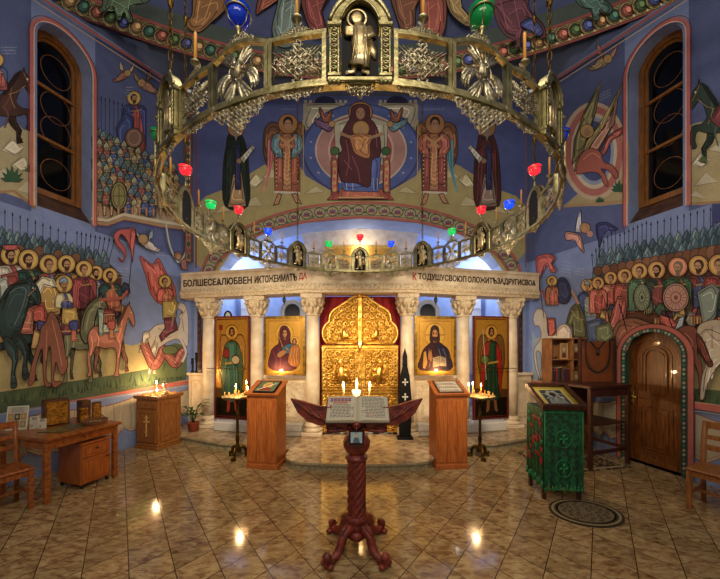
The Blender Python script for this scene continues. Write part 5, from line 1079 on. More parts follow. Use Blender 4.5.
# ================================================================ hanging ring chandelier (choros)
CH = Vector((0, 3.3, 0)); RR = 1.85; ZB = 3.065; ZR = 3.325
ch = thing('ring_chandelier', 'huge gold ring chandelier with pierced panels and icon plaques hanging overhead', 'chandelier', (0, 3.3, ZB))
def CM(phi, z=ZB, r=RR, out=True):    # frame on the ring: x tangential, y pointing to the ring centre, z up
    a = R_(phi); q = CH+Vector((sin(a)*r, -cos(a)*r, 0)); X = Vector((cos(a), sin(a), 0)); Y = Vector((-sin(a), cos(a), 0))
    return Matrix(((X.x, Y.x, 0, q.x), (X.y, Y.y, 0, q.y), (0, 0, 1, z), (0, 0, 0, 1)))
# --- shared meshes in local coordinates
def lmesh(b, name, m): 
    o = b.build(name, m); me = o.data; bpy.data.objects.remove(o); return me
def place(me, name, parent, M, label=None):
    o = bpy.data.objects.new(name, me); COL.objects.link(o); o.parent = parent; o.matrix_local = WM[parent.name].inverted() @ M; WM[o.name] = M.copy()
    if label: o['label'] = label
    return o
def knot(b, cx, cz, r, rt=.006, y=0, seg=14):
    b.tube([(cx+r*cos(2*pi*k/seg)*(1+.25*cos(4*pi*k/seg)), y+.006*sin(6*pi*k/seg), cz+r*sin(2*pi*k/seg)*(1+.25*cos(4*pi*k/seg+pi))) for k in range(seg)], rt, 5, closed=True)
def cross_knot():
    b = MB()
    for i in range(-4, 5):
        for j in range(-3, 4):
            if abs(i)+abs(j)*1.2 > 3.3 and not (i == 0 or j == 0): continue
            knot(b, i*.024, j*.029, .019, .0042, .003*((i+j) % 2))
    for s in (-1, 1):
        for k in range(-2, 3): b.tube([(-.07+k*.02, 0, -s*.06), (k*.018, .004, 0), (.07+k*.02, 0, s*.06)], .0035, 4)
    return b
KNOT = lmesh(cross_knot(), 'knot_ornament', SILVER)
def crest():
    b = MB()
    for i in range(-5, 6):
        h = (5.5-abs(i))/5.5
        for j in range(0, 1+int(h*3.2)): knot(b, i*.02, .012+j*.02, .014, .0036)
    return b
CREST = lmesh(crest(), 'crest_ornament', SILVER)
def pend(w=5, d=3.2, s=.022):
    b = MB()
    for i in range(-w, w+1):
        h = (w+.5-abs(i))/(w+.5)
        for j in range(0, 1+int(h*d)): knot(b, i*s, -.012-j*s*.95, s*.66, .0045, .004*((i+j) % 2))
    return b
PEND = lmesh(pend(6, 2.2), 'pendant_lace', SILVER); PENDB = lmesh(pend(6, 5.4, .026), 'pendant_lace', SILVER); PENDS = lmesh(pend(3, 2.6, .018), 'pendant_lace', SILVER)
def seraph():
    b = MB()
    b.ell((0, -.012, .02), (.034, .02, .04), 16, 10); b.tube([(.047*cos(k*pi/9), -.006, .022+.05*sin(k*pi/9)) for k in range(18)], .004, 5, closed=True)
    b.tube([(0, -.032, .028), (0, -.034, .012)], [.004, .006], 6); 
    for s in (-1, 1): b.ell((s*.012, -.029, .03), (.006, .004, .004), 8, 5)
    def wing(a, L, w, dx, dz, bend):
        for f in range(5):
            t = (f-2)/2; aa = a+t*.28; pts = []
            for k in range(6):
                u = k/5; pts.append((dx+cos(aa+bend*u)*L*u*(1-.12*abs(t)), -.004+.004*(f % 2), dz+sin(aa+bend*u)*L*u*(1-.12*abs(t))))
            b.tube(pts, [w*.4, w*.9, w, w*.9, w*.7, w*.15], 5)
    for s in (1, -1):
        m = lambda a: a if s > 0 else pi-a
        wing(m(1.15), .12, .012, s*.01, .04, -.2*s); wing(m(.1), .125, .014, s*.03, .01, -.9*s); wing(m(-1.25), .13, .012, s*.012, -.02, .15*s)
    return b
SER = lmesh(seraph(), 'seraph', SILVER)
def saint_relief():
    b = MB()
    b.ell((-.012, -.016, .245), (.022, .014, .027), 14, 9); b.tube([(-.012+.036*cos(k*pi/9), -.006, .247+.038*sin(k*pi/9)) for k in range(18)], .006, 5, closed=True)
    b.tube([(-.005, -.008, .22), (0, -.012, .19), (0, -.014, .14), (.006, -.012, .08), (-.004, -.01, .035)], [.02, .038, .034, .036, .044], 10)
    b.tube([(.03, -.012, .20), (.048, -.02, .165), (.02, -.034, .155), (-.01, -.036, .165)], [.018, .016, .012, .008], 7)
    b.tube([(-.03, -.012, .20), (-.052, -.02, .17), (-.045, -.034, .19)], [.017, .014, .008], 7)
    b.bbox(-.055, -.02, -.042, -.026, .16, .20, .004)
    b.tube([(.036, -.01, .16), (.05, -.012, .10), (.058, -.006, .07)], [.01, .016, .006], 6)
    for x, x2 in ((-.022, -.05), (.018, .03)): b.tube([(x, -.008, .04), (x-.004, -.012, .012), (x2, -.028, .006)], [.014, .010, .009], 6)
    for k in range(5): b.tube([(-.025+k*.013, -.046, .19), (-.02+k*.011, -.044, .12), (-.032+k*.016, -.046, .035)], .0035, 4)
    return b
_b = saint_relief(); _b.v = [Vector((v.x*1.12, v.y*.45, v.z)) for v in _b.v]
SAINT = lmesh(_b, 'saint_relief', mat('relief_silver', '#d8c8a0', .4, 1, col2='#a89468', scale=20, bump=.2))
W_ = .168; HH = .40
def ogee(w, h0, h1, n=10):
    pts = []
    for k in range(n+1):
        t = k/n; pts.append((w*(1-t)**.9*(1-.12*sin(pi*t)) + w*.12*sin(pi*t)*1.9*(1-t), h0+(h1-h0)*sin(t*pi/2)**.92))
    return [(x, z) for x, z in pts]+[(-x, z) for x, z in pts[-2::-1]]
b = MB(); b.prism([(-.088, .012), (.088, .012)]+[(x, z) for x, z in ogee(.088, .28, .37)], -.004, .012); PLATE = lmesh(b, 'black_plaque', BLACKM)
b = MB(); o1 = ogee(.150, .275, .405, 10); i1 = ogee(.088, .275, .368, 10); b.prism([(.15, .262)]+o1+[(-.15, .262), (-.088, .262)]+i1[::-1]+[(.088, .262)], -.03, .016)
b.tube([(x*.96, -.03, z-.004) for x, z in o1], .010, 6); b.tube([(x*1.04, -.03, z+.002) for x, z in i1], .006, 6)
b.bbox(-.155, .155, -.03, .02, -.012, .010, .004); b.lathe([(.012, .375), (.018, .42), (.006, .435), (.011, .45), (.002, .475)], 8, (0, 0, 0)); ARCHF = lmesh(b, 'arch_frame', BRASS)
b = MB(); b.bbox(-.026, .026, -.026, .018, .018, .26, .004); b.bbox(-.036, .036, -.034, .024, .246, .268, .005); b.bbox(-.034, .034, -.034, .024, .006, .026, .005)
for k in range(8):
    for s in (-1, 1): b.tube([(-.016*s, -.03, .035+k*.026), (.016*s, -.032, .048+k*.026), (-.016*s, -.03, .061+k*.026)], .004, 4)
for s in (-1, 0, 1): b.ell((s*.02, -.02, -.012), .014, 8, 6)
COLON = lmesh(b, 'colonette', BRASS)
ICONS = [0, 40, 86, 116, 147, 180, -147, -116, -86, -40]
for a in ICONS:
    M = CM(a); r = place(PLATE, 'icon_plaque', ch, M)
    place(SAINT, 'saint_relief', r, M @ Matrix.Translation((0, -.004, .03)) @ Matrix.Scale(1.12, 4)); place(ARCHF, 'arch_frame', r, M)
    for s in (-1, 1): place(COLON, 'colonette', r, M @ Matrix.Translation((s*.122, 0, 0)))
    place(PENDS, 'pendant_lace', r, M @ Matrix.Translation((0, -.005, -.012)))
    if abs(a) > 90:    # the far plaques carry the same figure on the side facing the nave
        Mb = M @ Matrix.Rotation(pi, 4, 'Z')
    else: continue
    place(SAINT, 'saint_relief', r, Mb @ Matrix.Translation((0, -.012, .03)) @ Matrix.Scale(1.12, 4)); place(ARCHF, 'arch_frame', r, Mb @ Matrix.Translation((0, .004, 0)))
seq = sorted(ICONS+[-180]); seq = [-180, -147, -116, -86, -40, 0, 40, 86, 116, 147, 180]
HW = 5.0
CAND, LAMP = [], []
def arc_bar(b, a0, a1, z0, z1, dy=.012, bow=None, n=8, zf=lambda t: 0):
    A = []
    for k in range(n+1):
        t = k/n; M = CM(a0+(a1-a0)*t); dz = zf(t); A.append(b.V([M @ Vector((0, -dy, z0-ZB+dz)), M @ Vector((0, dy, z0-ZB+dz)), M @ Vector((0, dy, z1-ZB+dz)), M @ Vector((0, -dy, z1-ZB+dz))]))
    for p_, q_ in zip(A, A[1:]):
        for j in range(4): k = (j+1) % 4; b.face((p_+j, q_+j, q_+k, p_+k))
    b.face((A[0], A[0]+3, A[0]+2, A[0]+1)); b.face((A[-1], A[-1]+1, A[-1]+2, A[-1]+3))
for si_, (A0, A1) in enumerate(zip(seq, seq[1:])):
    a0, a1 = A0+HW, A1-HW; n = 3; ww = (a1-a0)
    cuts = [a0, a0+ww*.31, a0+ww*.69, a1]; far = abs((A0+A1)/2) > 95
    top = ZR-ZB
    for k in range(3):
        c0, c1 = cuts[k], cuts[k+1]; mid = (c0+c1)/2; b = MB(); ser = k == 1
        arc_bar(b, c0, c1, ZB, ZB+.022); 
        if ser: arc_bar(b, c0, c1, ZR-.02, ZR, zf=lambda t: .05*sin(pi*t))
        else: arc_bar(b, c0, c1, ZR-.02, ZR)
        for cc in (c0+.35, c1-.35): b.T = CM(cc); b.box(-.010, .010, -.014, .014, 0, top); b.T = Matrix.Identity(4)
        o = b.build('seraph_panel' if ser else 'lattice_panel', BRASS, ch)
        M = CM(mid); chord = R_(c1-c0)*RR; k_ = 2 if far and not ser else 1
        sc = min(1.15, chord/.24)
        Mx = Matrix.Diagonal((sc*(1 if not ser else .95), 1, 1.0, 1))
        # the ornament faces the nave on the near half and the far half alike
        rot = Matrix.Rotation(pi, 4, 'Z') if abs(mid) > 90 else Matrix.Identity(4)
        if ser: place(SER, 'seraph', o, M @ rot @ Matrix.Translation((0, -.006, .125)) @ Mx); place(CREST, 'crest_ornament', o, M @ Matrix.Translation((0, 0, .295)) @ Matrix.Scale(.8, 4)); place(PENDB, 'pendant_lace', o, M @ Matrix.Translation((0, 0, -.004)) @ Mx)
        else: place(KNOT, 'knot_ornament', o, M @ rot @ Matrix.Translation((0, 0, .13)) @ Mx); place(CREST, 'crest_ornament', o, M @ Matrix.Translation((0, 0, .262)) @ Matrix.Diagonal((.8, 1, .45, 1))); place(PEND, 'pendant_lace', o, M @ Matrix.Translation((0, 0, -.002)) @ Mx @ Matrix.Scale(.8, 4))
        if ser: LAMP.append((mid, .31+ZB+.03))
        else: CAND.append((mid, ZR+.03))
b = MB(); arc_bar(b, -180, 180, ZB-.016, ZB-.002, .02, n=90); b.build('lower_ring', BRASS, ch)
LP = [(a, ZB+.478) for a in (180, 116, -116, 86, -86)]
# chains
b0 = MB()
for k in range(20):
    z = k*.064; an = (k % 2)*pi/2
    b0.tube([(.013*cos(t*pi/5)*cos(an), .013*cos(t*pi/5)*sin(an), z+.036*sin(t*pi/5)) for t in range(10)], .0045, 4, closed=True)
for k in (6, 15): b0.ell((0, 0, k*.064+.03), (.02, .02, .05), 8, 6)
CHN = lmesh(b0, 'chain', BRASSD)
for a in (40, -40, 86, -86, 147, -147):
    M0 = CM(a)
    for k in range(3):
        o = place(CHN, 'chain', ch, M0 @ Matrix.Translation((0, 0, .48+k*1.28)))
    b = MB(); b.tube([M0 @ Vector((0, 0, .46+3*1.28)), Vector((M0.translation.x, M0.translation.y, 10.6))], .006, 5); b.build('suspension_rod', BRASSD, ch)
# --- candles and lamps stand on the ring: things of their own
def candle_mesh(h=.15, r=.0085, m=WAX, lit=False):
    pass
def pos_words(a):
    s = 'right' if a > 0 else 'left'; t = abs(a); return s, ('near front' if t < 41 else 'front side' if t < 84 else 'rear side' if t < 118 else 'far')
order = sorted(CAND, key=lambda t: t[0]); nth = ['first', 'second', 'third', 'fourth', 'fifth', 'sixth', 'seventh', 'eighth', 'ninth', 'tenth']
R2 = [c for c in order if c[0] > 0]; L2 = sorted([c for c in order if c[0] < 0], key=lambda t: -t[0])
proto = None
def mk_candle():
    r = thing('ring_candle', 'x', 'candle', group='candles on the ring chandelier')
    b = MB(); b.lathe([(.006, 0), (.007, .03), (.02, .038), (.028, .045), (.027, .05), (.010, .052)], 14); b.build('drip_cup', BRASS, r)
    b = MB(); b.lathe([(.0085, .05), (.0085, .215), (.003, .222)], 10); b.tube([(0, 0, .22), (.001, 0, .232)], .001, 4); b.build('candle_stick', WAX, r); return r
proto = mk_candle()
for lst, side in ((R2, 'right'), (L2, 'left')):
    for i, (a, z) in enumerate(lst):
        o = proto if (i == 0 and side == 'right') else copy_tree(proto)
        M = CM(a, z); o.matrix_world = M; WM[o.name] = M; 
        o['label'] = 'tan candle on %s half of ring chandelier, %s back from the front middle plaque' % (side, nth[i])
def lamp_proto(col, lit):
    r = thing('oil_lamp', 'x', 'lamp', group='coloured oil lamps on the ring chandelier')
    b = MB(); b.lathe([(.010, 0), (.006, .015), (.016, .03), (.02, .04), (.012, .05)], 12); b.tube([(.061*cos(k*pi/8), .061*sin(k*pi/8), .115) for k in range(16)], .005, 5, closed=True)
    for k in range(3): a = k*2*pi/3; b.tube([(.012*cos(a), .012*sin(a), .045), (.05*cos(a), .05*sin(a), .065), (.061*cos(a), .061*sin(a), .115)], .003, 4)
    b.build('lamp_holder', BRASS, r)
    b = MB(); b.lathe([(.010, .052), (.036, .060), (.052, .08), (.056, .10), (.054, .12), (.064, .138), (.061, .138), (.051, .12), (.052, .10), (.045, .08), (.02, .066), (.002, .062)], 20, cap=False); b.build('glass_cup', {'b': (GLB, LGLB), 'g': (GLG, LGLG), 'r': (GLR, LGLR)}[col][lit], r)
    return r
LPROT = {}
lamps = sorted(LAMP, key=lambda t: t[0])
def ncol(a):
    t = abs(a)
    if t < 40: return 'b' if a < 0 else 'g'
    if t < 86: return 'g' if a < 0 else 'b'
    if t < 116: return 'g' if a < 0 else 'b'
    if t < 147: return 'b' if a < 0 else 'g'
    return 'g' if a < 0 else 'b'
secn = {0: 'nearest', 1: 'second nearest', 2: 'middle', 3: 'fourth', 4: 'farthest'}
cn = {'b': 'blue', 'g': 'green', 'r': 'red'}
for i, (a, z) in enumerate(lamps+LP):
    c = ncol(a) if i < len(lamps) else 'r'; lit = 1 if abs(a) > 80 else 0; key = (c, lit)
    if key not in LPROT: o = LPROT[key] = lamp_proto(*key)
    else: o = copy_tree(LPROT[key])
    M = CM(a, z); 
    if i < 10 and abs(a) < 36: M = M @ Matrix.Scale(1.0, 4)
    o.matrix_world = M; WM[o.name] = M; side = 'left' if a < 0 else 'right'
    t = abs(a); k = 0 if t < 40 else 1 if t < 86 else 2 if t < 116 else 3 if t < 147 else 4
    if i < len(lamps): o['label'] = '%s glass oil lamp above the %s seraph panel on the %s side of chandelier' % (cn[c], secn[k], side)
    else: o['label'] = 'red glass oil lamp on top of the farthest middle plaque' if t == 180 else 'red glass oil lamp on the %s plaque at the %s side of chandelier' % ('rear' if t > 100 else 'outermost', side)
# ================================================================ helpers for lit candles
def flame(name_b, x, y, z, s=1):
    s *= 1.35; name_b.lathe([(.0015*s, 0), (.006*s, .008*s), (.007*s, .016*s), (.004*s, .028*s), (.0008*s, .042*s)], 8, (x, y, z))
def ptl(x, y, z, e, r=.03, col=(1, .62, .28)): light('candle_flame_light', 'POINT', (x, y, z), e, col, r)
# ================================================================ eagle lectern with the open book
LX, LY = -.03, 2.66
le = thing('eagle_lectern', 'carved red wood lectern with spread eagle wings and twisted column', 'lectern', (LX, LY, 0))
b = MB(); b.T = TR(LX, LY, 0)
def tw(r, a, z): return r*(1+.2*abs(cos(4*a-z*45))-.12)
n = 110; b.lathe([(.075, .30+.0)]+[(.078, .30+.50*k/n) for k in range(n+1)], 36, fn=tw); b.build('twisted_column', MAHOG, le)
b = MB(); b.T = TR(LX, LY, 0)
b.lathe([(.085, .79), (.10, .80), (.098, .82), (.072, .835), (.075, .85), (.10, .87), (.118, .91), (.120, .95), (.105, .99), (.08, 1.02), (.05, 1.04)], 28); b.build('globe', MAHOG, le)
b = MB(); b.T = TR(LX, LY, 0)
b.lathe([(.07, .18), (.095, .20), (.09, .23), (.08, .25), (.10, .27), (.09, .29), (.082, .31)], 28, fn=lambda r, a, z: r*(1+.06*cos(8*a)))
b.lathe([(.06, .10), (.10, .12), (.11, .16), (.08, .19)], 24, fn=lambda r, a, z: r*(1+.08*cos(4*a))); b.build('column_foot', MAHOG, le)
for k in range(4):
    a = pi/4+k*pi/2; ca, sa = cos(a), sin(a); b = MB(); b.T = TR(LX, LY, 0)
    pr = [(.05, .21), (.10, .21), (.16, .17), (.19, .10), (.23, .055), (.29, .035), (.335, .05), (.34, .08), (.315, .085)]
    pts = catmull(pr, 4, False); m = len(pts); b.tube([(ca*r_, sa*r_, z) for r_, z in pts], [.042-.020*abs(i/m-.1)+(.012 if i > m-6 else 0) for i in range(m)], 10)
    b.tube([(ca*.08, sa*.08, .22), (ca*.15, sa*.15, .23), (ca*.185, sa*.185, .20), (ca*.16, sa*.16, .18)], [.026, .024, .020, .010], 8)
    for s in (-1, 0, 1): aa = a+s*.12; b.ell((cos(aa)*.335, sin(aa)*.335, .025), (.03, .03, .022), 10, 6)
    b.build('claw_foot', MAHOG, le)
b = MB(); b.T = TR(LX, LY, 0)   # body, head and legs of the bird
b.tube([(0, .05, 1.00), (0, .03, 1.08), (0, 0, 1.14), (0, -.03, 1.19)], [.05, .075, .08, .05], 14); b.tube([(0, -.04, 1.10), (0, -.10, 1.12), (0, -.13, 1.11)], [.045, .038, .02], 10); b.tube([(0, -.14, 1.115), (0, -.165, 1.10), (0, -.168, 1.08)], [.014, .010, .003], 8)
for s in (-1, 1):
    b.tube([(s*.04, .0, 1.09), (s*.10, -.03, 1.10), (s*.17, -.03, 1.115), (s*.2, 0, 1.13)], [.035, .04, .035, .02], 8); b.tube([(s*.04, -.02, 1.06), (s*.05, -.04, 1.0), (s*.05, -.07, .97)], [.03, .022, .015], 8)
    for k in range(3): b.tube([(s*.05, -.07, .98), (s*(.03+.02*k), -.10, .955), (s*(.03+.02*k), -.11, .93)], [.012, .011, .004], 6)
for k in range(12): b.ell((.06*sin(k*1.7), -.045-.01*(k % 2), 1.06+.008*k), (.018, .012, .014), 6, 5)
b.build('eagle_body', MAHOG, le)
for s in (-1, 1):
    b = MB(); b.T = TR(LX, LY, 0)
    for k in range(7):
        t = k/6; ex, ez = .55-.046*k*(k > 0)-.012*k*k*.6, 1.315-.028*k*1.15; pts = catmull([(s*.16, .02-.004*k, 1.20-.013*k), (s*(.26), .012-.004*k, 1.20-.026*k), (s*(.16+(ex-.16)*.7), .0-.004*k, 1.185+.03*(1-t)-.02*k), (s*ex, -.01, ez)], 4, False); m = len(pts)
        b.tube(pts, [.020 if i < m*.6 else .020*(1-(i-m*.6)/(m*.42)) for i in range(m)], 6)
    b.prism([(s*x, z) for x, z in ([(.14, 1.24), (.20, 1.10), (.34, 1.09), (.44, 1.13), (.52, 1.20), (.585, 1.325), (.47, 1.30), (.34, 1.26)])][::s], -.012, .03); b.build('wing', MAHOG, le)
# small picture hung on the bird's breast
b = MB(); b.T = TR(LX, LY, 0) @ Matrix.Rotation(-.35, 4, 'X'); b.bbox(-.068, .068, -.542, -.530, .905, 1.035, .003)
T2 = TR(LX, LY-.15, 1.03) @ Matrix.Rotation(R_(-22), 4, 'X')
b = MB(); b.T = T2; b.bbox(-.06, .06, -.008, .0, -.06, .05, .003); pc = solo(b, 'small_framed_icon', BLACKM, 'small dark framed picture with bluish centre fixed below the open book', 'picture')
b = MB(); b.T = T2; b.col = lin('#8aa0a8'); n = b.V([(-.048, -.009, -.048), (.048, -.009, -.048), (.048, -.009, .038), (-.048, -.009, .038)]); b.face((n, n+1, n+2, n+3)); p = Paint(lambda u, v, l: Vector((u, -.009-l, v)), base=.0005); p.poly([(-.03, -.048), (-.02, -.01), (.0, .0), (.02, -.01), (.03, -.048)], '#3c4c60'); p.disc(0, .01, .014, '#c0a070', .016); p.put(b)
WM[pc.name] = Matrix.Translation(pc.location); b.build('picture_face', PRINT, pc)
# open book, tilted toward the reader
TB = TR(LX+.01, LY-.03, 1.13) @ Matrix.Rotation(R_(-58), 4, 'X') @ Matrix.Rotation(pi/2, 4, 'X')
TB = TR(LX+.01, LY-.10, 1.135) @ Matrix.Rotation(R_(38), 4, 'X')
bk = thing('open_book', 'open service book with red heading lying on the eagle lectern', 'book', M=TB)
def pz(x): x = abs(x); return .012+.030*math.sqrt(min(1, x/.05))*(1-.35*x/.27)
for s in (-1, 1):
    b = MB(); b.T = TB; xs_ = [s*.27*k/14 for k in range(15)]
    tp = [b.V([(x, y, pz(x)) for x in xs_]) for y in (0, .27)]; bt = [b.V([(x, y, .004) for x in xs_]) for y in (0, .27)]
    for i in range(14):
        b.face((tp[0]+i, tp[0]+i+1, tp[1]+i+1, tp[1]+i), True); b.face((bt[0]+i, bt[0]+i+1, tp[0]+i+1, tp[0]+i)); b.face((bt[1]+i, bt[1]+i+1, tp[1]+i+1, tp[1]+i)); b.face((bt[0]+i, bt[0]+i+1, bt[1]+i+1, bt[1]+i))
    b.face((bt[0]+14, bt[1]+14, tp[1]+14, tp[0]+14)); pb = b.build('page_block', PAGE, bk)
    b = MB(); b.T = TB; p = Paint(lambda u, v, l: Vector((s*u, v, pz(u)+l)), base=.0006); rn = random.Random(3+s)
    y = .245
    if s < 0:
        for k in range(6): p.poly([(.06+k*.032, .205), (.088+k*.032, .205), (.088+k*.032, .25), (.06+k*.032, .25)], '#a04848'); p.disc(.074+k*.032, .228, .009, '#5c7898', .012, n=8)
        p.poly([(.09, .185), (.22, .185), (.22, .197), (.09, .197)], '#a83030'); y = .165
        p.poly([(.235, .13), (.25, .13), (.25, .165), (.235, .165)], '#a83030')
    while y > .03:
        u = .035
        while u < .232: L_ = rn.uniform(.012, .035); p.poly([(u, y), (min(u+L_, .24), y), (min(u+L_, .24), y+.007), (u, y+.007)], '#4c4844' if rn.random() > .08 else '#a83030'); u += L_+.006
        y -= .0165
    p.put(b); b.build('page_text', PRINT, pb)
b = MB(); b.T = TB; b.bbox(-.28, .28, -.008, .278, -.006, .003, .002); b.build('book_cover', mat('book_cover', '#3c1c14', .6), bk)
# ================================================================ brass floor candlestick with three candles, just behind the lectern
fc = thing('floor_candlestick', 'tall brass floor candlestick with round foot behind the lectern', 'candlestick', (-.035, 3.08, 0))
b = MB(); b.lathe([(.19, 0), (.19, .015), (.15, .03), (.10, .05), (.05, .09), (.03, .14), (.022, .2), (.03, .3), (.018, .34), (.016, .9), (.035, .95), (.018, 1.0), (.016, 1.18), (.05, 1.22), (.01, 1.23)], 28, (-.035, 3.08, 0)); b.build('stem', GOLDP, fc)
b = MB(); b.tube([(-.035-.135, 3.08, 1.27), (-.035-.08, 3.08, 1.22), (-.035, 3.08, 1.20), (-.035+.08, 3.08, 1.22), (-.035+.135, 3.08, 1.27)], .009, 7)
for x in (-.135, 0, .135): b.lathe([(.008, 0), (.03, .012), (.032, .022), (.012, .024)], 12, (-.035+x, 3.08, 1.255+(0 if x else 0)))
b.build('candle_arms', GOLDP, fc)
for x, nm in ((-.135, 'left'), (0, 'middle'), (.135, 'right')):
    r = thing('lit_candle', 'lit candle, %s of three on the brass candlestick behind the lectern' % nm, 'candle', (-.035+x, 3.08, 1.279), group='candles behind the lectern')
    b = MB(); zt = 1.36+(.02 if x == 0 else 0); b.lathe([(.010, 1.279), (.010, zt)], 10, (-.035+x, 3.08, 0)); b.build('candle_stick', WAXW, r)
    b = MB(); flame(b, -.035+x, 3.08, zt+.002, 1.15); b.build('flame', FLAME, r); 
ptl(-.035, 3.06, 1.47, 22)
b = MB(); b.lathe([(.004, 0), (.03, .006), (.042, .03), (.045, .06), (.042, .06), (.038, .03), (.02, .012), (.002, .010)], 16, (-.035, 2.98, 1.29), cap=False)
b.tube([(-.035, 2.98, 1.292), (-.035, 3.06, 1.22)], .006, 6)
solo(b, 'votive_cup', mat('clear_glass', '#d0d8e0', .05, trans=.7, emit='#ffe0b0', estr=.5), 'small clear glass votive cup glowing just above the open book', 'cup')
# added lamp that stands in for a flame reflection on the doors
r = thing('door_reflection_lamp', 'added lit lamp standing in for a flame reflection on the royal doors', 'lamp', (0, 5.42, 1.7)); b = MB(); b.tube([(0, 5.42, 2.80), (0, 5.42, 1.86)], .003, 5); 
for s in (-1, 1): b.tube([(0, 5.42, 1.9), (s*.03, 5.42, 1.80)], .002, 4)
b.lathe([(.004, 1.66), (.02, 1.70), (.034, 1.75), (.034, 1.80), (.03, 1.80), (.03, 1.755), (.01, 1.72)], 14, (0, 5.42, 0)); b.build('lamp_bowl', GOLDP, r); b = MB(); flame(b, 0, 5.42, 1.80, 1.3); b.build('flame', FLAME, r); ptl(0, 5.36, 1.85, 4)
# ================================================================ wooden lecterns (analogia)
def analoy(cx_, cy_, an, label, draw, pict, wd=.46, dp=.34):
    T = TR(cx_, cy_, 0, an); r = thing('wooden_lectern', label, 'lectern', M=T); b = MB(); b.T = T; h0, h1 = 1.07, 1.22
    n = b.V([(-wd/2, -dp/2, .06), (wd/2, -dp/2, .06), (wd/2, dp/2, .06), (-wd/2, dp/2, .06), (-wd/2, -dp/2, h0), (wd/2, -dp/2, h0), (wd/2, dp/2, h1), (-wd/2, dp/2, h1)])
    for q_ in ((0, 3, 2, 1), (4, 5, 6, 7), (0, 1, 5, 4), (1, 2, 6, 5), (2, 3, 7, 6), (3, 0, 4, 7)): b.face([n+i for i in q_])
    b.build('body', PINE, r)
    for i in range(3): 
        x0 = -wd/2+.012+i*(wd-.024)/3; b = MB(); b.T = T; b.bbox(x0+.003, x0+(wd-.024)/3-.003, -dp/2-.010, -dp/2, .10, h0-.07, .004); b.build('front_board', PINE, r)
    b = MB(); b.T = T; b.bbox(-wd/2-.012, wd/2+.012, -dp/2-.015, dp/2+.012, 0, .07, .006); b.build('plinth', PINE, r)
    sl_ = math.atan2(h1-h0, dp); T3 = T @ Matrix.Translation((0, -dp/2, h0+.002)) @ Matrix.Rotation(sl_, 4, 'X'); L_ = math.hypot(dp, h1-h0)
    b = MB(); b.T = T3; b.bbox(-wd/2-.025, wd/2+.025, -.03, L_+.02, .0, .022, .005); b.bbox(-wd/2-.025, wd/2+.025, -.035, -.012, .0, .045, .005); b.build('sloping_top', PINE, r)
    pict(T3, L_, draw)
def pic_icon(T3, L_, draw):
    M = T3 @ Matrix.Translation((0.02, .02, .023)); r = thing('small_icon', 'small dark framed icon lying on the left wooden lectern', 'icon', M=M)
    b = MB(); b.T = M; b.bbox(-.17, .17, .0, L_-.06, 0, .02, .004); b.build('frame', BLACKM, r)
    b = MB(); b.T = M; y0, y1 = .025, L_-.085; b.col = lin('#6c6c4c'); n = b.V([(-.145, y0, .0215), (.145, y0, .0215), (.145, y1, .0215), (-.145, y1, .0215)]); b.face((n, n+1, n+2, n+3)); p = Paint(lambda u, v, l: Vector((-.145+.29*u, y1-(y1-y0)*v, .0215+l)), base=.0006, step=.0003)
    p.poly([(.05, .05), (.95, .05), (.95, .95), (.05, .95)], '#4c5c44'); p.disc(.5, .42, .26, '#c09a40', .32); p.poly([(.15, .95), (.25, .7), (.5, .55), (.75, .7), (.85, .95)], '#7a2420'); p.disc(.5, .42, .14, '#a87850', .2); p.line([(.1, .9), (.9, .2)], .05, '#d8d0b0'); p.put(b); b.build('painting', ICONP, r)
def pic_text(T3, L_, draw):
    M = T3 @ Matrix.Translation((.0, .02, .023)); r = thing('festal_icon_sheet', 'panel with three rows of small pictures on the right wooden lectern', 'icon', M=M)
    b = MB(); b.T = M; b.bbox(-.19, .19, .0, L_-.04, 0, .014, .003); b.build('frame', DARKW, r)
    b = MB(); b.T = M; y0, y1 = .018, L_-.058; b.col = lin('#9c8c78'); n = b.V([(-.17, y0, .0155), (.17, y0, .0155), (.17, y1, .0155), (-.17, y1, .0155)]); b.face((n, n+1, n+2, n+3)); p = Paint(lambda u, v, l: Vector((-.17+.34*u, y1-(y1-y0)*v, .0155+l)), base=.0006, step=.0003); rn = random.Random(5)
    for j in range(3):
        p.poly([(.06, .07+j*.31), (.94, .07+j*.31), (.94, .31+j*.31), (.06, .31+j*.31)], '#b8b0a0', out='#5c4838', ow=.01)
        for k in range(9): x = .1+k*.092; c = rn.choice(['#6c3c30', '#3c4c6c', '#8c7c5c', '#4c5c4c']); p.poly([(x-.03, .29+j*.31), (x-.02, .2+j*.31), (x+.02, .2+j*.31), (x+.03, .29+j*.31)], c); p.disc(x, .16+j*.31, .02, '#c0a060', .04, n=8)
    p.put(b); b.build('painting', ICONP, r)
analoy(-1.40, 4.52, R_(-9), 'plain honey pine slant-top lectern on the left of the platform', None, pic_icon)
analoy(1.32, 4.52, R_(5), 'plain honey pine slant-top lectern on the right of the platform', None, pic_text)
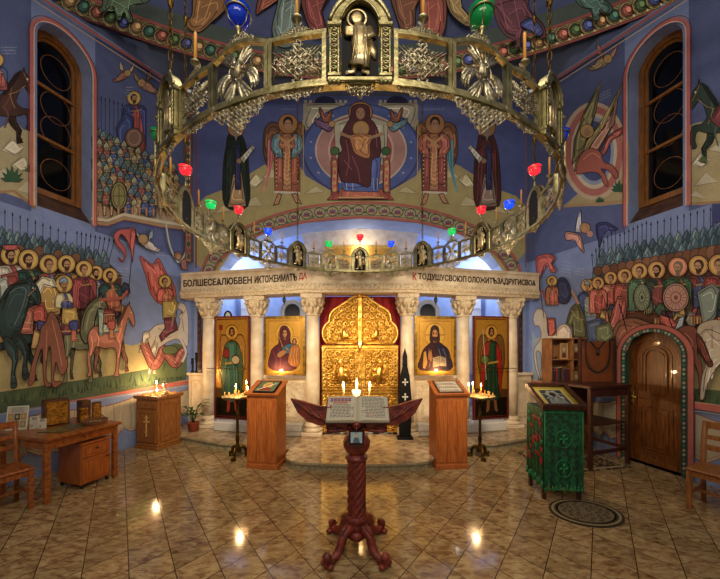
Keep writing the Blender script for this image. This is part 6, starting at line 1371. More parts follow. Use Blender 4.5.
# ================================================================ brass candle stands with sand trays
def cstand(x, y, label, lits, sd):
    r = thing('candle_stand', label, 'candle stand', (x, y, 0)); T = TR(x, y, 0)
    b = MB(); b.T = T; b.lathe([(.05, .10), (.055, .14), (.03, .18), (.024, .25), (.034, .30), (.022, .36), (.020, .60), (.034, .64), (.022, .68), (.020, .86), (.05, .92), (.09, .95), (.02, .96)], 16, fn=lambda q_, a, z: q_*(1+.06*cos(6*a))); b.build('stem', BRASSD, r)
    b = MB(); b.T = T; b.lathe([(.10, .945), (.22, .96), (.235, .975), (.235, .995), (.222, .995), (.222, .985), (.0, .985)], 32, cap=False); b.build('tray', BRASS, r)
    b = MB(); b.T = T; b.lathe([(.221, .986), (.0005, .991)], 24, cap=False); b.build('sand', mat('candle_sand', '#8a7850', .9, bump=.5, bscale=200), r)
    for k in range(3):
        a = k*2*pi/3+.5; b = MB(); b.T = T; pr = catmull([(.03, .16), (.08, .17), (.12, .12), (.13, .06), (.17, .03), (.20, .045), (.19, .065)], 3, False); b.tube([(cos(a)*q_, sin(a)*q_, z) for q_, z in pr], [.028-.012*i/len(pr) for i in range(len(pr))], 8); b.ell((cos(a)*.15, sin(a)*.15, .02), (.045, .045, .02), 10, 6); b.build('foot', BRASSD, r)
    rn = random.Random(sd); n = 0
    bs = MB()
    for dx, dy, h in lits:
        q_ = thing('lit_candle', 'x', 'candle', (x+dx, y+dy, .988)); b = MB(); b.lathe([(.006, .988), (.006, .988+h)], 8, (x+dx, y+dy, 0)); b.build('candle_stick', WAX, q_); b = MB(); flame(b, x+dx, y+dy, .989+h, 1.0); b.build('flame', FLAME, q_); yield q_, h
    for k in range(15):
        a = k*2.4; q2 = .05+.15*math.sqrt((k+.5)/15); bs.__init__(); h = rn.uniform(.03, .09); px_, py_ = x+q2*cos(a), y+q2*sin(a)
        if any(math.hypot(px_-x-l[0], py_-y-l[1]) < .02 for l in lits): continue
        bs.lathe([(.0055, .988), (.0055, .988+h), (.002, .990+h)], 7, (px_, py_, 0)); o = solo(bs, 'candle_stub', WAX, 'short unlit tan candle standing in sand of the %s brass stand' % ('left' if x < 0 else 'right'), 'candle', 'unlit candles on the %s stand' % ('left' if x < 0 else 'right')); bs = MB()
lits = list(cstand(-1.96, 4.80, 'ornate brass candle stand in front of green-robed archangel icon', [(-.01, -.04, .135), (.13, .03, .19), (.17, -.02, .10)], 1))
for (o, h), t in zip(lits, ('middle lit candle on the left brass stand, beside its blue glow', 'tallest lit candle on the left brass stand', 'short lit candle at the right edge of the left brass stand')): o['label'] = t
ptl(-1.9, 4.74, 1.24, 18)
lits = list(cstand(1.92, 4.80, 'ornate brass candle stand in front of red-cloaked archangel icon', [(-.19, -.02, .16), (-.10, .04, .17), (.0, -.04, .15)], 2))
for (o, h), t in zip(lits, ('leftmost lit candle on the right brass stand', 'lit candle between two others on the right brass stand', 'rightmost lit candle on the right brass stand')): o['label'] = t
ptl(1.84, 4.74, 1.25, 18)
# ================================================================ candle cabinet by the left wall
AL = math.atan2(.957, .287) - pi/2      # local y runs along the left wall, local x runs out of it
TC = TR(-3.62, 5.41, 0, AL) @ Matrix.Diagonal((.86, 1, 1, 1))            # cabinet: faces -y, right side +x
cb = thing('candle_cabinet', 'oak cabinet with inlaid cross door and candle sand top by left wall', 'cabinet', M=TC)
b = MB(); b.T = TC; b.bbox(-.29, .29, -.23, .23, .08, .86, .008); b.build('body', OAK, cb)
b = MB(); b.T = TC; b.bbox(-.315, .315, -.255, .255, 0, .05, .006); b.bbox(-.30, .30, -.24, .24, .05, .09, .01); b.build('plinth', OAK, cb)
b = MB(); b.T = TC; b.bbox(-.32, .32, -.26, .26, .86, .89, .008)
for a in ((-.32, -.30, -.26, .26), (.30, .32, -.26, .26), (-.32, .32, -.26, -.24), (-.32, .32, .24, .26)): b.box(*a, .885, .92)
b.build('tray_top', OAK, cb)
b = MB(); b.T = TC; b.box(-.30, .30, -.24, .24, .889, .905); b.build('sand', mat('candle_sand', '#8a7850', .9, bump=.5, bscale=200), cb)
b = MB(); b.T = TC; b.bbox(-.25, .25, -.245, -.23, .70, .83, .006); dr = b.build('drawer', OAK, cb)
b = MB(); b.T = TC; b.ell((0, -.258, .765), (.014, .012, .014), 10, 7); b.build('knob', DARKW, dr)
b = MB(); b.T = TC; b.prism([(-.25, .12), (.25, .12), (.25, .68), (-.25, .68)], -.248, -.23, [[(-.19, .18), (.19, .18), (.19, .62), (-.19, .62)]]); b.bbox(-.19, .19, -.236, -.23, .18, .62, .003); dd = b.build('door', OAK, cb)
b = MB(); b.T = TC; b.box(-.012, .012, -.25, -.236, .22, .58); b.box(-.075, .075, -.25, -.236, .46, .484); b.box(-.04, .04, -.25, -.236, .53, .548)
n = b.V([(-.05, -.25, .315), (.05, -.25, .285), (.05, -.25, .265), (-.05, -.25, .295)]); b.face((n, n+1, n+2, n+3)); b.build('inlaid_cross', mat('pale_inlay_wood', '#c89c5c', .45), dd)
b = MB(); b.T = TC; b.ell((-.22, -.255, .42), (.010, .010, .010), 8, 6); b.build('knob', DARKW, dd)
b = MB(); b.T = TC @ Matrix.Rotation(pi/2, 4, 'Z')
b.prism([(-.19, .13), (.19, .13), (.19, .82), (-.19, .82)], -.305, -.29, [[(-.13, .19), (.13, .19), (.13, .76), (-.13, .76)]]); b.bbox(-.10, .10, -.30, -.289, .22, .73, .006); b.build('side_panel', OAK, cb)
MM = lambda x, y, z: TC @ Vector((x, y, z))
cr = thing('altar_cross', 'small pale metal crucifix on stepped base standing on the candle cabinet', 'cross', M=TC @ Matrix.Translation((.10, .05, .905)))
b = MB(); b.T = TC @ Matrix.Translation((.10, .05, .905)); b.bbox(-.05, .05, -.04, .04, 0, .03, .004); b.bbox(-.03, .03, -.025, .025, .03, .06, .004); b.build('cross_base', SILVER, cr)
b = MB(); b.T = TC @ Matrix.Translation((.10, .05, .905)); b.bbox(-.009, .009, -.006, .006, .06, .27, .002); b.bbox(-.055, .055, -.006, .006, .19, .208, .002); b.bbox(-.03, .03, -.006, .006, .235, .248, .002); b.bbox(-.03, .03, -.006, .006, .10, .112, .002)
for u, v in ((0, .275), (-.06, .199), (.06, .199)): b.ell((u, 0, v), .011, 8, 6)
b.build('cross_body', SILVER, cr)
for k, (x, y, h, lb) in enumerate(((-.25, .12, .17, 'lit candle farthest left on the candle cabinet, close to the painted wall'), (-.12, .16, .13, 'lit candle second from left on the candle cabinet'), (-.02, -.03, .06, 'low lit candle just left of the crucifix on the candle cabinet'))):
    q_ = thing('lit_candle', lb, 'candle', MM(x, y, .905)); v = MM(x, y, .905); b = MB(); b.lathe([(.006, .905), (.006, .905+h)], 8, (v.x, v.y, 0)); b.build('candle_stick', WAX, q_); b = MB(); flame(b, v.x, v.y, .906+h, 1.1); b.build('flame', FLAME, q_)
v = MM(-.15, .05, 1.14); ptl(v.x, v.y, v.z, 20)
rn = random.Random(11)
for k in range(34):
    x, y = -.27+.54*((k*.618) % 1), -.21+.42*((k+.5)/34); h = rn.uniform(.025, .06)
    if math.hypot(x-.1, y-.05) < .09: continue
    v = MM(x, y, .904); b = MB(); b.lathe([(.006, .904), (.006, .904+h), (.002, .906+h)], 7, (v.x, v.y, 0)); solo(b, 'candle_stub', WAX, 'short unlit tan candle standing in the sand on top of the oak cabinet', 'candle', 'unlit candles on the oak cabinet')
b = MB(); b.T = TC; b.tube([(-.34+.0*cos(a), .02+.10*cos(a), .50+.16*sin(a)) for a in [k*pi/10 for k in range(20)]], .010, 5, closed=True); b.tube([(-.34, .02, .66), (-.34, .02, .34)], .008, 5); b.tube([(-.34, -.08, .5), (-.34, .12, .5)], .008, 5)
# potted plant on the platform
pl = thing('potted_plant', 'broad-leaved green plant in brown pot on the platform by left column', 'plant', (-3.22, 5.80, .13))
b = MB(); b.lathe([(.06, .131), (.085, .15), (.10, .30), (.105, .31), (.09, .31), (.088, .29), (.0, .285)], 20, (-3.22, 5.80, 0), cap=False); b.build('pot', POT, pl)
b = MB(); rn = random.Random(4)
for k in range(18):
    a = k*2.4; L_ = rn.uniform(.18, .34); up_ = rn.uniform(.12, .36) + (.12 if k > 12 else 0); bx, by = -3.22, 5.80; tip = Vector((bx+cos(a)*L_, by+sin(a)*L_*.6, .30+up_)); mid = Vector((bx+cos(a)*L_*.5, by+sin(a)*L_*.3, .32+up_)); st = Vector((bx, by, .29))
    b.tube([st, (st+mid)/2+Vector((0, 0, .04)), mid*.75+st*.25], .004, 4)
    ax = (tip-mid*.75-st*.25).normalized(); sd = ax.cross(Vector((0, 0, 1))).normalized()*.045; s0 = mid*.75+st*.25; rows = []
    for i in range(7):
        t = i/6; c = s0+(tip-s0)*t+Vector((0, 0, .04*sin(pi*t)-.02*t)); wv = sd*max(.02, sin(pi*(t*.9+.05))); rows.append(b.V([c-wv, c-Vector((0, 0, .008)), c+wv]))
    for p_, q_ in zip(rows, rows[1:]): b.face((p_, p_+1, q_+1, q_), True); b.face((p_+1, p_+2, q_+2, q_+1), True)
b.build('foliage', LEAF, pl)
# ================================================================ table by the left wall with the things on it
TT = TR(-3.84, 3.86, 0, AL); HT = .75
tb = thing('wooden_table', 'reddish wooden table by the left wall with papers and boxes on it', 'table', M=TT)
b = MB(); b.T = TT; b.bbox(-.48, .48, -.41, .41, HT-.035, HT, .006); b.build('tabletop', TABLEW, tb)
b = MB(); b.T = TT
for a in ((-.42, .42, -.37, -.35), (-.42, .42, .35, .37), (-.42, -.40, -.37, .37), (.40, .425, -.37, .37)): b.box(*a, HT-.14, HT-.035)
b.build('apron', TABLEW, tb)
b = MB(); b.T = TT; b.ell((.435, .0, HT-.085), .010, 8, 6); b.build('drawer_knob', DARKW, tb)
for x in (-.41, .41):
    for y in (-.36, .36):
        b = MB(); b.T = TT; b.bbox(x-.026, x+.026, y-.026, y+.026, 0, HT-.035, .005); b.build('leg', TABLEW, tb)
TP = TT @ TR(.20, .14, 0) @ Matrix.Diagonal((.9, .80, 1, 1))
pe = thing('drawer_pedestal', 'pine drawer pedestal on castors standing under the wooden table', 'drawers', M=TP)
b = MB(); b.T = TP; b.bbox(-.24, .225, -.21, .21, .05, .55, .006); b.bbox(-.25, .25, -.22, .22, .55, .575, .005); b.build('body', PINE, pe)
for z0, z1 in ((.07, .37), (.385, .54)):
    b = MB(); b.T = TP; b.bbox(.225, .243, -.20, .20, z0, z1, .004); b.bbox(.243, .250, -.16, .16, z0+.035, z1-.035, .004); d_ = b.build('drawer', PINE, pe)
    b = MB(); b.T = TP; b.ell((.262, 0 if z0 > .3 else .15, z1-.06 if z0 > .3 else z1-.03), .014, 10, 7); b.build('knob', DARKW, d_)
for x in (-.2, .2):
    for y in (-.18, .18): b = MB(); b.T = TP; b.tube([(x, y-.012, .025), (x, y+.012, .025)], .025, n=12); b.box(x-.008, x+.008, y-.016, y+.016, .03, .055); b.build('castor', IRON, pe)
def onT(x, y, rz=0, z=HT): return TT @ TR(x, y, z, rz)
def boxthing(name, label, cat, M, parts, group=None):
    r = thing(name, label, cat, M=M, group=group)
    for nm, m, fn in parts: b = MB(); b.T = M; fn(b); b.build(nm, m, r)
    return r
BOXW = mat('carved_box_wood', '#6a4018', .4, col2='#3c2010', scale=14); GLDP = mat('gold_foil_panel', '#b8822c', .3, .8, col2='#7c5014', scale=22, bump=.6, bscale=50)
boxthing('icon_case', 'large dark wooden case with gilded front at back of the table', 'case', onT(-.20, .06, -.35), [
    ('case_body', BOXW, lambda b: b.bbox(-.13, .09, -.13, .11, 0, .33, .006)), ('gilded_front', GLDP, lambda b: b.bbox(.09, .105, -.11, .09, .02, .31, .004)), ('gilded_side', GLDP, lambda b: b.bbox(-.10, .07, -.118, -.11, .03, .27, .003))])
boxthing('candle_tin', 'short gilded cylinder tin between the wooden case and the upright panel', 'tin', onT(-.02, .25), [('tin_body', GLDP, lambda b: b.lathe([(.05, 0), (.052, .01), (.048, .02), (.048, .17), (.052, .18), (.04, .19), (.01, .195)], 20))])
boxthing('upright_panel_icon', 'narrow gilded upright panel at rear right of the table', 'icon', onT(.08, .35, -.3), [('frame', BOXW, lambda b: b.bbox(-.02, .01, -.05, .05, 0, .26, .004)), ('gilded_face', GLDP, lambda b: b.bbox(.01, .016, -.04, .04, .02, .24, .002))])
boxthing('icon_case', 'small dark box beside the gilded tin on the table', 'case', onT(-.14, .34, -.1), [('case_body', BOXW, lambda b: b.bbox(-.10, .05, -.05, .05, 0, .27, .005))])
def photo(M, w_, h_, label, name='photo_board', rows=2):
    r = thing(name, label, 'card', M=M); b = MB(); b.T = M @ Matrix.Rotation(-.16, 4, 'Y'); b.bbox(-.006, 0, -w_/2, w_/2, 0, h_, .001); 
    b.T = M; b.tube([(-.006-.14*h_, 0, h_*.8), (-.14*h_-.06, 0, .003)], .003, 4); b.build('card', PAGE, r)
    b = MB(); b.T = M @ Matrix.Rotation(-.16, 4, 'Y'); p = Paint(lambda u, v, l: Vector((.0003+l, u, v)), base=.0006); rn = random.Random(2)
    p.poly([(-w_*.45, h_*.04), (w_*.45, h_*.04), (w_*.45, h_*.96), (-w_*.45, h_*.96)], '#b8b0a0')
    for j in range(rows):
        for k in range(3 if rows > 1 else 1): x0 = -w_*.42+k*w_*.29; z0 = h_*(.08+j*.32); p.poly([(x0, z0), (x0+w_*.26, z0), (x0+w_*.26, z0+h_*.28), (x0, z0+h_*.28)], rn.choice(['#8c7c54', '#4c4c3c', '#a8843c', '#5c4434'])); p.disc(x0+w_*.13, z0+h_*.15, w_*.06, '#b8a080', h_*.07, n=8)
    for k in range(5): p.line([(-w_*.3, h_*(.93-k*.045)), (w_*.3-(k % 2)*w_*.1, h_*(.93-k*.045))], .004, '#5c584c')
    p.put(b); b.build('print', PRINT, r)
photo(onT(-.36, -.26, -.9), .20, .29, 'tall white card with small pictures standing at left of the table')
photo(onT(-.22, -.16, -.7), .08, .15, 'small white leaflet holder in the middle of the table', 'leaflet_holder', 1)
photo(onT(-.12, -.13, -.6), .07, .12, 'dark little framed card beside the leaflet holder on the table', 'framed_card', 1)
boxthing('open_magazine', 'flat dark green printed sheet lying on the front of the table', 'sheet', onT(.15, -.03, .25), [('sheet', mat('printed_sheet', '#6c6848', .35, col2='#2c3420', scale=16), lambda b: b.bbox(-.15, .15, -.2, .16, .0, .006, .001)), ('sheet_border', mat('sheet_border', '#2c2a1c', .4), lambda b: b.bbox(-.16, .16, -.21, .17, .0, .004, .001))])
MBK = onT(.22, .24); bkt = thing('wicker_tray', 'round wicker tray with small metal things at right of the table', 'basket', M=MBK)
b = MB(); b.T = MBK
for k in range(4): b.tube([((.12+.006*k)*cos(a*pi/14), (.12+.006*k)*sin(a*pi/14), .008+.012*k+.002*(-1)**a) for a in range(28)], .007, 5, closed=True)
b.lathe([(.12, .002), (.0, .004)], 24, cap=False); b.build('woven_rim', mat('wicker', '#7a5028', .6), bkt)
b = MB(); b.T = MBK; b.tube([(.0, -.13+.26*k/12, .04+.11*sin(pi*k/12)) for k in range(13)], .006, 5); b.build('handle', mat('wicker', '#7a5028', .6), bkt)
for k in range(7):
    a = k*.9; M = MBK @ TR(.07*cos(a)*(k > 0), .07*sin(a)*(k > 0), .006); r = thing('tin_medallion', 'small round metal tin lying in the wicker tray', 'tin', M=M, group='small tins in the wicker tray'); b = MB(); b.T = M; b.lathe([(.026, 0), (.028, .004), (.028, .022), (.024, .028)], 14); b.build('tin_body', SILVER, r)
# ================================================================ chairs
def chair(M, label, wood):
    r = thing('wooden_chair', label, 'chair', M=M)   # sitter faces +x
    b = MB(); b.T = M; b.bbox(-.21, .22, -.22, .22, .43, .46, .012); b.build('seat', wood, r)
    b = MB(); b.T = M
    for y in (-.20, .18): b.box(-.18, .18, y, y+.02, .37, .43)
    for x in (-.19, .17): b.box(x, x+.02, -.18, .18, .37, .43)
    b.build('seat_frame', wood, r)
    for y in (-.19, .19):
        b = MB(); b.T = M; b.bbox(.165, .205, y-.02, y+.02, 0, .43, .004); b.build('leg', wood, r)
        b = MB(); b.T = M; b.tube([(-.21, y, 0), (-.19, y, .43), (-.21, y, .68), (-.26, y, .92)], .023, 6); b.build('leg', wood, r)
    for z, h in ((.60, .06), (.72, .05), (.84, .08)): b = MB(); b.T = M; x = -.205-.055*(z-.60)/.26; b.bbox(x-.012, x+.012, -.18, .18, z, z+h, .004); b.build('back_slat', wood, r)
    b = MB(); b.T = M
    for y in (-.19, .19): b.box(-.19, .185, y-.01, y+.01, .17, .20)
    b.box(0, .02, -.19, .19, .17, .195); b.build('stretcher', wood, r)
    return r
chair(TR(-3.86, 3.2, 0, -.45), 'brown wooden chair with slatted back in front of the left table', TABLEW)
chair(TR(3.86, 3.2, 0, pi+.45), 'brown wooden chair partly in frame at far right by wall', OAK)
# ================================================================ right side: draped lectern, desk, bookcase
TG = TR(2.36, 3.66, 0, R_(-6)); gl_ = thing('draped_lectern', 'lectern draped in green brocade cloth with crosses, right of platform', 'lectern', M=TG)
b = MB(); b.T = TG
for x in (-.19, .19):
    for y in (-.17, .17): b.bbox(x-.02, x+.02, y-.02, y+.02, 0, 1.04, .004)
b.bbox(-.20, .20, -.19, .19, .98, 1.04, .005); b.build('stand_frame', DARKW, gl_)
def cloth(b, x0, x1, y, z0, z1, sc, axis='x', amp=.008, n=60):
    def f(u, v):
        t = x0+(x1-x0)*u; zb = z0+.045*abs(sin(u*pi*sc)); z = zb+(z1-zb)*v; w_ = y+amp*sin(u*30)*(1-v)
        return (t, w_, z) if axis == 'x' else (w_, t, z)
    b.grid(f, n, 10)
b = MB(); b.T = TG; cloth(b, -.215, .215, -.212, .12, 1.05, 5); b.build('front_cloth', GREEN, gl_)
b = MB(); b.T = TG; cloth(b, -.212, .21, -.217, .16, 1.05, 4, 'y'); cloth(b, -.212, .21, .217, .16, 1.05, 4, 'y'); cloth(b, -.215, .215, .212, .16, 1.05, 5); b.box(-.215, .215, -.212, .212, 1.045, 1.052); b.build('side_cloth', GREEN, gl_)
b = MB(); b.T = TG
for z, k in ((1.02, .2), (.14, .2)): b.tube([(-.215+.43*i/20, -.222, z+.004*(i % 2)) for i in range(21)], .006, 5)
for x in (-.205, .205): b.tube([(x, -.222, .16), (x, -.222, 1.03)], .006, 5)
for z in (.38, .72):
    for u, v in ((0, 1), (0, -1), (1, 0), (-1, 0)): b.tube([(0, -.219, z), (u*.035, -.220, z+v*.045), (u*.045+.02*v, -.219, z+v*.055+.02*u)], [.009, .012, .005], 5)
    b.tube([(.085*cos(k*pi/10), -.219, z+.10*sin(k*pi/10)) for k in range(20)], .005, 5, closed=True)
for k in range(11): x = -.2+.04*k; b.tube([(x, -.220, .16+.04*abs(sin(k*1.3))), (x, -.222, .09+.04*abs(sin(k*1.3)))], [.005, .010], 5)
b.build('green_embroidery', mat('green_embroidery', '#1c7844', .5), gl_)
b = MB(); b.T = TG; rn = random.Random(8)
for k in range(30):
    z = .30+.68*rn.random(); y = -.2+.4*rn.random(); c = rn.choice([0, 0, 1]); b.m = c; b.ell((-.224, y, z), (.006, .022, .028), 8, 5); b.ell((-.224, y+.03, z+.02), (.005, .014, .016), 8, 5)
for k in range(8): b.m = 1; y = -.2+.055*k; b.tube([(-.226, y, .22+.03*(k % 2)), (-.228, y, .14+.03*(k % 2))], [.008, .016], 5)
b.build('side_embroidery', [mat('red_embroidery', '#8c1c20', .6), mat('green_embroidery', '#1c7844', .5)], gl_)
MI = TG @ Matrix.Translation((0, -.235, 1.052)) @ Matrix.Rotation(R_(24), 4, 'X'); fi = thing('framed_icon', 'gold icon in deep dark wooden frame on the green draped lectern', 'icon', M=MI)
b = MB(); b.T = MI; b.prism([(-.24, 0), (.24, 0), (.24, .50), (-.24, .50)], 0, .06, [[(-.205, .035), (.205, .035), (.205, .465), (-.205, .465)]]) if False else None
for a in ((-.24, .24, 0, .035), (-.24, .24, .465, .50), (-.24, -.205, .035, .465), (.205, .24, .035, .465)): b.bbox(*a, .0, .07, .004)
b.build('frame', DARKW, fi)
b = MB(); b.T = MI; b.bbox(-.215, .215, .025, .475, .0, .02, .002); b.build('back_board', DARKW, fi)
b = MB(); b.T = MI; b.col = lin('#8c7c34'); n = b.V([(-.205, .035, .022), (.205, .035, .022), (.205, .465, .022), (-.205, .465, .022)]); b.face((n, n+1, n+2, n+3)); p = Paint(lambda u, v, l: Vector((-.205+.41*u, .465-.43*v, .022+l)), base=.0008, step=.0004)
p.poly([(.08, .08), (.92, .08), (.92, .92), (.08, .92)], '#a8984c', out='#5c4c1c', ow=.012); p.poly([(.18, .16), (.82, .16), (.82, .86), (.18, .86)], '#3a3c38', out='#b8a868', ow=.02); p.disc(.5, .40, .2, '#84867c', .2, out='#1c1c1c', ow=.015); p.poly([(.25, .86), (.3, .62), (.5, .52), (.7, .62), (.76, .86)], '#747870', out='#1c1c1c', ow=.012); p.disc(.5, .40, .09, '#2c1c14', .11); p.disc(.68, .56, .08, '#84867c', .08, out='#1c1c1c', ow=.01)
for k in range(14): a = k*.45; p.line([(.5+.12*cos(a), .4+.12*sin(a)), (.5+.3*cos(a+.3), .45+.3*sin(a+.3))], .012, '#b0b4a8' if k % 2 else '#1c1c1c')
p.put(b); b.build('painting', ICONP, fi)
# carpet, desk, display board, bookcase
b = MB(); AR = -AL
TK = TR(3.30, 4.70, 0, AR-.12); b.T = TK; b.bbox(-.62, .62, -.42, .42, .001, .014, .003); rg = solo(b, 'small_carpet', mat('dark_carpet', '#3c1c18', .9, col2='#8a7850', scale=22, contrast=(.5, .56)), 'dark patterned small carpet with pale border under the dark desk', 'carpet')
b = MB(); b.T = TK
for a in ((-.58, .58, -.39, -.35), (-.58, .58, .35, .39), (-.58, -.54, -.39, .39), (.54, .58, -.39, .39)): b.box(*a, .0141, .016)
b.build('carpet_border', mat('carpet_border', '#9a8a64', .9), rg)
# oval mat
def ovalmat():
    OM = TR(2.42, 3.22, 0, .12); b = MB(); b.T = OM
    def ring_(r0, r1, z, c):
        b.col = lin(c); n = 40
        A = b.V([(.37*r0*cos(2*pi*k/n), .27*r0*sin(2*pi*k/n), z) for k in range(n)]); B = b.V([(.37*r1*cos(2*pi*k/n), .27*r1*sin(2*pi*k/n), z) for k in range(n)])
        for k in range(n): b.face((A+k, A+(k+1) % n, B+(k+1) % n, B+k))
    ring_(1, 1, 0, '#2c2418'); A = len(b.v)-40
    b.col = lin('#2c2418'); n = 40; A = b.V([(.37*cos(2*pi*k/n), .27*sin(2*pi*k/n), .001) for k in range(n)]); B = b.V([(.37*cos(2*pi*k/n), .27*sin(2*pi*k/n), .012) for k in range(n)])
    for k in range(n): b.face((A+k, A+(k+1) % n, B+(k+1) % n, B+k))
    b.face([B+k for k in range(n)])
    ring_(.93, .86, .0126, '#8c7a50'); ring_(.86, .76, .0126, '#3c3222'); ring_(.80, .76, .0126, '#2c2418')
    b.col = lin('#6e5e40'); C = b.V([(.37*.74*cos(2*pi*k/n), .27*.74*sin(2*pi*k/n), .0126) for k in range(n)]); b.face([C+k for k in range(n)])
    p = Paint(lambda u, v, l: Vector((u, v, .0127+l)), base=.0004, step=.0003)
    for k in range(38):
        a = k*2.4; r = .06+.68*math.sqrt((k+.5)/38); x, y = .35*r*cos(a), .25*r*sin(a)
        p.line([(x+.028*(1-t/9)*cos(t*.8+k), y+.024*(1-t/9)*sin(t*.8+k)) for t in range(9)], .009, '#241c14'); p.disc(x+.02, y+.015, .010, '#241c14', .007, n=8)
    p.put(b); return solo(b, 'oval_mat', mat('mat_fibre', '#808080', .9, attr=True, scale=60), 'oval beige mat with dark scroll pattern on the tiled floor', 'mat')
ovalmat()
TD = TR(3.60, 4.62, 0, AR); ds = thing('dark_desk', 'tall dark wooden reading desk against right wall behind the draped lectern', 'desk', M=TD)
b = MB(); b.T = TD; b.bbox(-.42, .42, -.26, .38, 1.17, 1.21, .006); b.build('desktop', DARKW, ds)
for x in (-.38, .38):
    for y in (-.22, .34): b = MB(); b.T = TD; b.bbox(x-.025, x+.025, y-.025, y+.025, .015, 1.17, .004); b.build('leg', DARKW, ds)
b = MB(); b.T = TD; b.box(-.38, .38, .33, .35, .55, 1.17); b.box(-.38, .38, -.23, -.21, 1.05, 1.17); b.box(-.38, .38, -.23, -.21, .22, .27); b.box(-.39, -.37, -.22, .34, .22, .27); b.box(.37, .39, -.22, .34, .22, .27); b.build('desk_panel', mat('reddish_panel', '#4c1c14', .5, col2='#2c100c', scale=7), ds)
b = MB(); b.T = TD; b.box(-.38, .38, -.2, .33, .62, .64); b.build('shelf', DARKW, ds)
TN = TR(3.77, 4.77, 0, AR-.35); bo = thing('display_board', 'orange-brown wooden board on posts displaying a black prayer rope', 'board', M=TN)
b = MB(); b.T = TN; b.bbox(-.24, .24, 0, .02, 1.211, 1.86, .004); b.build('board', mat('orange_board', '#7c4018', .45, col2='#5c2c10', scale=4), bo)
for x in (-.26, .26): b = MB(); b.T = TN; b.bbox(x-.02, x+.02, -.015, .03, 1.211, 1.90, .004); b.ell((x, .005, 1.92), .024, 10, 7); b.build('post', DARKW, bo)
MR = TN; b = MB(); b.T = TN
pts = [(-.18, -.012, 1.88), (-.185, -.015, 1.7), (-.16, -.015, 1.52), (-.10, -.015, 1.42), (0, -.015, 1.37), (.10, -.015, 1.42), (.16, -.015, 1.52), (.185, -.015, 1.7), (.18, -.012, 1.88)]; pts = catmull(pts, 6, False)
for q_ in pts: b.ell(q_, .013, 8, 6)
solo(b, 'prayer_rope', IRON, 'long black prayer rope hanging in a loop on the display board', 'prayer rope')
b = MB(); b.T = TN
for q_ in catmull([(-.11, -.012, 1.86), (-.06, -.015, 1.80), (0, -.015, 1.74), (.06, -.015, 1.80), (.11, -.012, 1.86)], 5, False): b.ell(q_, .010, 8, 6)
b.tube([(0, -.015, 1.74), (0, -.015, 1.70), (0, -.015, 1.64)], [.006, .018, .022], 8); solo(b, 'prayer_rope', IRON, 'short black prayer rope with tassel at top of the display board', 'prayer rope')
TB_ = TR(3.60, 5.30, 0, -.05); bc = thing('bookcase', 'narrow pale-edged wooden bookcase with books and framed photos, behind draped lectern', 'bookcase', M=TB_); SH = mat('bookcase_wood', '#94643c', .5, col2='#744a28', scale=6)
b = MB(); b.T = TB_; b.box(-.30, -.28, -.14, .14, 0, 1.92); b.box(.28, .30, -.14, .14, 0, 1.92); b.box(.06, .08, -.14, .14, 0, 1.90); b.box(-.28, .28, .12, .14, 0, 1.92); b.bbox(-.30, .30, -.15, .14, 1.90, 1.92, .003); b.build('case_frame', SH, bc)
for z in (.05, .5, 1.05, 1.54): b = MB(); b.T = TB_; b.box(-.28, .28, -.14, .12, z, z+.02); b.build('shelf', SH, bc)
rn = random.Random(6); x = -.27; k = 0
BCOL = ['#3c1418', '#1c1c28', '#7c1c1c', '#2c2c20', '#141418', '#5c2c18', '#20283c', '#4a1016']; nm = ['leftmost', 'second', 'third', 'fourth', 'fifth', 'sixth', 'seventh', 'eighth', 'ninth', 'tenth']
cname = ['maroon', 'black', 'red', 'olive', 'black', 'brown', 'navy', 'dark red']
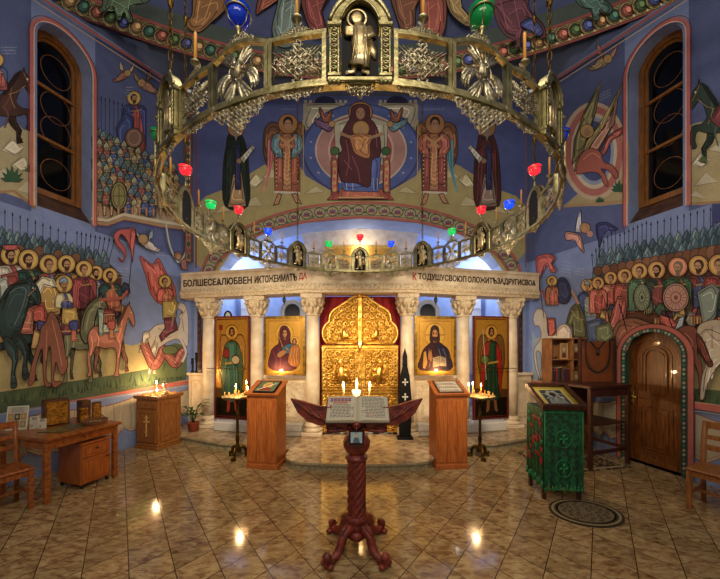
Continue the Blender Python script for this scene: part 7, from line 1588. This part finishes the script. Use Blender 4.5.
while x < .02 and k < 10:
    w_ = rn.uniform(.024, .04); h = rn.uniform(.26, .36); M = TB_ @ Matrix.Translation((x+w_/2, -.03, 1.07)); r = thing('book', '%s spined book standing on the bookcase shelf, %s from left' % (cname[k % 8], nm[k] if k else 'first'), 'book', M=M, group='books on the bookcase shelf')
    b = MB(); b.T = M; b.bbox(-w_/2+.001, w_/2-.001, -.09, .09, 0, h, .003); b.build('cover', mat('book_%d' % (k % 8), BCOL[k % 8], .5), r); b = MB(); b.T = M; b.box(-w_/2+.004, w_/2-.004, -.084, .0915, .004, h-.004); b.box(-w_/2+.004, w_/2-.004, -.086, .0, h-.004, h+.001); b.build('pages', PAGE, r); x += w_+.002; k += 1
def frame_(x, z, w_, h, lb, dy=-.05):
    M = TB_ @ Matrix.Translation((x, dy, z)); r = thing('framed_picture', lb, 'picture', M=M); b = MB(); b.T = M; b.prism([(-w_/2, 0), (w_/2, 0), (w_/2, h), (-w_/2, h)], -.012, .012, [[(-w_/2+.015, .015), (w_/2-.015, .015), (w_/2-.015, h-.015), (-w_/2+.015, h-.015)]]); b.build('frame', mat('pale_frame', '#b08c5c', .5) if w_ < .15 else DARKW, r)
    b = MB(); b.T = M; b.box(-w_/2+.01, w_/2-.01, -.004, .008, .01, h-.01); b.col = lin('#b0a488'); p = Paint(lambda u, v, l: Vector((u, -.004-l, v)), base=.0006); p.poly([(-w_/2+.015, .015), (w_/2-.015, .015), (w_/2-.015, h-.015), (-w_/2+.015, h-.015)], '#8a7454'); p.disc(0, h*.6, w_*.16, '#b89878', h*.12); p.poly([(-w_*.28, .02), (-w_*.2, h*.4), (w_*.2, h*.4), (w_*.28, .02)], '#5a2420'); p.put(b); b.build('picture', PRINT, r)
frame_(-.03, 1.56, .13, .27, 'small light framed picture on the upper left shelf of bookcase'); frame_(.18, 1.56, .16, .28, 'dark framed picture on the upper right compartment of bookcase'); frame_(.18, 1.07, .17, .30, 'dark framed picture on the lower right compartment of bookcase')
boxthing('paper_stack', 'low pile of pale papers on top of the bookcase', 'papers', TB_ @ Matrix.Translation((-.12, -.03, 1.92)), [('papers', PAGE, lambda b: [b.bbox(-.12, .12, -.09, .09, .001+.012*k, .011+.012*k, .001) for k in range(3)])])
boxthing('small_bowl', 'small dark bowl on upper left shelf of the bookcase', 'bowl', TB_ @ Matrix.Translation((-.20, -.05, 1.56)), [('bowl', DARKW, lambda b: b.lathe([(.02, 0), (.045, .01), (.055, .035), (.048, .035), (.0, .012)], 16, cap=False))])
